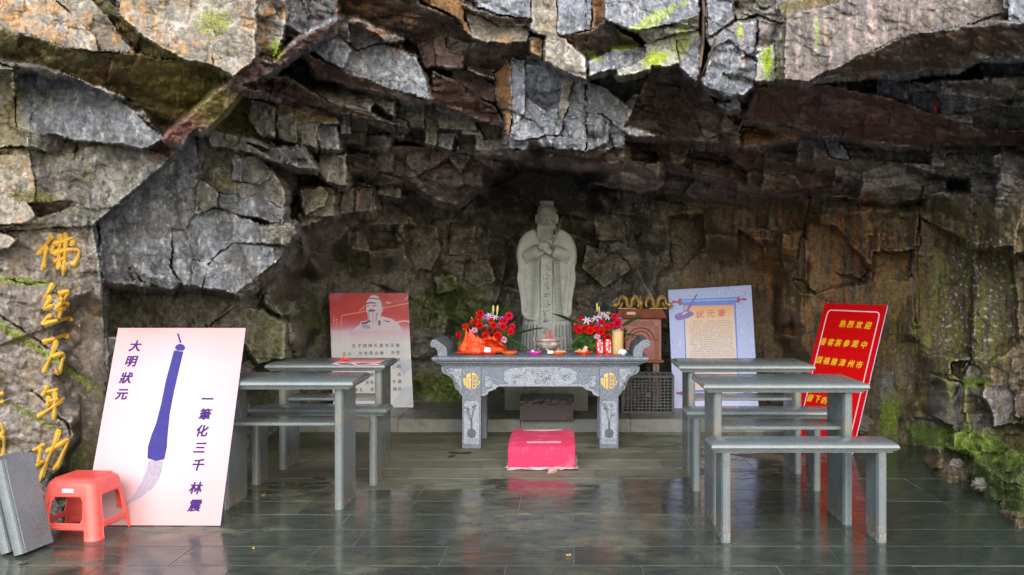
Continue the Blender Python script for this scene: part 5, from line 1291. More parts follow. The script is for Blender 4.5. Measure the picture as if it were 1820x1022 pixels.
for z in (.0, ch-.006):
    mb = MB()
    for i in range(9): mb.box(-cw+i*.05, -cw+i*.05+.03, .03,.26, z, z+.006)
    mb.box(-cw,cw,.08,.095,z,z+.006).box(-cw,cw,.16,.175,z,z+.006).box(-cw,cw,.24,.27,z-.002,z+.010)
    mb.build('long_side', CRT, cr)
for x in (-cw, cw-.006):
    mb = MB()
    for i in range(6): mb.box(x, x+.006, .03,.26, .02+i*.05,.045+i*.05)
    mb.box(x,x+.006,.08,.095,0,ch).box(x,x+.006,.24,.27,0,ch)
    mb.build('short_side', CRT, cr)
for (x, z) in ((-cw,0),(cw-.02,0),(-cw,ch-.02),(cw-.02,ch-.02)):
    MB().bbox(x,x+.02,-.008,0,z,z+.02,.003).build('foot', CRT, cr)
# ------------------------------------------------------------------ coral plastic stool
CORAL = mat('coral_plastic', (.80,.115,.095), .33, sss=.12, bump=.04, bscale=200, var=.12, vscale=20)
CORAL.node_tree.nodes['Principled BSDF'].inputs['Transmission Weight'].default_value = 0.0
def stool():
    t = empty('plastic_stool', (-2.435, 4.80, 0), R(-5), 'coral red plastic stool in front of the pink board', 'stool')
    H = .288; NS = 40; n = NS*4
    hs = [0,.012,.03,.05,.07,.085,.10,.115,.13,.15,.17,.19,.205,.218,.230,.245,.26,.272,.280,.286,.288]
    def ring(z, extra=0):
        k = z/H; w_ = .170-.045*k; ex = 0
        if z > .262: ex = -(z-.262)**2*38
        if z < .012: ex = .004
        out = []
        rc = .045
        for s in range(4):
            for i in range(NS):
                u = -1+2*i/NS
                a = math.pi/4*u
                x = math.tan(a); # square param
                px, py = (w_+ex)*u, -(w_+ex)
                # rounded corner
                L = w_+ex; q = abs(u)*L
                if q > L-rc:
                    th = (q-(L-rc))/rc*math.pi/4
                    px = math.copysign(L-rc+rc*math.sin(th), u); py = -(L-rc+rc*math.cos(th))
                for _ in range(s): px, py = -py, px
                out.append((px, py, z))
        return out
    mb = MB(); rs = [ring(z) for z in hs]
    vs = [p for r in rs for p in r]; fs = []
    for k in range(len(hs)-1):
        for i in range(n):
            u = abs(-1+2*((i % NS)+.5)/NS); z = (hs[k]+hs[k+1])/2
            if u < .56 and .088 < z < .206 and not (u > .5 and (z < .10 or z > .19)): continue
            if z < .052 and u < .62 and not (u > .56 and z > .048): continue
            j = (i+1) % n
            fs.append((k*n+i, k*n+j, (k+1)*n+j, (k+1)*n+i))
    mb.add(vs, fs)
    me = mb.mesh('shell', 40)
    o = link('shell', me, CORAL, t)
    apply_mods(o, [('SOLIDIFY', dict(thickness=.0035, offset=-1)), ('SUBSURF', dict(levels=1, render_levels=1))]); o.data.shade_smooth()
    mb = MB()
    r0 = ring(.286)
    mb.add([(x*1.0,y*1.0,.287) for x,y,z in r0]+[(x*1.0,y*1.0,.283) for x,y,z in r0], [tuple(range(n)), tuple(range(2*n-1,n-1,-1))])
    mb.build('seat_plate', CORAL, t)
    mb = MB()
    for k in range(11):
        x = -.09+.018*k
        mb.box(x-.0055, x+.0055, -.095,.095,.2868,.2905)
    mb.build('seat_ribs', CORAL, t)
    MB().box(-.028,.030,-.1385,-.1365,.228,.247).build('sticker', mat('white_blue_sticker', (.70,.78,.88), .4, color2=(.25,.50,.80), vscale=25), t, rot=(R(0),0,0))
    # raised frames round the openings
    for s in range(4):
        mb = MB()
        def P(u, z):
            w_ = .170-.045*z/H + .0012
            x, y = u*w_, -w_
            for _ in range(s): x, y = -y, x
            return (x, y, z)
        fr = [(-.60,.075),(-.62,.09),(-.62,.20),(-.57,.213),(.57,.213),(.62,.20),(.62,.09),(.60,.075),(-.60,.075)]
        mb.tube([P(u,z) for u,z in fr], .0032, 6)
        mb.tube([P(u,z) for u,z in [(-.66,.004),(-.66,.05),(-.60,.062),(.60,.062),(.66,.05),(.66,.004)]], .0032, 6)
        mb.build('raised_frame', CORAL, t, True)
stool()

# ------------------------------------------------------------------ text
def text_mesh(s, size, offset=0.0, extrude=.0006, shear=0.0):
    cu = bpy.data.curves.new('t', 'FONT'); cu.body = s; cu.size = size; cu.align_x = 'CENTER'; cu.align_y = 'CENTER'
    cu.extrude = extrude; cu.offset = offset; cu.shear = shear; cu.resolution_u = 3
    o = bpy.data.objects.new('t', cu); COL.objects.link(o)
    dg = bpy.context.evaluated_depsgraph_get(); dg.update()
    me = bpy.data.meshes.new_from_object(o.evaluated_get(dg))
    bpy.data.objects.remove(o); bpy.data.curves.remove(cu)
    me.materials.clear()
    co = np.empty(len(me.vertices)*3); me.vertices.foreach_get('co', co); co = co.reshape(-1, 3)
    if len(co):
        c = (co.min(0)+co.max(0))/2; co[:, 0] -= c[0]; co[:, 1] -= c[1]
        me.vertices.foreach_set('co', co.ravel())
    return me, co

def proj(p): return (VX + p[0]*FPX/p[1], VY - (p[2]-CAMH)*FPX/p[1])
class Board:
    """a thin printed panel given by its four corners; prints lie as thin films on its face"""
    def __init__(s, name, BL, BR, TR, TL, m, edge, label, cat, group=None, th=.010):
        s.c = [Vector(p) for p in (BL, BR, TR, TL)]
        k_ = (s.c[2]-s.c[1]).length/(s.c[3]-s.c[0]).length; s.c[2] = s.c[1] + (s.c[3]-s.c[0])*k_   # keep the panel plane
        s.w = ((s.c[1]-s.c[0]).length+(s.c[2]-s.c[3]).length)/2; s.h = ((s.c[3]-s.c[0]).length+(s.c[2]-s.c[1]).length)/2
        s.n = (s.c[1]-s.c[0]).cross(s.c[3]-s.c[0]).normalized()
        s.o = empty(name, tuple((s.c[0]+s.c[1])/2), 0, label, cat, group); s.org = (s.c[0]+s.c[1])/2
        nx, ny = 12, 16; mb = MB()
        F = [[s.P(i/nx, j/ny, 0) for i in range(nx+1)] for j in range(ny+1)]
        vs = [p for r in F for p in r]; fs = [(j*(nx+1)+i, j*(nx+1)+i+1, (j+1)*(nx+1)+i+1, (j+1)*(nx+1)+i) for j in range(ny) for i in range(nx)]
        mb.add(vs, fs); me = mb.mesh('printed_face', 'full', fixn=False)
        uv = me.uv_layers.new(name='UVMap'); 
        for l in me.loops:
            v = l.vertex_index; uv.data[l.index].uv = ((v % (nx+1))/nx, (v//(nx+1))/ny)
        link('printed_face', me, m, s.o)
        mb = MB(); bd = [(i/nx,0) for i in range(nx)]+[(1,j/ny) for j in range(ny)]+[(1-i/nx,1) for i in range(nx)]+[(0,1-j/ny) for j in range(ny)]
        mb.rings([[s.P(u,v,-.0005) for u,v in bd],[s.P(u,v,-th) for u,v in bd]], cap=False)
        mb.add([s.P(i/nx, j/ny, -th) for j in range(ny+1) for i in range(nx+1)], [f[::-1] for f in fs]); mb.build('backing', edge, s.o)
    def P(s, u, v, h=0):
        a = s.c[0]*(1-u)+s.c[1]*u; b = s.c[3]*(1-u)+s.c[2]*u
        return tuple(a*(1-v)+b*v + s.n*h - s.org)
    def uv(s, px, py):
        u, v = .5, .5
        for _ in range(12):
            def f(u, v): return np.array(proj(Vector(s.P(u, v)) + s.org))
            p = f(u, v); e = np.array([px, py])-p
            J = np.stack([(f(u+1e-3, v)-p)/1e-3, (f(u, v+1e-3)-p)/1e-3], 1)
            d = np.linalg.solve(J, e); u += d[0]; v += d[1]
        return u, v
    def text(s, st, u, v, size, m, h=.0012, offset=0.0, name='lettering', ang=0, shear=.12, sx=1.0):
        me, co = text_mesh(st, size, 0.0, .0002, shear)
        if offset and len(co):
            fs = [list(p.vertices) for p in me.polygons]; n0 = len(co); V2 = []; F2 = []
            for k_, (dx, dy) in enumerate(((0,0),(offset,0),(0,offset),(offset,offset))):
                V2.append(co + np.array([dx-offset/2, dy-offset/2, .00025*k_])); F2 += [[i+n0*k_ for i in f] for f in fs]
            co = np.concatenate(V2); me = bpy.data.meshes.new(name); me.from_pydata([tuple(c) for c in co], [], F2)
        ca, sa = math.cos(ang), math.sin(ang)
        X = (co[:,0]*sx*ca - co[:,1]*sa)/s.w + u; Y = (co[:,0]*sx*sa + co[:,1]*ca)/s.h + v
        out = np.array([s.P(a, b, h+c) for a, b, c in zip(X, Y, co[:,2])])
        me.vertices.foreach_set('co', out.ravel()); me.name = name; me.update()
        return link(name, me, m, s.o)
    def shape(s, pts, m, h=.0008, name='print', sub=0):
        """flat printed shape from u,v points"""
        n = len(pts)
        mb = MB(); mb.add([s.P(u,v,h) for u,v in pts]+[s.P(u,v,0) for u,v in pts], [tuple(range(n))]+[(i,n+i,n+(i+1)%n,(i+1)%n) for i in range(n)])
        me = mb.mesh(name, fixn=False)
        bm = bmesh.new(); bm.from_mesh(me); bmesh.ops.triangulate(bm, faces=[f for f in bm.faces if len(f.verts) > 4]); bm.to_mesh(me); bm.free()
        return link(name, me, m, s.o)
    def shapes(s, lst, m, h=.0008, name='print'):
        if name.startswith('print') and len(lst) < 12 and name not in ('print_lines',):
            for q_ in lst: s.shape(q_, m, h, name[:-1] if name.endswith('s') else name)
            return
        mb = MB()
        for pts in lst:
            n = len(pts); mb.add([s.P(u,v,h) for u,v in pts]+[s.P(u,v,0) for u,v in pts], [tuple(range(n))]+[(i,n+i,n+(i+1)%n,(i+1)%n) for i in range(n)])
        me = mb.mesh(name, fixn=False)
        bm = bmesh.new(); bm.from_mesh(me); bmesh.ops.triangulate(bm, faces=[f for f in bm.faces if len(f.verts) > 4]); bm.to_mesh(me); bm.free()
        return link(name, me, m, s.o)
    def px(s, crop, pts):
        ox, oy, sc = crop
        return [s.uv(ox+x/sc, oy+y/sc) for x, y in pts]

def uvmat(name, build, rough=.35):
    m = bpy.data.materials.new(name); m.use_nodes = True
    nt = m.node_tree; b = nt.nodes['Principled BSDF']; b.inputs['Roughness'].default_value = rough
    t = nt.nodes.new('ShaderNodeUVMap'); sp = nt.nodes.new('ShaderNodeSeparateXYZ'); nt.links.new(t.outputs[0], sp.inputs[0])
    build(nt, t.outputs[0], sp, b); return m
def ramp(nt, src, stops):
    r = nt.nodes.new('ShaderNodeValToRGB'); el = r.color_ramp.elements
    while len(el) < len(stops): el.new(.5)
    for e, (p, c) in zip(el, stops): e.position = p; e.color = (*c, 1)
    nt.links.new(src, r.inputs[0]); return r.outputs[0]
def nmix(nt, f, a, b_, bt='MIX'):
    mx = nt.nodes.new('ShaderNodeMix'); mx.data_type = 'RGBA'; mx.blend_type = bt
    for k, v in (('Factor', f), ('A', a), ('B', b_)):
        if isinstance(v, tuple): mx.inputs[k].default_value = (*v, 1)
        elif isinstance(v, (int, float)): mx.inputs[k].default_value = v
        else: nt.links.new(v, mx.inputs[k])
    return mx.outputs['Result']
def unoise(nt, uv, sc, det=4, st=(1,1,1)):
    mp = nt.nodes.new('ShaderNodeMapping'); mp.inputs['Scale'].default_value = st; nt.links.new(uv, mp.inputs[0])
    n = nt.nodes.new('ShaderNodeTexNoise'); n.inputs['Scale'].default_value = sc; n.inputs['Detail'].default_value = det; nt.links.new(mp.outputs[0], n.inputs[0]); return n.outputs[0]

# pink board with the writing brush
def b_pink(nt, uv, sp, b):
    mp = nt.nodes.new('ShaderNodeMapping'); mp.inputs['Location'].default_value = (-1.0,-1.0,0); mp.inputs['Scale'].default_value = (2.0,1.9,1); nt.links.new(uv, mp.inputs[0])
    gr = nt.nodes.new('ShaderNodeTexGradient'); gr.gradient_type = 'SPHERICAL'; nt.links.new(mp.outputs[0], gr.inputs[0])
    c = ramp(nt, gr.outputs[1], [(0,(.42,.215,.20)),(.35,(.44,.27,.29)),(.62,(.46,.38,.43)),(1,(.47,.44,.49))])
    c2 = ramp(nt, sp.outputs['Y'], [(0,(.43,.27,.26)),(.3,(.46,.36,.38)),(.8,(.45,.33,.36)),(1,(.43,.19,.18))])
    c = nmix(nt, .45, c, c2); c = nmix(nt, nmix(nt, .0, unoise(nt, uv, 5, 4, (1,5,1)), (0,0,0)), c, nmix(nt, .14, c, (.6,.35,.42)))
    nt.links.new(c, b.inputs['Base Color'])
PINK = uvmat('pink_print', b_pink)
PURE = mat('purple_edge', (.16,.04,.38), .4)
pb = Board('brush_board', (-2.50,4.915,.004), (-1.79,4.905,.004), (-1.79,5.29,.995), (-2.50,5.30,.995), PINK, PURE,
           'large pale pink board with a painted purple writing brush, leaning by the red stool', 'board')
INKP = mat('purple_ink', (.036,.007,.12), .5, spec=.15); BRUSHB = mat('brush_blue', (.026,.024,.155), .5, color2=(.036,.028,.19), vscale=20, spec=.15)
HAIRW = mat('brush_hair', (.33,.29,.35), .5, color2=(.18,.14,.21), vscale=60, stretch=(6,1,1))
cp = (140,560,2.554)
for ch_, x, y in [('大',257,140),('明',240,210),('狀',215,285),('元',195,360),('一',585,380),('筆',575,450),('化',562,525),('三',550,602),('千',543,680),('林',532,785),('震',527,865)]:
    u, v = pb.uv(cp[0]+x/cp[2], cp[1]+y/cp[2])
    pb.text(ch_, u, v, .066, INKP, offset=.0034, shear=.18)
pb.shape(pb.px(cp, [(446,84),(454,84),(467,126),(459,127)]), INKP, .0012, 'brush_loop')
pb.shape(pb.px(cp, [(436,148),(445,135),(460,130),(478,136),(484,150),(474,162),(446,161)]), BRUSHB, .0012, 'brush_knob')
pb.shape(pb.px(cp, [(433,160),(475,166),(455,250),(432,350),(413,450),(404,540),(400,600),(388,655),(350,663),(312,650),(314,600),(330,545),(352,490),(375,400),(395,300)]), BRUSHB, .0014, 'brush_handle')
pb.shape(pb.px(cp, [(318,660),(382,662),(378,700),(362,745),(335,785),(290,822),(240,850),(198,876),(225,845),(262,800),(290,750),(305,705)]), HAIRW, .0012, 'brush_hair')
# portrait board
def b_por(nt, uv, sp, b):
    c = ramp(nt, sp.outputs['Y'], [(0,(.72,.76,.84)),(.55,(.76,.78,.85)),(.66,(.70,.50,.66)),(.71,(.62,.16,.24)),(.78,(.55,.055,.06)),(1,(.50,.06,.07))])
    c = nmix(nt, ramp(nt, unoise(nt, uv, 4, 5, (1,2,1)), [(.5,(0,0,0)),(.65,(.5,.5,.5))]), c, nmix(nt, .3, c, (.35,.45,.75)))
    nt.links.new(c, b.inputs['Base Color'])
EDG = mat('white_edge', (.66,.66,.76), .5); DKI = mat('dark_ink', (.045,.03,.06), .5)
qb = Board('portrait_board', (-2.09,8.47,.106), (-1.385,8.49,.106), (-1.46,8.64,1.118), (-2.165,8.62,1.118), uvmat('portrait_print', b_por, .4), EDG,
           'red and white board picturing a bearded stone sage, behind the left desks', 'board')
c3 = (560,510,4.445)
LAV = mat('print_lavender', (.66,.60,.72), .5); LAVD = mat('print_shadow_purple', (.17,.10,.22), .5); LAVM = mat('print_mid_purple', (.42,.34,.50), .5); SALM = mat('print_salmon', (.80,.35,.22), .5)
qb.shapes([qb.px(c3,p) for p in ([(212,222),(740,125),(742,131),(212,230)],[(205,228),(212,226),(206,360),(200,360)],[(345,185),(375,165),(392,142),(386,168),(350,188)],[(545,132),(572,108),(578,120),(615,125),(575,136),(560,122)],[(700,108),(722,80),(742,70),(728,92)],[(136,262),(182,256),(182,262),(136,268)],[(148,240),(154,240),(152,318),(146,318)],[(168,250),(173,250),(172,320),(166,320)])], SALM, .0010, 'print_lines')['kind'] = 'stuff'
qb.shapes([qb.px(c3,p) for p in ([(285,360),(300,335),(350,300),(360,275),(420,262),(500,245),(530,232),(600,250),(650,280),(680,320),(690,360),(600,352),(480,345),(350,352)],)], LAV, .0010, 'printed_robe')
qb.shapes([qb.px(c3,p) for p in ([(403,140),(410,110),(428,90),(435,75),(452,66),(485,68),(503,80),(505,92),(520,110),(525,140),(530,152),(538,160),(534,195),(524,205),(518,235),(500,262),(470,290),(430,290),(418,260),(415,210),(405,180)],)], LAV, .0013, 'printed_head')
qb.shapes([qb.px(c3,p) for p in ([(405,130),(430,118),(470,122),(492,135),(470,132),(430,130),(408,140)],[(408,150),(430,144),(432,150),(412,156)],[(452,148),(482,142),(486,150),(456,156)],[(415,190),(435,176),(470,178),(480,190),(455,196),(430,196)],[(428,88),(460,84),(500,92),(520,112),(500,100),(460,94),(432,96)],[(360,285),(390,276),(430,262),(445,270),(400,296),(365,295)],[(498,262),(520,270),(512,310),(500,300)],[(540,262),(590,270),(600,278),(560,276)])], LAVD, .0016, 'printed_features')
qb.shapes([qb.px(c3,p) for p in ([(418,205),(430,200),(432,280),(420,260)],[(455,200),(462,200),(458,285),(450,288)],[(480,200),(500,205),(486,270),(476,278)],[(523,150),(530,150),(530,190),(522,192)],[(360,300),(430,300),(440,330),(380,330)])], LAVM, .0015, 'printed_folds')
qb.shapes([qb.px(c3,p) for p in ([(640,275),(700,262),(748,268),(748,280),(700,274),(645,288)],)], mat('print_cream', (.75,.55,.5), .5), .0011, 'printed_wall')
qb.shapes([qb.px(c3,p) for p in ([(618,900),(660,860),(690,800),(720,790),(765,785),(768,935),(620,938)],[(612,600),(700,580),(760,570),(762,640),(700,700),(660,640),(612,650)])], mat('print_pale_blue', (.48,.57,.78), .5, color2=(.66,.72,.82), vscale=6), .0009, 'printed_hills')
qb.shapes([qb.px(c3,[(x,340+12*(k%3)),(x+3,340),(x+4+(k%5),520),(x+1,540-20*(k%4))]) for k, x in enumerate(range(142,270,9))], mat('print_reed_white', (.78,.80,.86), .5), .0009, 'reeds')['kind'] = 'stuff'
def chars(B_, crop, st, x0, x1, y0, y1, size, m, off=.0010, **kw):
    n = len(st)
    for i, c in enumerate(st):
        if c in '　 ': continue
        t = i/max(1, n-1); u, v = B_.uv(crop[0]+(x0+(x1-x0)*t)/crop[2], crop[1]+(y0+(y1-y0)*t)/crop[2])
        B_.text(c, u, v, size if c not in '，、。' else size*.5, m, offset=off, **kw)
chars(qb, c3, '孔子四拜礼是为天地', 307, 652, 466, 461, .036, DKI)
chars(qb, c3, '立心，为生民立命，为往', 230, 655, 528, 518, .036, DKI)
chars(qb, c3, '圣继绝学，为万世开太平', 230, 660, 588, 578, .036, DKI)
chars(qb, c3, '　　　　　　　　　，四', 230, 662, 650, 630, .036, DKI)
chars(qb, c3, '一、是为天地', 230, 450, 700, 692, .036, DKI); chars(qb, c3, '，志', 618, 666, 696, 690, .036, DKI)
chars(qb, c3, '天礼', 412, 452, 756, 752, .036, DKI); chars(qb, c3, '千泉', 626, 668, 750, 746, .036, DKI)
chars(qb, c3, '拜礼，志', 322, 452, 816, 808, .036, DKI); chars(qb, c3, '绝位', 630, 668, 806, 804, .036, DKI)
# blue scroll board
def b_blue(nt, uv, sp, b):
    v = nt.nodes.new('ShaderNodeTexVoronoi'); v.inputs['Scale'].default_value = 9; nt.links.new(uv, v.inputs['Vector'])
    w_ = nt.nodes.new('ShaderNodeMath'); w_.operation = 'SINE'; m_ = nt.nodes.new('ShaderNodeMath'); m_.operation = 'MULTIPLY'; m_.inputs[1].default_value = 60
    nt.links.new(v.outputs['Distance'], m_.inputs[0]); nt.links.new(m_.outputs[0], w_.inputs[0])
    c = ramp(nt, w_.outputs[0], [(.2,(.30,.40,.76)),(.8,(.48,.56,.84))])
    c = nmix(nt, ramp(nt, sp.outputs['Y'], [(0,(.55,.55,.55)),(.5,(.15,.15,.15)),(1,(0,0,0))]), c, (.62,.62,.86))
    nt.links.new(c, b.inputs['Base Color'])
sb = Board('scroll_board', (.918,8.44,.106), (1.655,8.36,.108), (1.615,8.58,1.185), (.889,8.62,1.145), uvmat('blue_print', b_blue, .4), EDG,
           'blue patterned board printed with an unrolled scroll and small text, right of the altar', 'board')
c4 = (1170,500,4.444)
DBL = mat('print_blue', (.05,.13,.62), .35, color2=(.08,.20,.75), vscale=12); MAR = mat('print_maroon', (.32,.05,.14), .45); TAN = None
def b_tan(nt, uv, sp, b):
    t = nt.nodes.new('ShaderNodeTexCoord'); s2 = nt.nodes.new('ShaderNodeSeparateXYZ'); nt.links.new(t.outputs['Generated'], s2.inputs[0])
    c = ramp(nt, s2.outputs['Z'], [(0,(.66,.50,.42)),(.5,(.70,.60,.56)),(.82,(.74,.56,.42)),(1,(.74,.36,.14))])
    nt.links.new(c, b.inputs['Base Color'])
TAN = uvmat('print_parchment', b_tan, .45)
sb.shape(sb.px(c4, [(197,175),(612,165),(640,870),(222,880)]), DBL, .0008, 'scroll_border')
sb.shape(sb.px(c4, [(207,195),(596,186),(634,850),(232,860)]), TAN, .0012, 'scroll_paper')
sb.shape(sb.px(c4, [(185,142),(620,125),(624,168),(185,186)]), DBL, .0020, 'scroll_roller')
sb.shape(sb.px(c4, [(186,152),(620,136),(620,146),(186,162)]), mat('print_light_blue', (.25,.42,.85), .35), .0024, 'roller_highlight')
for q in ([(108,155),(125,150),(135,156),(158,152),(162,138),(175,134),(186,142),(186,186),(172,190),(160,182),(158,172),(135,170),(122,178),(108,172)],
          [(620,122),(640,120),(645,136),(665,136),(672,128),(682,132),(697,136),(697,148),(682,154),(668,148),(645,152),(640,170),(622,168)],
          [(143,872),(160,876),(175,870),(200,868),(205,900),(178,898),(160,892),(145,894)], [(670,858),(690,852),(715,862),(742,856),(742,882),(715,880),(690,886),(668,878)]):
    sb.shape(sb.px(c4, q), MAR, .0020, 'scroll_knob')
sb.shape(sb.px(c4, [(300,100),(312,104),(240,232),(262,240),(285,255),(268,272),(240,288),(200,298),(165,310),(140,300),(128,280),(136,262),(165,250),(190,245),(215,232)]), mat('print_violet', (.17,.09,.42), .4), .0028, 'printed_brush')
sb.shape(sb.px(c4, [(180,262),(215,240),(238,240),(205,262)]), LAV, .0030, 'brush_highlight')
RINK = mat('red_ink', (.62,.03,.02), .45)
chars(sb, c4, '状元筆', 327, 500, 262, 250, .074, RINK, .0006)
GINK = mat('grey_ink', (.20,.15,.15), .6); r_ = random.Random(31)
for k in range(23):
    y = 315+k*18.4
    if 605 < y < 700: continue
    lst = []; x = (268 if k % 6 == 0 else 245)+ (y-315)*.03
    while x < 578+(y-315)*.07:
        if r_.random() < .9:
            yy = y-(x-245)*.012; s_ = 9
            for q in range(3):
                if r_.random() < .5:
                    x1 = x+r_.uniform(0,3); z1 = yy-4+q*4
                    lst.append([(x1,z1-.9),(x1+r_.uniform(4,8),z1-.9),(x1+7,z1+.9),(x1,z1+.9)])
                else:
                    x1 = x+q*3+r_.uniform(0,1)
                    lst.append([(x1-.8,yy-5),(x1+.8,yy-5),(x1+.8,yy+4),(x1-.8,yy+4)])
        x += 12.2
    uvq = []
    # affine map per line from three pixel anchors
    a0 = np.array(sb.uv(c4[0]+245/c4[2], c4[1]+y/c4[2])); a1 = np.array(sb.uv(c4[0]+578/c4[2], c4[1]+y/c4[2])); a2 = np.array(sb.uv(c4[0]+245/c4[2], c4[1]+(y+10)/c4[2]))
    for q in lst: uvq.append([tuple(a0+(a1-a0)*(x_-245)/333+(a2-a0)*(y_-y)/10) for x_, y_ in q])
    sb.shapes(uvq, GINK, .0015, 'small_print')['kind'] = 'stuff'
# red welcome board
REDB = mat('red_print', (.66,.004,.006), .28, var=.06)
rb = Board('welcome_board', (1.70,7.36,.004), (2.02,6.84,.004), (2.343,7.04,1.06), (2.02,7.56,1.06), REDB, mat('blue_white_edge', (.55,.50,.75), .4),
           'red board with yellow welcome writing, tilted against the right rock wall', 'board')
c5 = (1400,530,3.93); YEL = mat('yellow_ink', (.80,.55,.02), .35); LIN = mat('pale_pink_line', (.85,.60,.68), .4)
def rr(u0,u1,v0,v1,r,n=5):
    out = []
    for cx_, cy_, a0 in ((u1-r,v1-r*.6,0),(u0+r,v1-r*.6,90),(u0+r,v0+r*.6,180),(u1-r,v0+r*.6,270)):
        for i in range(n+1):
            a = R(a0+90*i/n); out.append((cx_+r*math.cos(a), cy_+.6*r*math.sin(a)))
    return out
o1 = rr(.075,.925,.04,.955,.06); o2 = rr(.090,.910,.048,.947,.05); n = len(o1)
rb.shapes([[o1[i], o1[(i+1)%n], o2[(i+1)%n], o2[i]] for i in range(n)], LIN, .001, 'border_line')
def chat(st, xy, size): 
    for c, (x, y) in zip(st, xy):
        u, v = rb.uv(c5[0]+x/c5[2], c5[1]+y/c5[2]); rb.text(c, u, v, size, YEL, offset=.0030, shear=.18, sx=1.0)
chat('热烈欢迎', [(385,178),(440,182),(500,186),(562,190)], .060)
chat('香客族参观中', [(250,303),(303,307),(354,311),(412,316),(470,320),(535,326)], .060)
chat('国福建漳州市', [(222,432),(273,438),(325,444),(382,450),(443,458),(503,465)], .060)
chat('留下的', [(160,697),(212,705),(258,714)], .060)
chat('贵', [(466,628)], .060)

# ------------------------------------------------------------------ gilded inscription cut into the left rock
def depth_s(x, y, r=9):
    i = np.argmin(abs(ys-y)); j = np.argmin(abs(xs-x)); k = int(r/1.9)
    return float(np.percentile(D[max(0,i-k):i+k+1, max(0,j-k):j+k+1], 30))
def rockstroke(mb, crop, pts, wd, org):
    """one carved, gilded brush stroke following the face of the rock"""
    ox, oy, sc = crop; P = [(ox+x/sc, oy+y/sc) for x, y in pts]
    Q = []
    for i in range(len(P)-1):
        p0 = P[max(0,i-1)]; p1 = P[i]; p2 = P[i+1]; p3 = P[min(len(P)-1,i+2)]
        for q in range(5):
            t = q/5; Q.append(tuple(0.5*((2*p1[j])+(-p0[j]+p2[j])*t+(2*p0[j]-5*p1[j]+4*p2[j]-p3[j])*t*t+(-p0[j]+3*p1[j]-3*p2[j]+p3[j])*t**3) for j in (0,1)))
    Q.append(P[-1]); n = len(Q); L = []; Rr = []; F = []; B1 = []; B2 = []
    for i, (x, y) in enumerate(Q):
        t = i/(n-1); a = Q[min(n-1,i+1)]; b_ = Q[max(0,i-1)]; dx, dy = a[0]-b_[0], a[1]-b_[1]; l = math.hypot(dx, dy) or 1
        h = wd*(.62+.55*abs(math.cos(t*math.pi))**1.5)*(1 if t < .9 else .75)*(.6 if i in (0, n-1) else 1)/2
        nx2, ny2 = -dy/l*h, dx/l*h
        d = depth_s(x, y, 9)
        L.append(W(x+nx2, y+ny2, d-.006)); Rr.append(W(x-nx2, y-ny2, d-.006)); F.append(W(x, y, d-.020)); B1.append(W(x+nx2, y+ny2, d+.05)); B2.append(W(x-nx2, y-ny2, d+.05))
    vs = [tuple(Vector(p)-org) for row in zip(B1, L, F, Rr, B2) for p in row]
    fs = [(i*5+k, i*5+k+1, (i+1)*5+k+1, (i+1)*5+k) for i in range(n-1) for k in range(4)]
    fs += [(0,1,2,3,4), tuple((n-1)*5+k for k in (4,3,2,1,0))]
    mb.add(vs, fs)
def rockglyph(crop, strokes, parent, wd=9.6):
    mb = MB()
    for st_ in strokes: rockstroke(mb, crop, st_, wd, Vector(parent.location))
    return mb.build('character', GILT, parent, 50)
GILT = mat('gilding', (.70,.44,.07), .38, metal=.1, var=.3, vscale=30, bump=.4, bscale=60)
ic = empty('gilded_inscription', W(95, 860, 5.2), 0, 'column of five large gold characters carved in the left rock', 'inscription')
cD = (0,330,2.839); cE = (0,662,2.839)
rockglyph(cD, [[(262,247),(238,290),(186,350)],[(230,300),(226,360),(214,428)],[(264,296),(320,282),(366,268),(358,305)],[(266,298),(262,345)],[(264,346),(325,328),(392,326),(396,352),(375,395),(352,396)],[(270,386),(335,364)],[(302,242),(300,330),(292,424)],[(330,236),(327,350),(320,455)]], ic)
rockglyph(cD, [[(270,492),(246,535),(228,565),(262,562)],[(262,562),(238,592),(222,622),(266,604)],[(216,705),(232,670),(262,652)],[(290,548),(344,536),(318,580),(276,628)],[(296,566),(325,592),(352,604)],[(276,632),(334,616)],[(304,630),(298,678)],[(222,700),(290,682),(350,668),(350,686)]], ic)
rockglyph(cD, [[(212,790),(262,776),(334,752),(328,770)],[(286,778),(262,850),(238,905),(218,946)],[(262,866),(316,850),(312,895),(298,942),(276,934)]], ic)
rockglyph(cE, [[(240,64),(228,95),(210,120)],[(234,100),(296,86)],[(246,118),(238,172)],[(246,146),(300,132)],[(186,226),(246,188),(328,128)],[(274,92),(278,160),(270,240)]], ic)
rockglyph(cE, [[(166,396),(226,362)],[(206,378),(192,462)],[(178,476),(222,446)],[(300,286),(270,370),(232,460),(202,550)],[(232,404),(295,368),(344,340),(322,400),(288,470),(268,494)]], ic)
ic2 = empty('gilded_inscription', W(-10, 860, 5.0), 0, 'gold characters cut off by the left edge, beside the gold column', 'inscription')
rockglyph(cE, [[(-60,40),(-20,20),(2,12)],[(-60,118),(-10,112),(20,104)],[(-50,166),(-8,156),(20,148)],[(-20,10),(-24,80),(-30,170)]], ic2)
rockglyph(cE, [[(-50,270),(0,262),(16,300),(-10,330)],[(-50,340),(10,326),(20,365),(14,420),(-6,440)],[(-40,400),(-14,396)]], ic2)
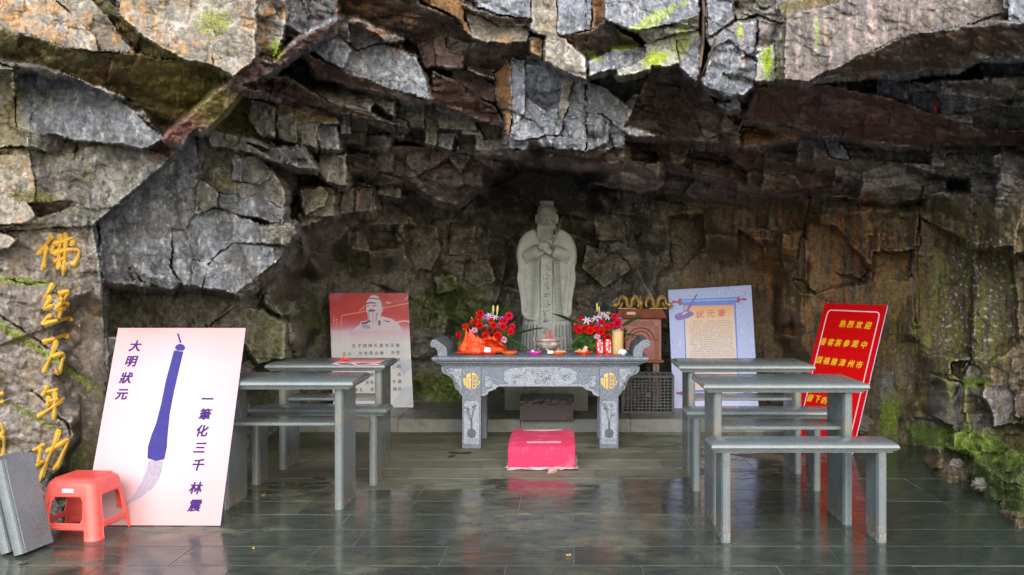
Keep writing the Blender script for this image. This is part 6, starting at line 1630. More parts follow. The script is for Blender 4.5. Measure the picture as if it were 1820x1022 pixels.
# ------------------------------------------------------------------ offerings on the altar
TOP = AH
def ax(px, D_): return (px-VX)*D_/FPX
def plate(px, D_, r, m, label, name='plate'):
    t = empty('offering_plate', (ax(px, D_), D_, TOP), 0, label, 'plate', 'plates on the altar')
    MB().lathe([(.001,.004),(r*.55,.004),(r*.62,.0045),(r*.92,.020),(r,.024),(r*1.0,.0255),(r*.93,.0225),(r*.60,.008),(.001,.008)], n=36, cap=False, sy=.8).mesh('x')
    me = MB().lathe([(r*.58,0),(r*.66,.002),(r*.95,.018),(r,.0225),(r*.985,.0245),(r*.92,.021),(r*.62,.0065),(r*.1,.006)], n=40, sy=.82).mesh('dish', 50)
    link('dish', me, m, t); return t
def crumple(r, seed, amp=.35, sz=(1,1,1), n=24, m_=16, fz=2.3):
    mb = MB().ell((0,0,0),(1,1,1),n,m_); rr_ = random.Random(seed)
    from mathutils import noise as mn
    out = []
    for v in mb.v:
        p = Vector(v); k = 1 + amp*(abs(mn.noise(p*fz+Vector((seed*3.1,0,0))))*2-.6) + amp*.5*mn.noise(p*fz*2.7+Vector((0,seed,0)))
        out.append((p.x*k*r*sz[0], p.y*k*r*sz[1], p.z*k*r*sz[2]))
    mb.v = out; return mb
p1_ = plate(869, 7.16, .066, REDP, 'red plate with white card and orange paper, below the left bouquet')
p2_ = plate(905, 7.16, .062, ORAP, 'orange red plate with red packets, between left bouquet and purple plate')
p3_ = plate(950, 7.16, .058, MAGP, 'magenta plate holding purple and white sweets')
p4_ = plate(991, 7.16, .064, ORAP, 'orange plate with pale biscuits and small white box')
p5_ = plate(1037, 7.16, .070, REDP, 'red plate with gold wrapped snacks, left of the drink cans')
WRO = mat('orange_tissue', (.80,.085,.015), .45, bump=.8, bscale=45, var=.25, vscale=14, sss=.1)
CELL = mat('red_cellophane', (.62,.06,.04), .15, bump=.7, bscale=40, alpha=.75)
card = MB().rings([[(-.024,0,0),(.024,0,.004),(.022,.016,.042),(-.020,.014,.045)],[(-.024,.002,0),(.024,.002,.004),(.022,.018,.042),(-.020,.016,.045)]]).build('white_card', WHITE, None, loc=(ax(866,7.13), 7.125, TOP+.012))
tag(card, 'small white card standing on red plate under left bouquet', 'card')
mb = MB(); r_ = random.Random(5)
for k in range(6):
    c = (r_.uniform(-.03,.03), r_.uniform(-.02,.02), .012+r_.uniform(0,.010))
    q = crumple(.014, k, .3, (1.5,.8,.6)); mb.add([(x+c[0], y+c[1], z+c[2]) for x,y,z in q.v], q.f)
o = mb.build('red_packets', mat('red_foil', (.62,.03,.02), .25, bump=.4), None, loc=(ax(907,7.16), 7.16, TOP)); tag(o, 'heap of small shiny red packets on the orange red plate', 'packets', kind='stuff')
def heap(name, label, cat, px, mats, n, sz, seed, spread=.036):
    rr_ = random.Random(seed)
    for g_, (m, nn) in enumerate(zip(mats, n)):
        mb = MB()
        for k in range(nn):
            a = rr_.uniform(0,6.28); d = spread*math.sqrt(rr_.random()); c = (d*math.cos(a), d*.7*math.sin(a), .012+.010*rr_.random()+.012*(1-d/spread))
            M_ = Euler((rr_.uniform(-.6,.6), rr_.uniform(-.6,.6), rr_.uniform(0,3))).to_matrix(); l = MB().bbox(-sz[0],sz[0],-sz[1],sz[1],-sz[2],sz[2],sz[2]*.4)
            mb.add([tuple(M_@Vector(v)+Vector(c)) for v in l.v], l.f)
        o = mb.build(name[g_], m, None, loc=(ax(px,7.16), 7.16, TOP)); tag(o, label[g_], cat[g_], kind='stuff')
heap(['purple_sweets','white_sweets'], ['purple wrapped sweets on the magenta plate','white wrapped sweets on right half of the magenta plate'], ['sweets','sweets'], 948, [mat('purple_foil',(.26,.02,.36),.25), mat('cream_wrap',(.70,.64,.60),.4)], (9,8), (.012,.006,.004), 3)
heap(['pale_biscuits'], ['pale biscuits heaped on the orange plate'], ['biscuits'], 996, [mat('biscuit',(.62,.50,.36),.7,bump=.5)], (26,), (.010,.007,.004), 4, .042)
o = MB().bbox(-.020,.020,-.012,.012,0,.020,.002).build('small_white_box', WHITE, None, loc=(ax(978,7.13),7.12,TOP+.014), rot=(R(12),0,R(8))); tag(o, 'small white carton lying on the orange biscuit plate', 'box')
heap(['gold_snacks'], ['gold wrapped snacks on the red plate beside the cans'], ['snacks'], 1034, [mat('gold_foil',(.62,.42,.16),.3,bump=.3)], (12,), (.026,.006,.005), 6, .036)
o = MB().bbox(-.012,.012,-.005,.005,0,.062,.003).build('red_packet', mat('red_pack', (.66,.05,.03), .3, color2=(.72,.5,.4), vscale=40), None, loc=(ax(1035,7.12),7.13,TOP+.012), rot=(R(-12),R(32),0)); tag(o, 'upright red snack packet leaning on the gold snacks', 'packet')
# drink cans
CANR = mat('can_red', (.66,.02,.03), .22, coat=.4); SIL = mat('can_metal', (.62,.62,.64), .28, metal=.9); CANW = mat('can_white', (.80,.78,.80), .3)
for k, px in enumerate((1065.5, 1080)):
    t = empty('drink_can', (ax(px,7.20), 7.20, TOP), R(15+10*k), ('red and white drink can, left one of the pair on altar','red and white drink can next to the bamboo tube')[k], 'can', 'two red drink cans')
    MB().lathe([(.021,0),(.0265,.006),(.0275,.010),(.0275,.098),(.0245,.106)], n=28, cap=False).build('can_side', CANR, t, 40)
    MB().lathe([(.0245,.106),(.0252,.108),(.0245,.110),(.0225,.107),(.001,.107)], n=28).build('can_lid', SIL, t, 40)
    MB().lathe([(.001,.001),(.021,.0005),(.022,.002)], n=28).build('can_base', SIL, t)
    mb = MB()
    def arc(a0, a1, z0, z1):
        n_ = 6; r1 = .0279
        P = [(r1*math.sin(a0+(a1-a0)*i/n_), -r1*math.cos(a0+(a1-a0)*i/n_)) for i in range(n_+1)]
        mb.add([(x,y,z0) for x,y in P]+[(x,y,z1) for x,y in P], [(i,i+1,n_+2+i,n_+1+i) for i in range(n_)])
    arc(.25,.95,.012,.062); arc(-.75,-.35,.03,.05); arc(-.2,.0,.014,.03); arc(.1,.5,.080,.088); arc(-.9,-.6,.06,.09); arc(.55,.75,.07,.094)
    mb.build('can_print', CANW, t)
    mb = MB()
    def arc2(a0,a1,z0,z1):
        n_=4; r1=.0282
        P = [(r1*math.sin(a0+(a1-a0)*i/n_), -r1*math.cos(a0+(a1-a0)*i/n_)) for i in range(n_+1)]
        mb.add([(x,y,z0) for x,y in P]+[(x,y,z1) for x,y in P], [(i,i+1,n_+2+i,n_+1+i) for i in range(n_)])
    for q in range(4): arc2(.35,.85,.018+q*.010,.022+q*.010)
    mb.build('can_small_print', mat('can_grey', (.30,.32,.42), .4) if k == 0 else bpy.data.materials['can_grey'], t)
# bamboo tube with sticks
BAM = mat('bamboo', (.62,.44,.20), .5, color2=(.50,.33,.13), vscale=10, stretch=(8,8,.6), bump=.2)
t = empty('bamboo_tube', (ax(1097.5,7.24), 7.24, TOP), 0, 'pale bamboo tube filled with fortune sticks, right of the cans', 'bamboo tube')
MB().lathe([(.0425,0),(.0435,.004),(.0425,.09),(.0425,.168),(.0405,.170),(.038,.168),(.038,.02),(.001,.02)], n=32).build('tube', BAM, t, 40)
mb = MB(); r_ = random.Random(9)
for k in range(34):
    a = r_.uniform(0,6.28); d = .032*math.sqrt(r_.random()); x, y = d*math.cos(a), d*math.sin(a)
    mb.tube([(x*.7,y*.7,.03),(x*1.1,y*1.1,.178+r_.uniform(-.006,.016))], .0024, 4)
mb.build('fortune_sticks', mat('pale_sticks', (.66,.60,.48), .6, color2=(.45,.20,.16), vscale=60), t)
o = crumple(.030, 12, .5, (1.05,.8,.72), 28, 18, 3.2).build('crumpled_tissue', mat('tissue', (.72,.70,.70), .8, bump=.5), None, 30, (ax(1106,7.12), 7.13, TOP+.022)); tag(o, 'crumpled white tissue at the foot of the bamboo tube', 'tissue')
mb = MB()
for k in range(7):
    q = crumple(.008, k+40, .3, (1.6,.9,.5), 8, 6); c = ((k-3)*.018, r_.uniform(-.01,.01), .005); mb.add([(x+c[0],y+c[1],z+c[2]) for x,y,z in q.v], q.f)
o = mb.build('red_sweets', mat('red_sweet', (.6,.05,.03), .3), None, loc=(ax(1084,7.1), 7.09, TOP)); tag(o, 'scatter of tiny red sweets in front of the cans', 'sweets', kind='stuff')
# incense burner
BUR = mat('burner_stone', (.46,.42,.41), .6, color2=(.17,.09,.07), vscale=22, bump=.4, speck=(.62,.60,.60))
t = empty('incense_burner', (ax(974,7.36), 7.36, TOP), 0, 'round whitish stone incense burner before the statue', 'incense burner')
MB().lathe([(.045,.020),(.066,.030),(.088,.050),(.094,.066),(.084,.082),(.086,.088),(.102,.094),(.104,.108),(.097,.112),(.090,.108),(.085,.09),(.001,.088)], n=40).build('bowl', BUR, t, 50)
for a in (0.5, 2.6, 4.71): 
    MB().tube([(.06*math.cos(a),.06*math.sin(a),.030),(.068*math.cos(a),.068*math.sin(a),.012),(.058*math.cos(a),.058*math.sin(a),0)], [.016,.013,.010], 10).build('foot', BUR, t, True)
MB().lathe([(.084,.0885),(.04,.094),(.001,.096)], n=24).build('ash', mat('ash', (.30,.28,.26), .95, bump=.6), t)
for k in range(2):
    MB().tube([((-1)**k*.088,0,.075),((-1)**k*.106,0,.088),((-1)**k*.112,0,.108),((-1)**k*.106,0,.120)], .007, 8).build('handle', BUR, t, True)
INC = mat('incense_red', (.60,.06,.10), .6)
for k in range(11):
    a = r_.uniform(0,6.28); d = .030*math.sqrt(r_.random()); x = d*math.cos(a)+.004; y = d*.6*math.sin(a)
    o = MB().tube([(x,y,.085),(x+r_.uniform(-.006,.006),y,.150+r_.uniform(-.012,.034))], .0022, 5).build('incense_stick', INC, None, loc=(ax(974,7.36), 7.36, TOP))
    tag(o, 'thin red incense stick standing in the stone burner', 'incense stick', 'red incense sticks in the burner')

# ------------------------------------------------------------------ bouquets
GRN = mat('leaf_green', (.045,.16,.022), .35, color2=(.10,.26,.04), vscale=12); GRD = mat('leaf_dark', (.022,.075,.020), .4, color2=(.04,.12,.03), vscale=12)
GRN2 = mat('leaf_mixed', (.03,.11,.018), .4, color2=(.13,.32,.05), vscale=22)
RED1 = mat('rose_red', (.72,.012,.008), .65, color2=(.46,.004,.006), vscale=60, spec=.15); RED2 = mat('rose_pink_red', (.72,.015,.06), .65, color2=(.46,.006,.035), vscale=60, spec=.15); RED3 = mat('rose_dark_red', (.20,.012,.012), .55)
PUR = mat('flower_purple', (.36,.05,.42), .5, color2=(.55,.20,.60), vscale=50); PNK = mat('flower_pink', (.74,.38,.58), .55, color2=(.60,.22,.42), vscale=60); LIL = mat('lily_white', (.66,.54,.68), .5, color2=(.55,.38,.55), vscale=30)
BUD = mat('lily_bud', (.46,.52,.10), .45, color2=(.62,.62,.26), vscale=20)
def petal(mb, c, a, tilt, L, Wd, curl, seg=4, off=0.0):
    """one curved petal leaving c in direction a, tilt from vertical"""
    ca, sa = math.cos(a), math.sin(a); vs = []
    for i in range(seg+1):
        t = i/seg; w_ = Wd*math.sin(math.pi*min(.97,.12+.80*t))**.8; th = tilt + curl*t
        r0 = off + L*t*math.sin(th); z = L*t*math.cos(th)
        for j in (-1, 0, 1):
            x, y = r0 - (.12*Wd if j else 0)*0, j*w_/2
            zz = z + abs(j)*w_*.18
            vs.append((c[0]+x*ca-y*sa, c[1]+x*sa+y*ca, c[2]+zz))
    mb.add(vs, [(i*3+j, i*3+j+1, (i+1)*3+j+1, (i+1)*3+j) for i in range(seg) for j in (0,1)])
def rose_mesh():
    mb = MB(); r2 = random.Random(1)
    for ly, (n, tl, L, cu, off) in enumerate(((3,.05,.9,-.1,.10),(4,.2,.92,.15,.22),(5,.5,.95,.35,.30),(6,.85,.95,.55,.34),(6,1.25,.85,.6,.34))):
        for k in range(n): petal(mb, (0,0,-.35), 2*math.pi*k/n+ly*.7+r2.uniform(-.15,.15), tl, L*r2.uniform(.92,1.06), .85+.12*ly, cu, 4, off)
    mb.ell((0,0,.0),(.25,.25,.42),8,6); return mb.mesh('rose', True, fixn=False)
def ruffle_mesh():
    mb = MB(); r2 = random.Random(3)
    for k in range(46):
        petal(mb, (0,0,-.3), r2.uniform(0,6.28), r2.uniform(.05,1.5), r2.uniform(.85,1.05), .45, .3, 3, .02)
    return mb.mesh('carnation', True, fixn=False)
def lily_mesh():
    mb = MB()
    for k in range(6): petal(mb, (0,0,-.4), 2*math.pi*k/6, .35, 1.5, .5, 1.0, 5, .02)
    for k in range(5): mb.tube([(0,0,-.2),(.25*math.cos(k),.25*math.sin(k),.75)], .03, 4)
    return mb.mesh('lily', True, fixn=False)
def leaf_mesh():
    mb = MB(); vs = []; n = 6
    for i in range(n+1):
        t = i/n; w_ = .34*math.sin(math.pi*min(.985,.06+.94*t))**.75*(1-.3*t)
        for j in (-1,0,1): vs.append((j*w_, t*1.6, -.28*t*t+abs(j)*.09))
    mb.add(vs, [(i*3+j, i*3+j+1, (i+1)*3+j+1, (i+1)*3+j) for i in range(n) for j in (0,1)])
    return mb.mesh('leaf', True, fixn=False)
def frond_mesh():
    mb = MB(); mb.tube([(0,0,0),(0,.5,.06),(0,1.0,.0)], [.012,.009,.004], 5)
    for i in range(26):
        t = .12+.86*i/26; z = .06*math.sin(t*math.pi)
        for s in (-1,1):
            L = .50*math.sin(math.pi*(.15+.80*t))**.7
            d = Vector((s*.72,.70,-.12)).normalized()*L; p = Vector((0,t,z)); q = p+d; w_ = Vector((0,.016,0))
            mb.add([p-w_*.5, p+w_, p+d*.5+w_+Vector((0,0,.02)), q, p+d*.5-w_*.6+Vector((0,0,.02))], [(0,1,2,3,4)])
    return mb.mesh('palm_frond', fixn=False)
def bud_mesh():
    return MB().lathe([(.02,-1),(.12,-.8),(.20,-.2),(.24,.3),(.17,.75),(.04,1.0)], n=10).mesh('bud', True)
def inst(src, m):
    me = src.copy(); me.materials.clear(); me.materials.append(m); return me
RO, CAN_, LY, LF, FR_, BU = rose_mesh(), ruffle_mesh(), lily_mesh(), leaf_mesh(), frond_mesh(), bud_mesh()
MM = {}
def gm(src, m):
    k = (src.name, m.name)
    if k not in MM: MM[k] = inst(src, m)
    return MM[k]
def bouquet(label, crop, Dc, items, base):
    t = empty('flower_bouquet', (ax(base, Dc), Dc+.05, TOP), 0, label, 'bouquet', 'flower bouquets on the altar')
    org = Vector(t.location); r2 = random.Random(int(base))
    cen = None
    for kind, m, x, y, s, dd in items:
        px_, py_ = crop[0]+x/crop[2], crop[1]+y/crop[2]
        P = Vector(W(px_, py_, Dc+dd)) - org
        dirv = (P - Vector((0,.05,.06))).normalized()
        if kind == 'leaf': s *= 1.35
        if kind in ('rose','carnation','lily'):
            src = {'rose':RO,'carnation':CAN_,'lily':LY}[kind]
            dv = (dirv*.8 + Vector((0,-.75,.15))).normalized(); q = dv.to_track_quat('Z','Y').to_euler()
            q.rotate_axis('X', r2.uniform(-.5,.5)); q.rotate_axis('Y', r2.uniform(-.5,.5)); k_ = s*r2.uniform(1.15,1.42); link(kind, gm(src, m), None, t, P, q, (k_, k_*r2.uniform(.82,1), k_))
        elif kind == 'bud':
            dv = (dirv+Vector((0,0,2.2))).normalized(); link('lily_bud', gm(BU, m), None, t, P, dv.to_track_quat('Z','Y').to_euler(), s)
        elif kind == 'leaf':
            dv = (dirv + Vector((r2.uniform(-.4,.4),-.35,r2.uniform(-.2,.5)))).normalized()
            q = Matrix.Rotation(r2.uniform(-.6,.6), 4, dv) @ dv.to_track_quat('Y','Z').to_matrix().to_4x4()
            link('leaf', gm(LF, m), None, t, P - dv*s*.8, q.to_euler(), s)
    # stems and filler foliage
    mb = MB()
    for kind, m, x, y, s, dd in items:
        if kind in ('leaf',): continue
        P = Vector(W(crop[0]+x/crop[2], crop[1]+y/crop[2], Dc+dd)) - org
        mb.tube([(r2.uniform(-.02,.02), .0, .01), tuple(P*.55+Vector((0,.02,0))), tuple(P)], .0022, 4)
    mb.build('stems', GRD, t)
    mb = MB(); xs_ = [i[2] for i in items if i[0]=='rose']; ys_ = [i[3] for i in items if i[0]=='rose']
    for k in range(520):
        a = r2.uniform(0,math.pi); d = r2.uniform(.1,1)
        cx_ = (min(xs_)+max(xs_))/2; wx_ = (max(xs_)-min(xs_))/2
        X = cx_+wx_*1.02*math.cos(a)*d; top = min(ys_); bot = max(ys_)+ (260 if crop[2] > 8 else 150)*1.0
        Y = bot-(bot-top)*math.sin(a)*d*.9
        P = Vector(W(crop[0]+X/crop[2], crop[1]+Y/crop[2], Dc+r2.uniform(-.02,.12))) - org
        dv = Vector((r2.uniform(-1,1), -.6, r2.uniform(-.4,1))).normalized(); sd_ = dv.cross(Vector((0,1,.3))).normalized(); L = r2.uniform(.022,.048)
        mb.add([P, P+dv*L*.5+sd_*L*.28, P+dv*L, P+dv*L*.5-sd_*L*.28], [(0,1,2,3)])
    f = mb.mesh('foliage', fixn=False); o = link('foliage', f, GRN2, t); o['kind'] = 'stuff'
    return t
rs_ = .019
c1 = (770,530,9.29)
L1 = [('rose',m,x,y,s*rs_,d) for m,x,y,s,d in [(RED1,765,262,1.25,0),(RED1,740,335,1,-.02),(RED2,950,360,1.0,0),(RED2,1252,290,1.2,0),(RED1,992,440,1.05,-.05),(RED1,1150,475,1.1,-.05),(RED2,1308,460,.9,-.02),(RED1,1280,552,1.0,-.04),(RED1,755,450,1.1,-.05),
      (RED1,528,472,.95,-.02),(RED1,412,603,.9,-.02),(RED1,1072,612,1.15,-.07),(RED1,858,605,1.0,-.05),(RED1,690,378,.9,-.02),(RED2,1185,372,1.0,-.01),(RED3,940,525,.9,-.04),(RED3,1030,545,.8,-.04),(RED3,850,500,.7,-.03),(RED1,635,400,.7,0),(RED1,1120,360,.8,.0),(RED1,700,630,.8,-.02)]]
L1 += [('carnation',PUR,x,y,.016,-.01) for x,y in ((850,312),(1100,430),(868,462),(1135,330),(1075,465))] + [('carnation',PNK,680,530,.019,-.06),('carnation',PNK,1168,690,.021,-.08),('carnation',PNK,905,330,.013,-.01)]
L1 += [('lily',LIL,925,285,.018,0),('lily',LIL,1025,315,.016,-.01),('bud',BUD,990,195,.040,0),('bud',BUD,1058,200,.042,.01),('bud',BUD,640,340,.016,0)]
L1 += [('leaf',GRN,x,y,.022,d) for x,y,d in [(850,400,-.03),(600,490,-.03),(670,425,-.03),(800,560,-.05),(1180,590,-.05),(1390,540,-.02),(1420,530,-.01),(1300,390,0),(1260,640,-.04),(1040,370,-.02),(760,620,-.04),(1230,750,-.03),(940,640,-.07),(1310,600,-.02),(560,420,0),(1340,400,0)]] + [('leaf',GRD,x,y,.026,.03) for x,y in [(900,200),(600,330),(1150,200),(1330,520),(480,520),(1280,720),(430,660),(700,250),(1350,650),(1180,800),(1090,700),(1350,740)]]
bq = bouquet('larger flower bouquet in orange paper at the left end of altar', c1, 7.42, L1, 866)
def frond(t, px0, py0, px1, py1, D0, D1, s=None):
    org = Vector(t.location); a = Vector(W(px0,py0,D0)); b_ = Vector(W(px1,py1,D1)); d = b_-a
    q = d.normalized().to_track_quat('Y','Z').to_euler(); link('palm_frond', gm(FR_, GRD), None, t, a-org, q, d.length)
def cc(c, x, y): return (c[0]+x/c[2], c[1]+y/c[2])
frond(bq, *cc(c1,1250,620), *cc(c1,1780,500), 7.42, 7.38); frond(bq, *cc(c1,560,480), *cc(c1,280,330), 7.45, 7.42); frond(bq, *cc(c1,1080,330), *cc(c1,1230,110), 7.47, 7.5); frond(bq, *cc(c1,1180,640), *cc(c1,1500,830), 7.4, 7.32); frond(bq, *cc(c1,520,540), *cc(c1,290,455), 7.45, 7.42)
frond(bq, *cc(c1,900,330), *cc(c1,870,150), 7.47, 7.5)
# orange wrapping paper
def wrapcone(name, loc, R0, H0, seed, m, parent, sx=1.0, n=48, lean=.0):
    from mathutils import noise as mn
    mb = MB(); rs = []
    for k, t_ in enumerate(np.linspace(0,1,14)):
        ring = []
        for i in range(n):
            a = 2*math.pi*i/n
            f = mn.noise(Vector((math.cos(a)*2.2, math.sin(a)*2.2, seed+t_*1.1)))
            g_ = mn.noise(Vector((math.cos(a)*5, math.sin(a)*5, seed*2+t_*2.0)))
            pr = (1.0+.15*math.sin(t_/.35*math.pi) if t_ < .35 else 1.0*(1-(t_-.35)/.65)**1.25+.13)
            rr2 = R0*pr*(1+.22*f+.16*g_*t_**.3)
            ring.append((rr2*math.cos(a)*sx-lean*t_**1.5+.012*mn.noise(Vector((t_*3,seed,a))), rr2*math.sin(a)*.75, H0*t_*(1+.35*f*t_)+.012*g_*math.sin(t_*3)))
        rs.append(ring)
    mb.rings(rs); o = mb.build(name, m, parent, 25, loc); return o
org = bq.location
wrapcone('wrapping_paper', Vector((ax(839,7.24),7.24,TOP+.004))-Vector(org), .080, .145, 1.3, WRO, bq, 1.08, lean=.035)
wrapcone('wrapping_paper', Vector((ax(846,7.20),7.19,TOP+.004))-Vector(org), .060, .115, 7.7, WRO, bq, 1.2, lean=-.02)
wrapcone('wrapping_paper', Vector((ax(873,7.25),7.25,TOP+.012))-Vector(org), .085, .105, 5.1, WRO, bq, 1.15)
mb = MB(); r2 = random.Random(6)
for k in range(26):
    a = r2.uniform(.1,math.pi-.1); petal(mb, (.10*math.cos(a)*r2.random(), -.02, .03+.03*r2.random()), r2.uniform(0,6.28), r2.uniform(.3,1.3), .065, .05, .5, 4, .0)
link('wrapping_frill', mb.mesh('wrapping_frill', True, fixn=False), WRO, bq, Vector((ax(876,7.2),7.22,TOP+.02))-Vector(org))
mb = MB(); pts = [(796,622,7.2),(800,606,7.25),(830,600,7.3),(850,628,7.12),(838,634,7.05),(820,636,7.03),(806,631,7.08)]
mb.add([Vector(W(x,y,d))-Vector(org) for x,y,d in pts]+[Vector(W(x,y,d))-Vector(org)+Vector((0,.004,-.004)) for x,y,d in pts], [tuple(range(7)), tuple(range(13,6,-1))])
mb = MB()
import itertools
fan = []
for i in range(13):
    a = math.pi*(.95+.85*i/12)
    rr2 = .115+.008*(-1)**i
    fan.append((rr2*math.cos(a)*1.05, rr2*math.sin(a)*.72, .006+.012*(i%2)))
mb.add([(0.03,0,.010)]+fan, [(0,i,i+1) for i in range(1,13)])
link('cellophane', mb.mesh('cellophane', fixn=False), CELL, bq, Vector((ax(838,7.2),7.20,TOP+.002))-Vector(org))
c2_ = (930,530,6.741)
L2 = [('rose',m,x,y,s*rs_,d) for m,x,y,s,d in [(RED1,690,247,.95,0),(RED1,660,392,1.1,-.05),(RED1,732,358,1,-.04),(RED1,800,386,1.05,-.05),(RED1,935,292,1.05,-.02),(RED1,885,368,1.0,-.03),(RED1,1008,350,1.1,-.05),(RED2,1062,318,1.0,-.04),(RED2,1095,212,1.0,0),(RED2,1138,300,1.15,-.03),
      (RED1,935,405,.95,-.06),(RED1,1012,472,1.0,-.05),(RED1,815,325,.85,-.02),(RED2,652,328,.7,-.02),(RED3,928,470,.75,-.05),(RED1,1090,250,.7,0),(RED1,625,370,.8,-.02)]]
L2 += [('lily',LIL,955,195,.022,-.01),('lily',LIL,868,245,.022,-.02),('lily',LIL,1005,232,.018,-.01),('lily',LIL,762,268,.020,-.02),('lily',LIL,920,230,.016,0),('carnation',PNK,886,462,.019,-.07),('carnation',PUR,1160,255,.018,0),('carnation',PUR,885,302,.012,-.03),('carnation',PUR,940,330,.010,-.03),('bud',BUD,885,110,.036,0),('bud',BUD,910,140,.026,0),('carnation',BUD,1015,180,.014,0),('carnation',BUD,620,310,.010,0)]
L2 += [('leaf',GRN,x,y,.024,d) for x,y,d in [(690,300,-.03),(800,300,-.02),(1240,385,-.02),(1230,400,-.02),(1250,490,0),(680,470,-.05),(640,460,-.05),(700,520,-.04),(770,540,-.05),(850,470,-.05),(1010,290,-.02),(740,470,-.05),(960,440,-.05),(1200,480,0),(620,520,-.02)]] + [('leaf',GRD,x,y,.026,.03) for x,y in [(810,195),(1010,180),(1120,330),(1230,440),(600,460),(700,220),(850,540),(580,560),(780,560),(1040,420),(1300,470)]]
bq2 = bouquet('flower bouquet behind the drink cans at the right end of altar', c2_, 7.44, L2, 1070)
frond(bq2, *cc(c2_,720,330), *cc(c2_,385,195), 7.44, 7.36); frond(bq2, *cc(c2_,1120,370), *cc(c2_,1400,215), 7.46, 7.5); frond(bq2, *cc(c2_,1150,420), *cc(c2_,1440,470), 7.46, 7.5); frond(bq2, *cc(c2_,680,470), *cc(c2_,560,600), 7.44, 7.36)
o = crumple(.055, 21, .35, (1.2,.9,.9), 28, 18, 2.6); me = o.mesh('wrapping_paper', 25); link('wrapping_paper', me, WRO, bq2, (0,-.03,.04))

# ------------------------------------------------------------------ paper on the rear left desk
DZ = .706
PAP = mat('pink_paper', (.66,.38,.40), .6, color2=(.60,.30,.34), vscale=30, bump=.3)
mb = MB(); n = 24; vs = []; fs = []
for j in range(5):
    for i in range(n+1):
        u = i/n; v = j/4
        x = -1.555+.31*u+.075*v*0; y = 6.252+.30*v; z = DZ+.0025+.004*abs(math.sin(u*9))*(1-v)+.003*math.sin(u*20)*(v < .1)
        if j == 0: y -= .004; z -= .006+.010*abs(math.sin(u*7.3))
        vs.append((x, y, z))
for j in range(4):
    for i in range(n): fs.append((j*(n+1)+i, j*(n+1)+i+1, (j+1)*(n+1)+i+1, (j+1)*(n+1)+i))
o = link('pink_paper', mb.add(vs, fs).mesh('pink_paper', 'full', fixn=False), PAP); apply_mods(o, [('SOLIDIFY', dict(thickness=.0008))])
tag(o, 'pink lined sheet of paper on the rear left desk', 'paper')
mb = MB()
for k in range(9): mb.box(-1.54, -1.262, 6.28+k*.028, 6.2835+k*.028, DZ+.0075, DZ+.008)
link('printed_lines', mb.mesh('printed_lines'), mat('line_red', (.42,.10,.14), .6), o)
o = crumple(.022, 33, .4, (1.5,.8,.5), 18, 12).build('red_ribbon_scrap', mat('scrap_red', (.62,.05,.02), .4), None, 30, (-1.50, 6.37, DZ+.020)); tag(o, 'orange red crumpled scrap lying on the pink paper', 'scrap')
# red ribbon in a crack of the ceiling rock
o = MB().tube([W(1663,180,5.9), W(1661,190,5.88), W(1663,200,5.88)], [.008,.010,.006], 6).build('red_ribbon', mat('ribbon_red', (.5,.02,.02), .6), None, True); tag(o, 'short red ribbon hanging from the rock, upper right', 'ribbon')
# dead leaves on the paving
LEAFB = mat('dead_leaf', (.05,.035,.02), .6); LEAFY = mat('yellow_leaf', (.5,.36,.08), .6)
def on_floor(px, py): D_ = CAMH*FPX/(py-VY); return ((px-VX)*D_/FPX, D_)
for k, (px, py, s, m, lb) in enumerate([(818,806,.09,LEAFB,'dark dead leaf on paving left of the red kneeling block'),(803,812,.05,LEAFB,'small dark leaf beside a larger one, left of altar leg'),(567,852,.05,LEAFB,'dark dead leaf under the nearer left desk'),(42,1005,.02,LEAFB,'tiny dark leaf near the leaning slabs'),
      (450,977,.016,LEAFY,'tiny yellow leaf on wet paving at lower left'),(1011,989,.012,LEAFY,'tiny pale yellow leaf on wet paving at bottom centre'),(468,882,.02,LEAFY,'tiny yellow leaf between the pink board and the desk leg'),(905,828,.03,LEAFB,'small brown leaf beside the red kneeling block')]):
    x, y = on_floor(px, py); mb = MB(); vs = [(0,0,.001)]
    for i in range(12):
        a = 2*math.pi*i/12; rr2 = s*(.55+.45*abs(math.cos(a)))*(1+.2*math.sin(5*a)); vs.append((rr2*math.cos(a), rr2*.55*math.sin(a), .003+.004*(i%3)))
    mb.add(vs, [(0,i,i%12+1) for i in range(1,13)]); o = link('fallen_leaf', mb.mesh('fallen_leaf', fixn=False), m, None, (x,y,.001), (0,0,k*1.3)); tag(o, lb, 'leaf', 'dead leaves on the paving')

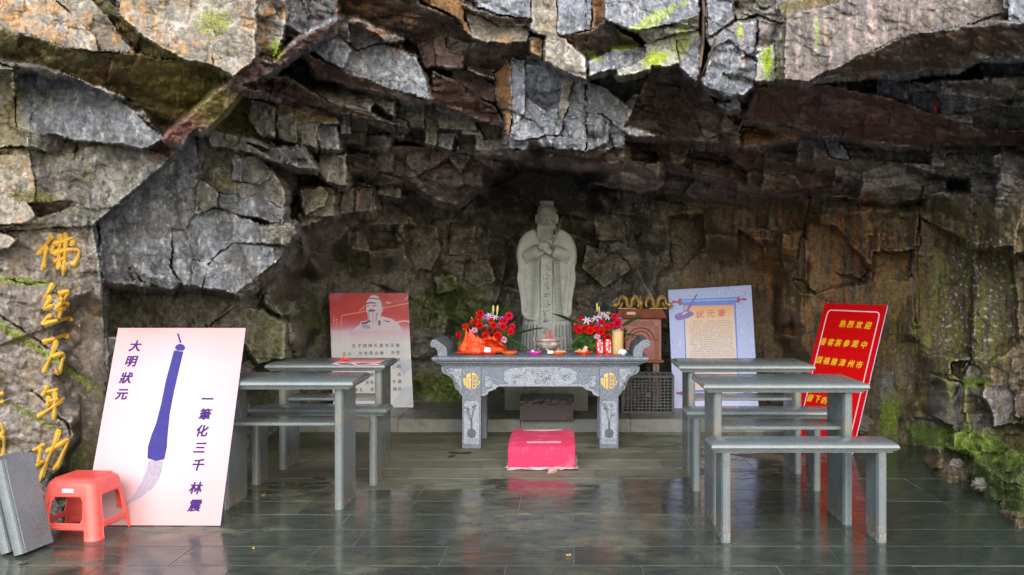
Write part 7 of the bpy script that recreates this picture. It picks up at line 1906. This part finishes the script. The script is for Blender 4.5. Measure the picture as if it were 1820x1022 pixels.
# ------------------------------------------------------------------ moss and small plants on the rock
rs2 = np.random.RandomState(4)
def tufts(mask, n, smin, smax, m, name, label, cat, lift=.3):
    iy, ix = np.nonzero(mask); 
    if len(iy) == 0: return
    k = rs2.randint(0, len(iy), n); iy, ix = iy[k], ix[k]
    P = V[iy, ix]; du = V[iy, np.minimum(ix+2, nx_-1)]-V[iy, np.maximum(ix-2,0)]; dv = V[np.maximum(iy-2,0), ix]-V[np.minimum(iy+2, ny_-1), ix]
    N_ = np.cross(du, dv); N_ /= np.linalg.norm(N_, axis=1, keepdims=True)+1e-9
    N_ = np.where((N_[:,1] > 0)[:,None], -N_, N_)
    d = N_ + rs2.normal(0,.6,N_.shape) + np.array([0,0,lift]); d /= np.linalg.norm(d, axis=1, keepdims=True)
    s_ = rs2.uniform(smin, smax, (n,1)); t_ = np.cross(d, rs2.normal(0,1,d.shape)); t_ /= np.linalg.norm(t_, axis=1, keepdims=True)+1e-9
    P = P - N_*.002
    vs = np.stack([P, P+d*s_*.55+t_*s_*.30, P+d*s_, P+d*s_*.55-t_*s_*.30], 1).reshape(-1,3)
    me = bpy.data.meshes.new(name); f = np.arange(n*4).reshape(n,4)
    me.vertices.add(n*4); me.vertices.foreach_set('co', vs.astype(np.float32).ravel()); me.loops.add(n*4); me.loops.foreach_set('vertex_index', f.astype(np.int32).ravel())
    me.polygons.add(n); me.polygons.foreach_set('loop_start', np.arange(0,n*4,4,dtype=np.int32))
    me.update(calc_edges=True); o = link(name, me, m); tag(o, label, cat, kind='stuff')
MS1 = mat('moss_green', (.028,.048,.005), .8, color2=(.070,.10,.008), vscale=5); MS2 = mat('small_leaf_green', (.030,.075,.014), .5, color2=(.075,.14,.035), vscale=9)
zok = Zw > .0
tufts((mossm > .45) & (PX > 1550) & (PY > 640) & zok, 16000, .003, .008, MS1, 'moss', 'bright green moss on the foot of the right rock wall', 'moss')
tufts((mossm > .25) & (PX > 1560) & (PY > 740) & (fbm(PX/30, PY/30, 3, 909) > .0) & zok, 800, .007, .016, MS2, 'creeping_plants', 'small pale green creeping plants at the right foot of the rock', 'plants', .8)
tufts((mossm > .5) & (PX > 680) & (PX < 1000) & (PY > 440) & zok, 5000, .006, .018, MS1, 'moss', 'dark green moss patches on the back wall left of the statue', 'moss')
tufts((mossm > .35) & (PX < 600) & (PY > 330) & zok, 7000, .004, .010, MS1, 'moss', 'yellow green moss in the cracks of the left rock', 'moss')
tufts((mossm > .5) & (PY < 200) & zok, 3000, .004, .009, mat('lichen_yellow_green', (.30,.40,.04), .8), 'lichen', 'yellow green lichen on the bright rock faces at the top', 'lichen')
# hanging roots on the upper rock
ROOT = mat('root_brown', (.12,.085,.055), .8, bump=.4)
for k, (pts, r0, lb) in enumerate([([(1250,-10),(1251,30),(1249,80),(1244,118),(1238,150)],.012,'brown root hanging down the bright rock above centre right'),([(1272,68),(1262,100),(1252,122),(1240,150)],.007,'thin brown root joining a thicker root, upper right'),([(1344,165),(1336,190),(1322,212),(1312,232)],.012,'dark root hanging under the lip of the rock, upper right')]):
    P = [W(x, y, depth_s(x, y, 6)-.03) for x, y in pts]
    o = MB().tube(P, [r0*(1-.12*i) for i in range(len(P))], 7).build('hanging_root', ROOT, None, True); tag(o, lb, 'root', 'roots on the upper rock')
# rubble stones at the foot of the back wall
STN = mat('rubble_stone', (.20,.18,.155), .8, var=.4, vscale=12, bump=.5)
for k, (px, py, s, lb) in enumerate([(1530,752,.09,'pale rubble stone behind the right end of the welcome board'),(1745,860,.05,'small pale stone in the moss at the lower right'),(1700,825,.045,'small grey stone at the edge of the moss'),(435,655,.07,'brown stone resting on the ground behind left desks')]):
    D_ = depth_s(px, py, 6)-.03; x, y, z = W(px, py, D_)
    o = crumple(s, 50+k, .35, (1.1,.8,.8), 16, 12, 1.8).build('rubble_stone', STN, None, False, (x,y,max(z,s*.4))); tag(o, lb, 'stone', 'loose stones at the foot of the rock')
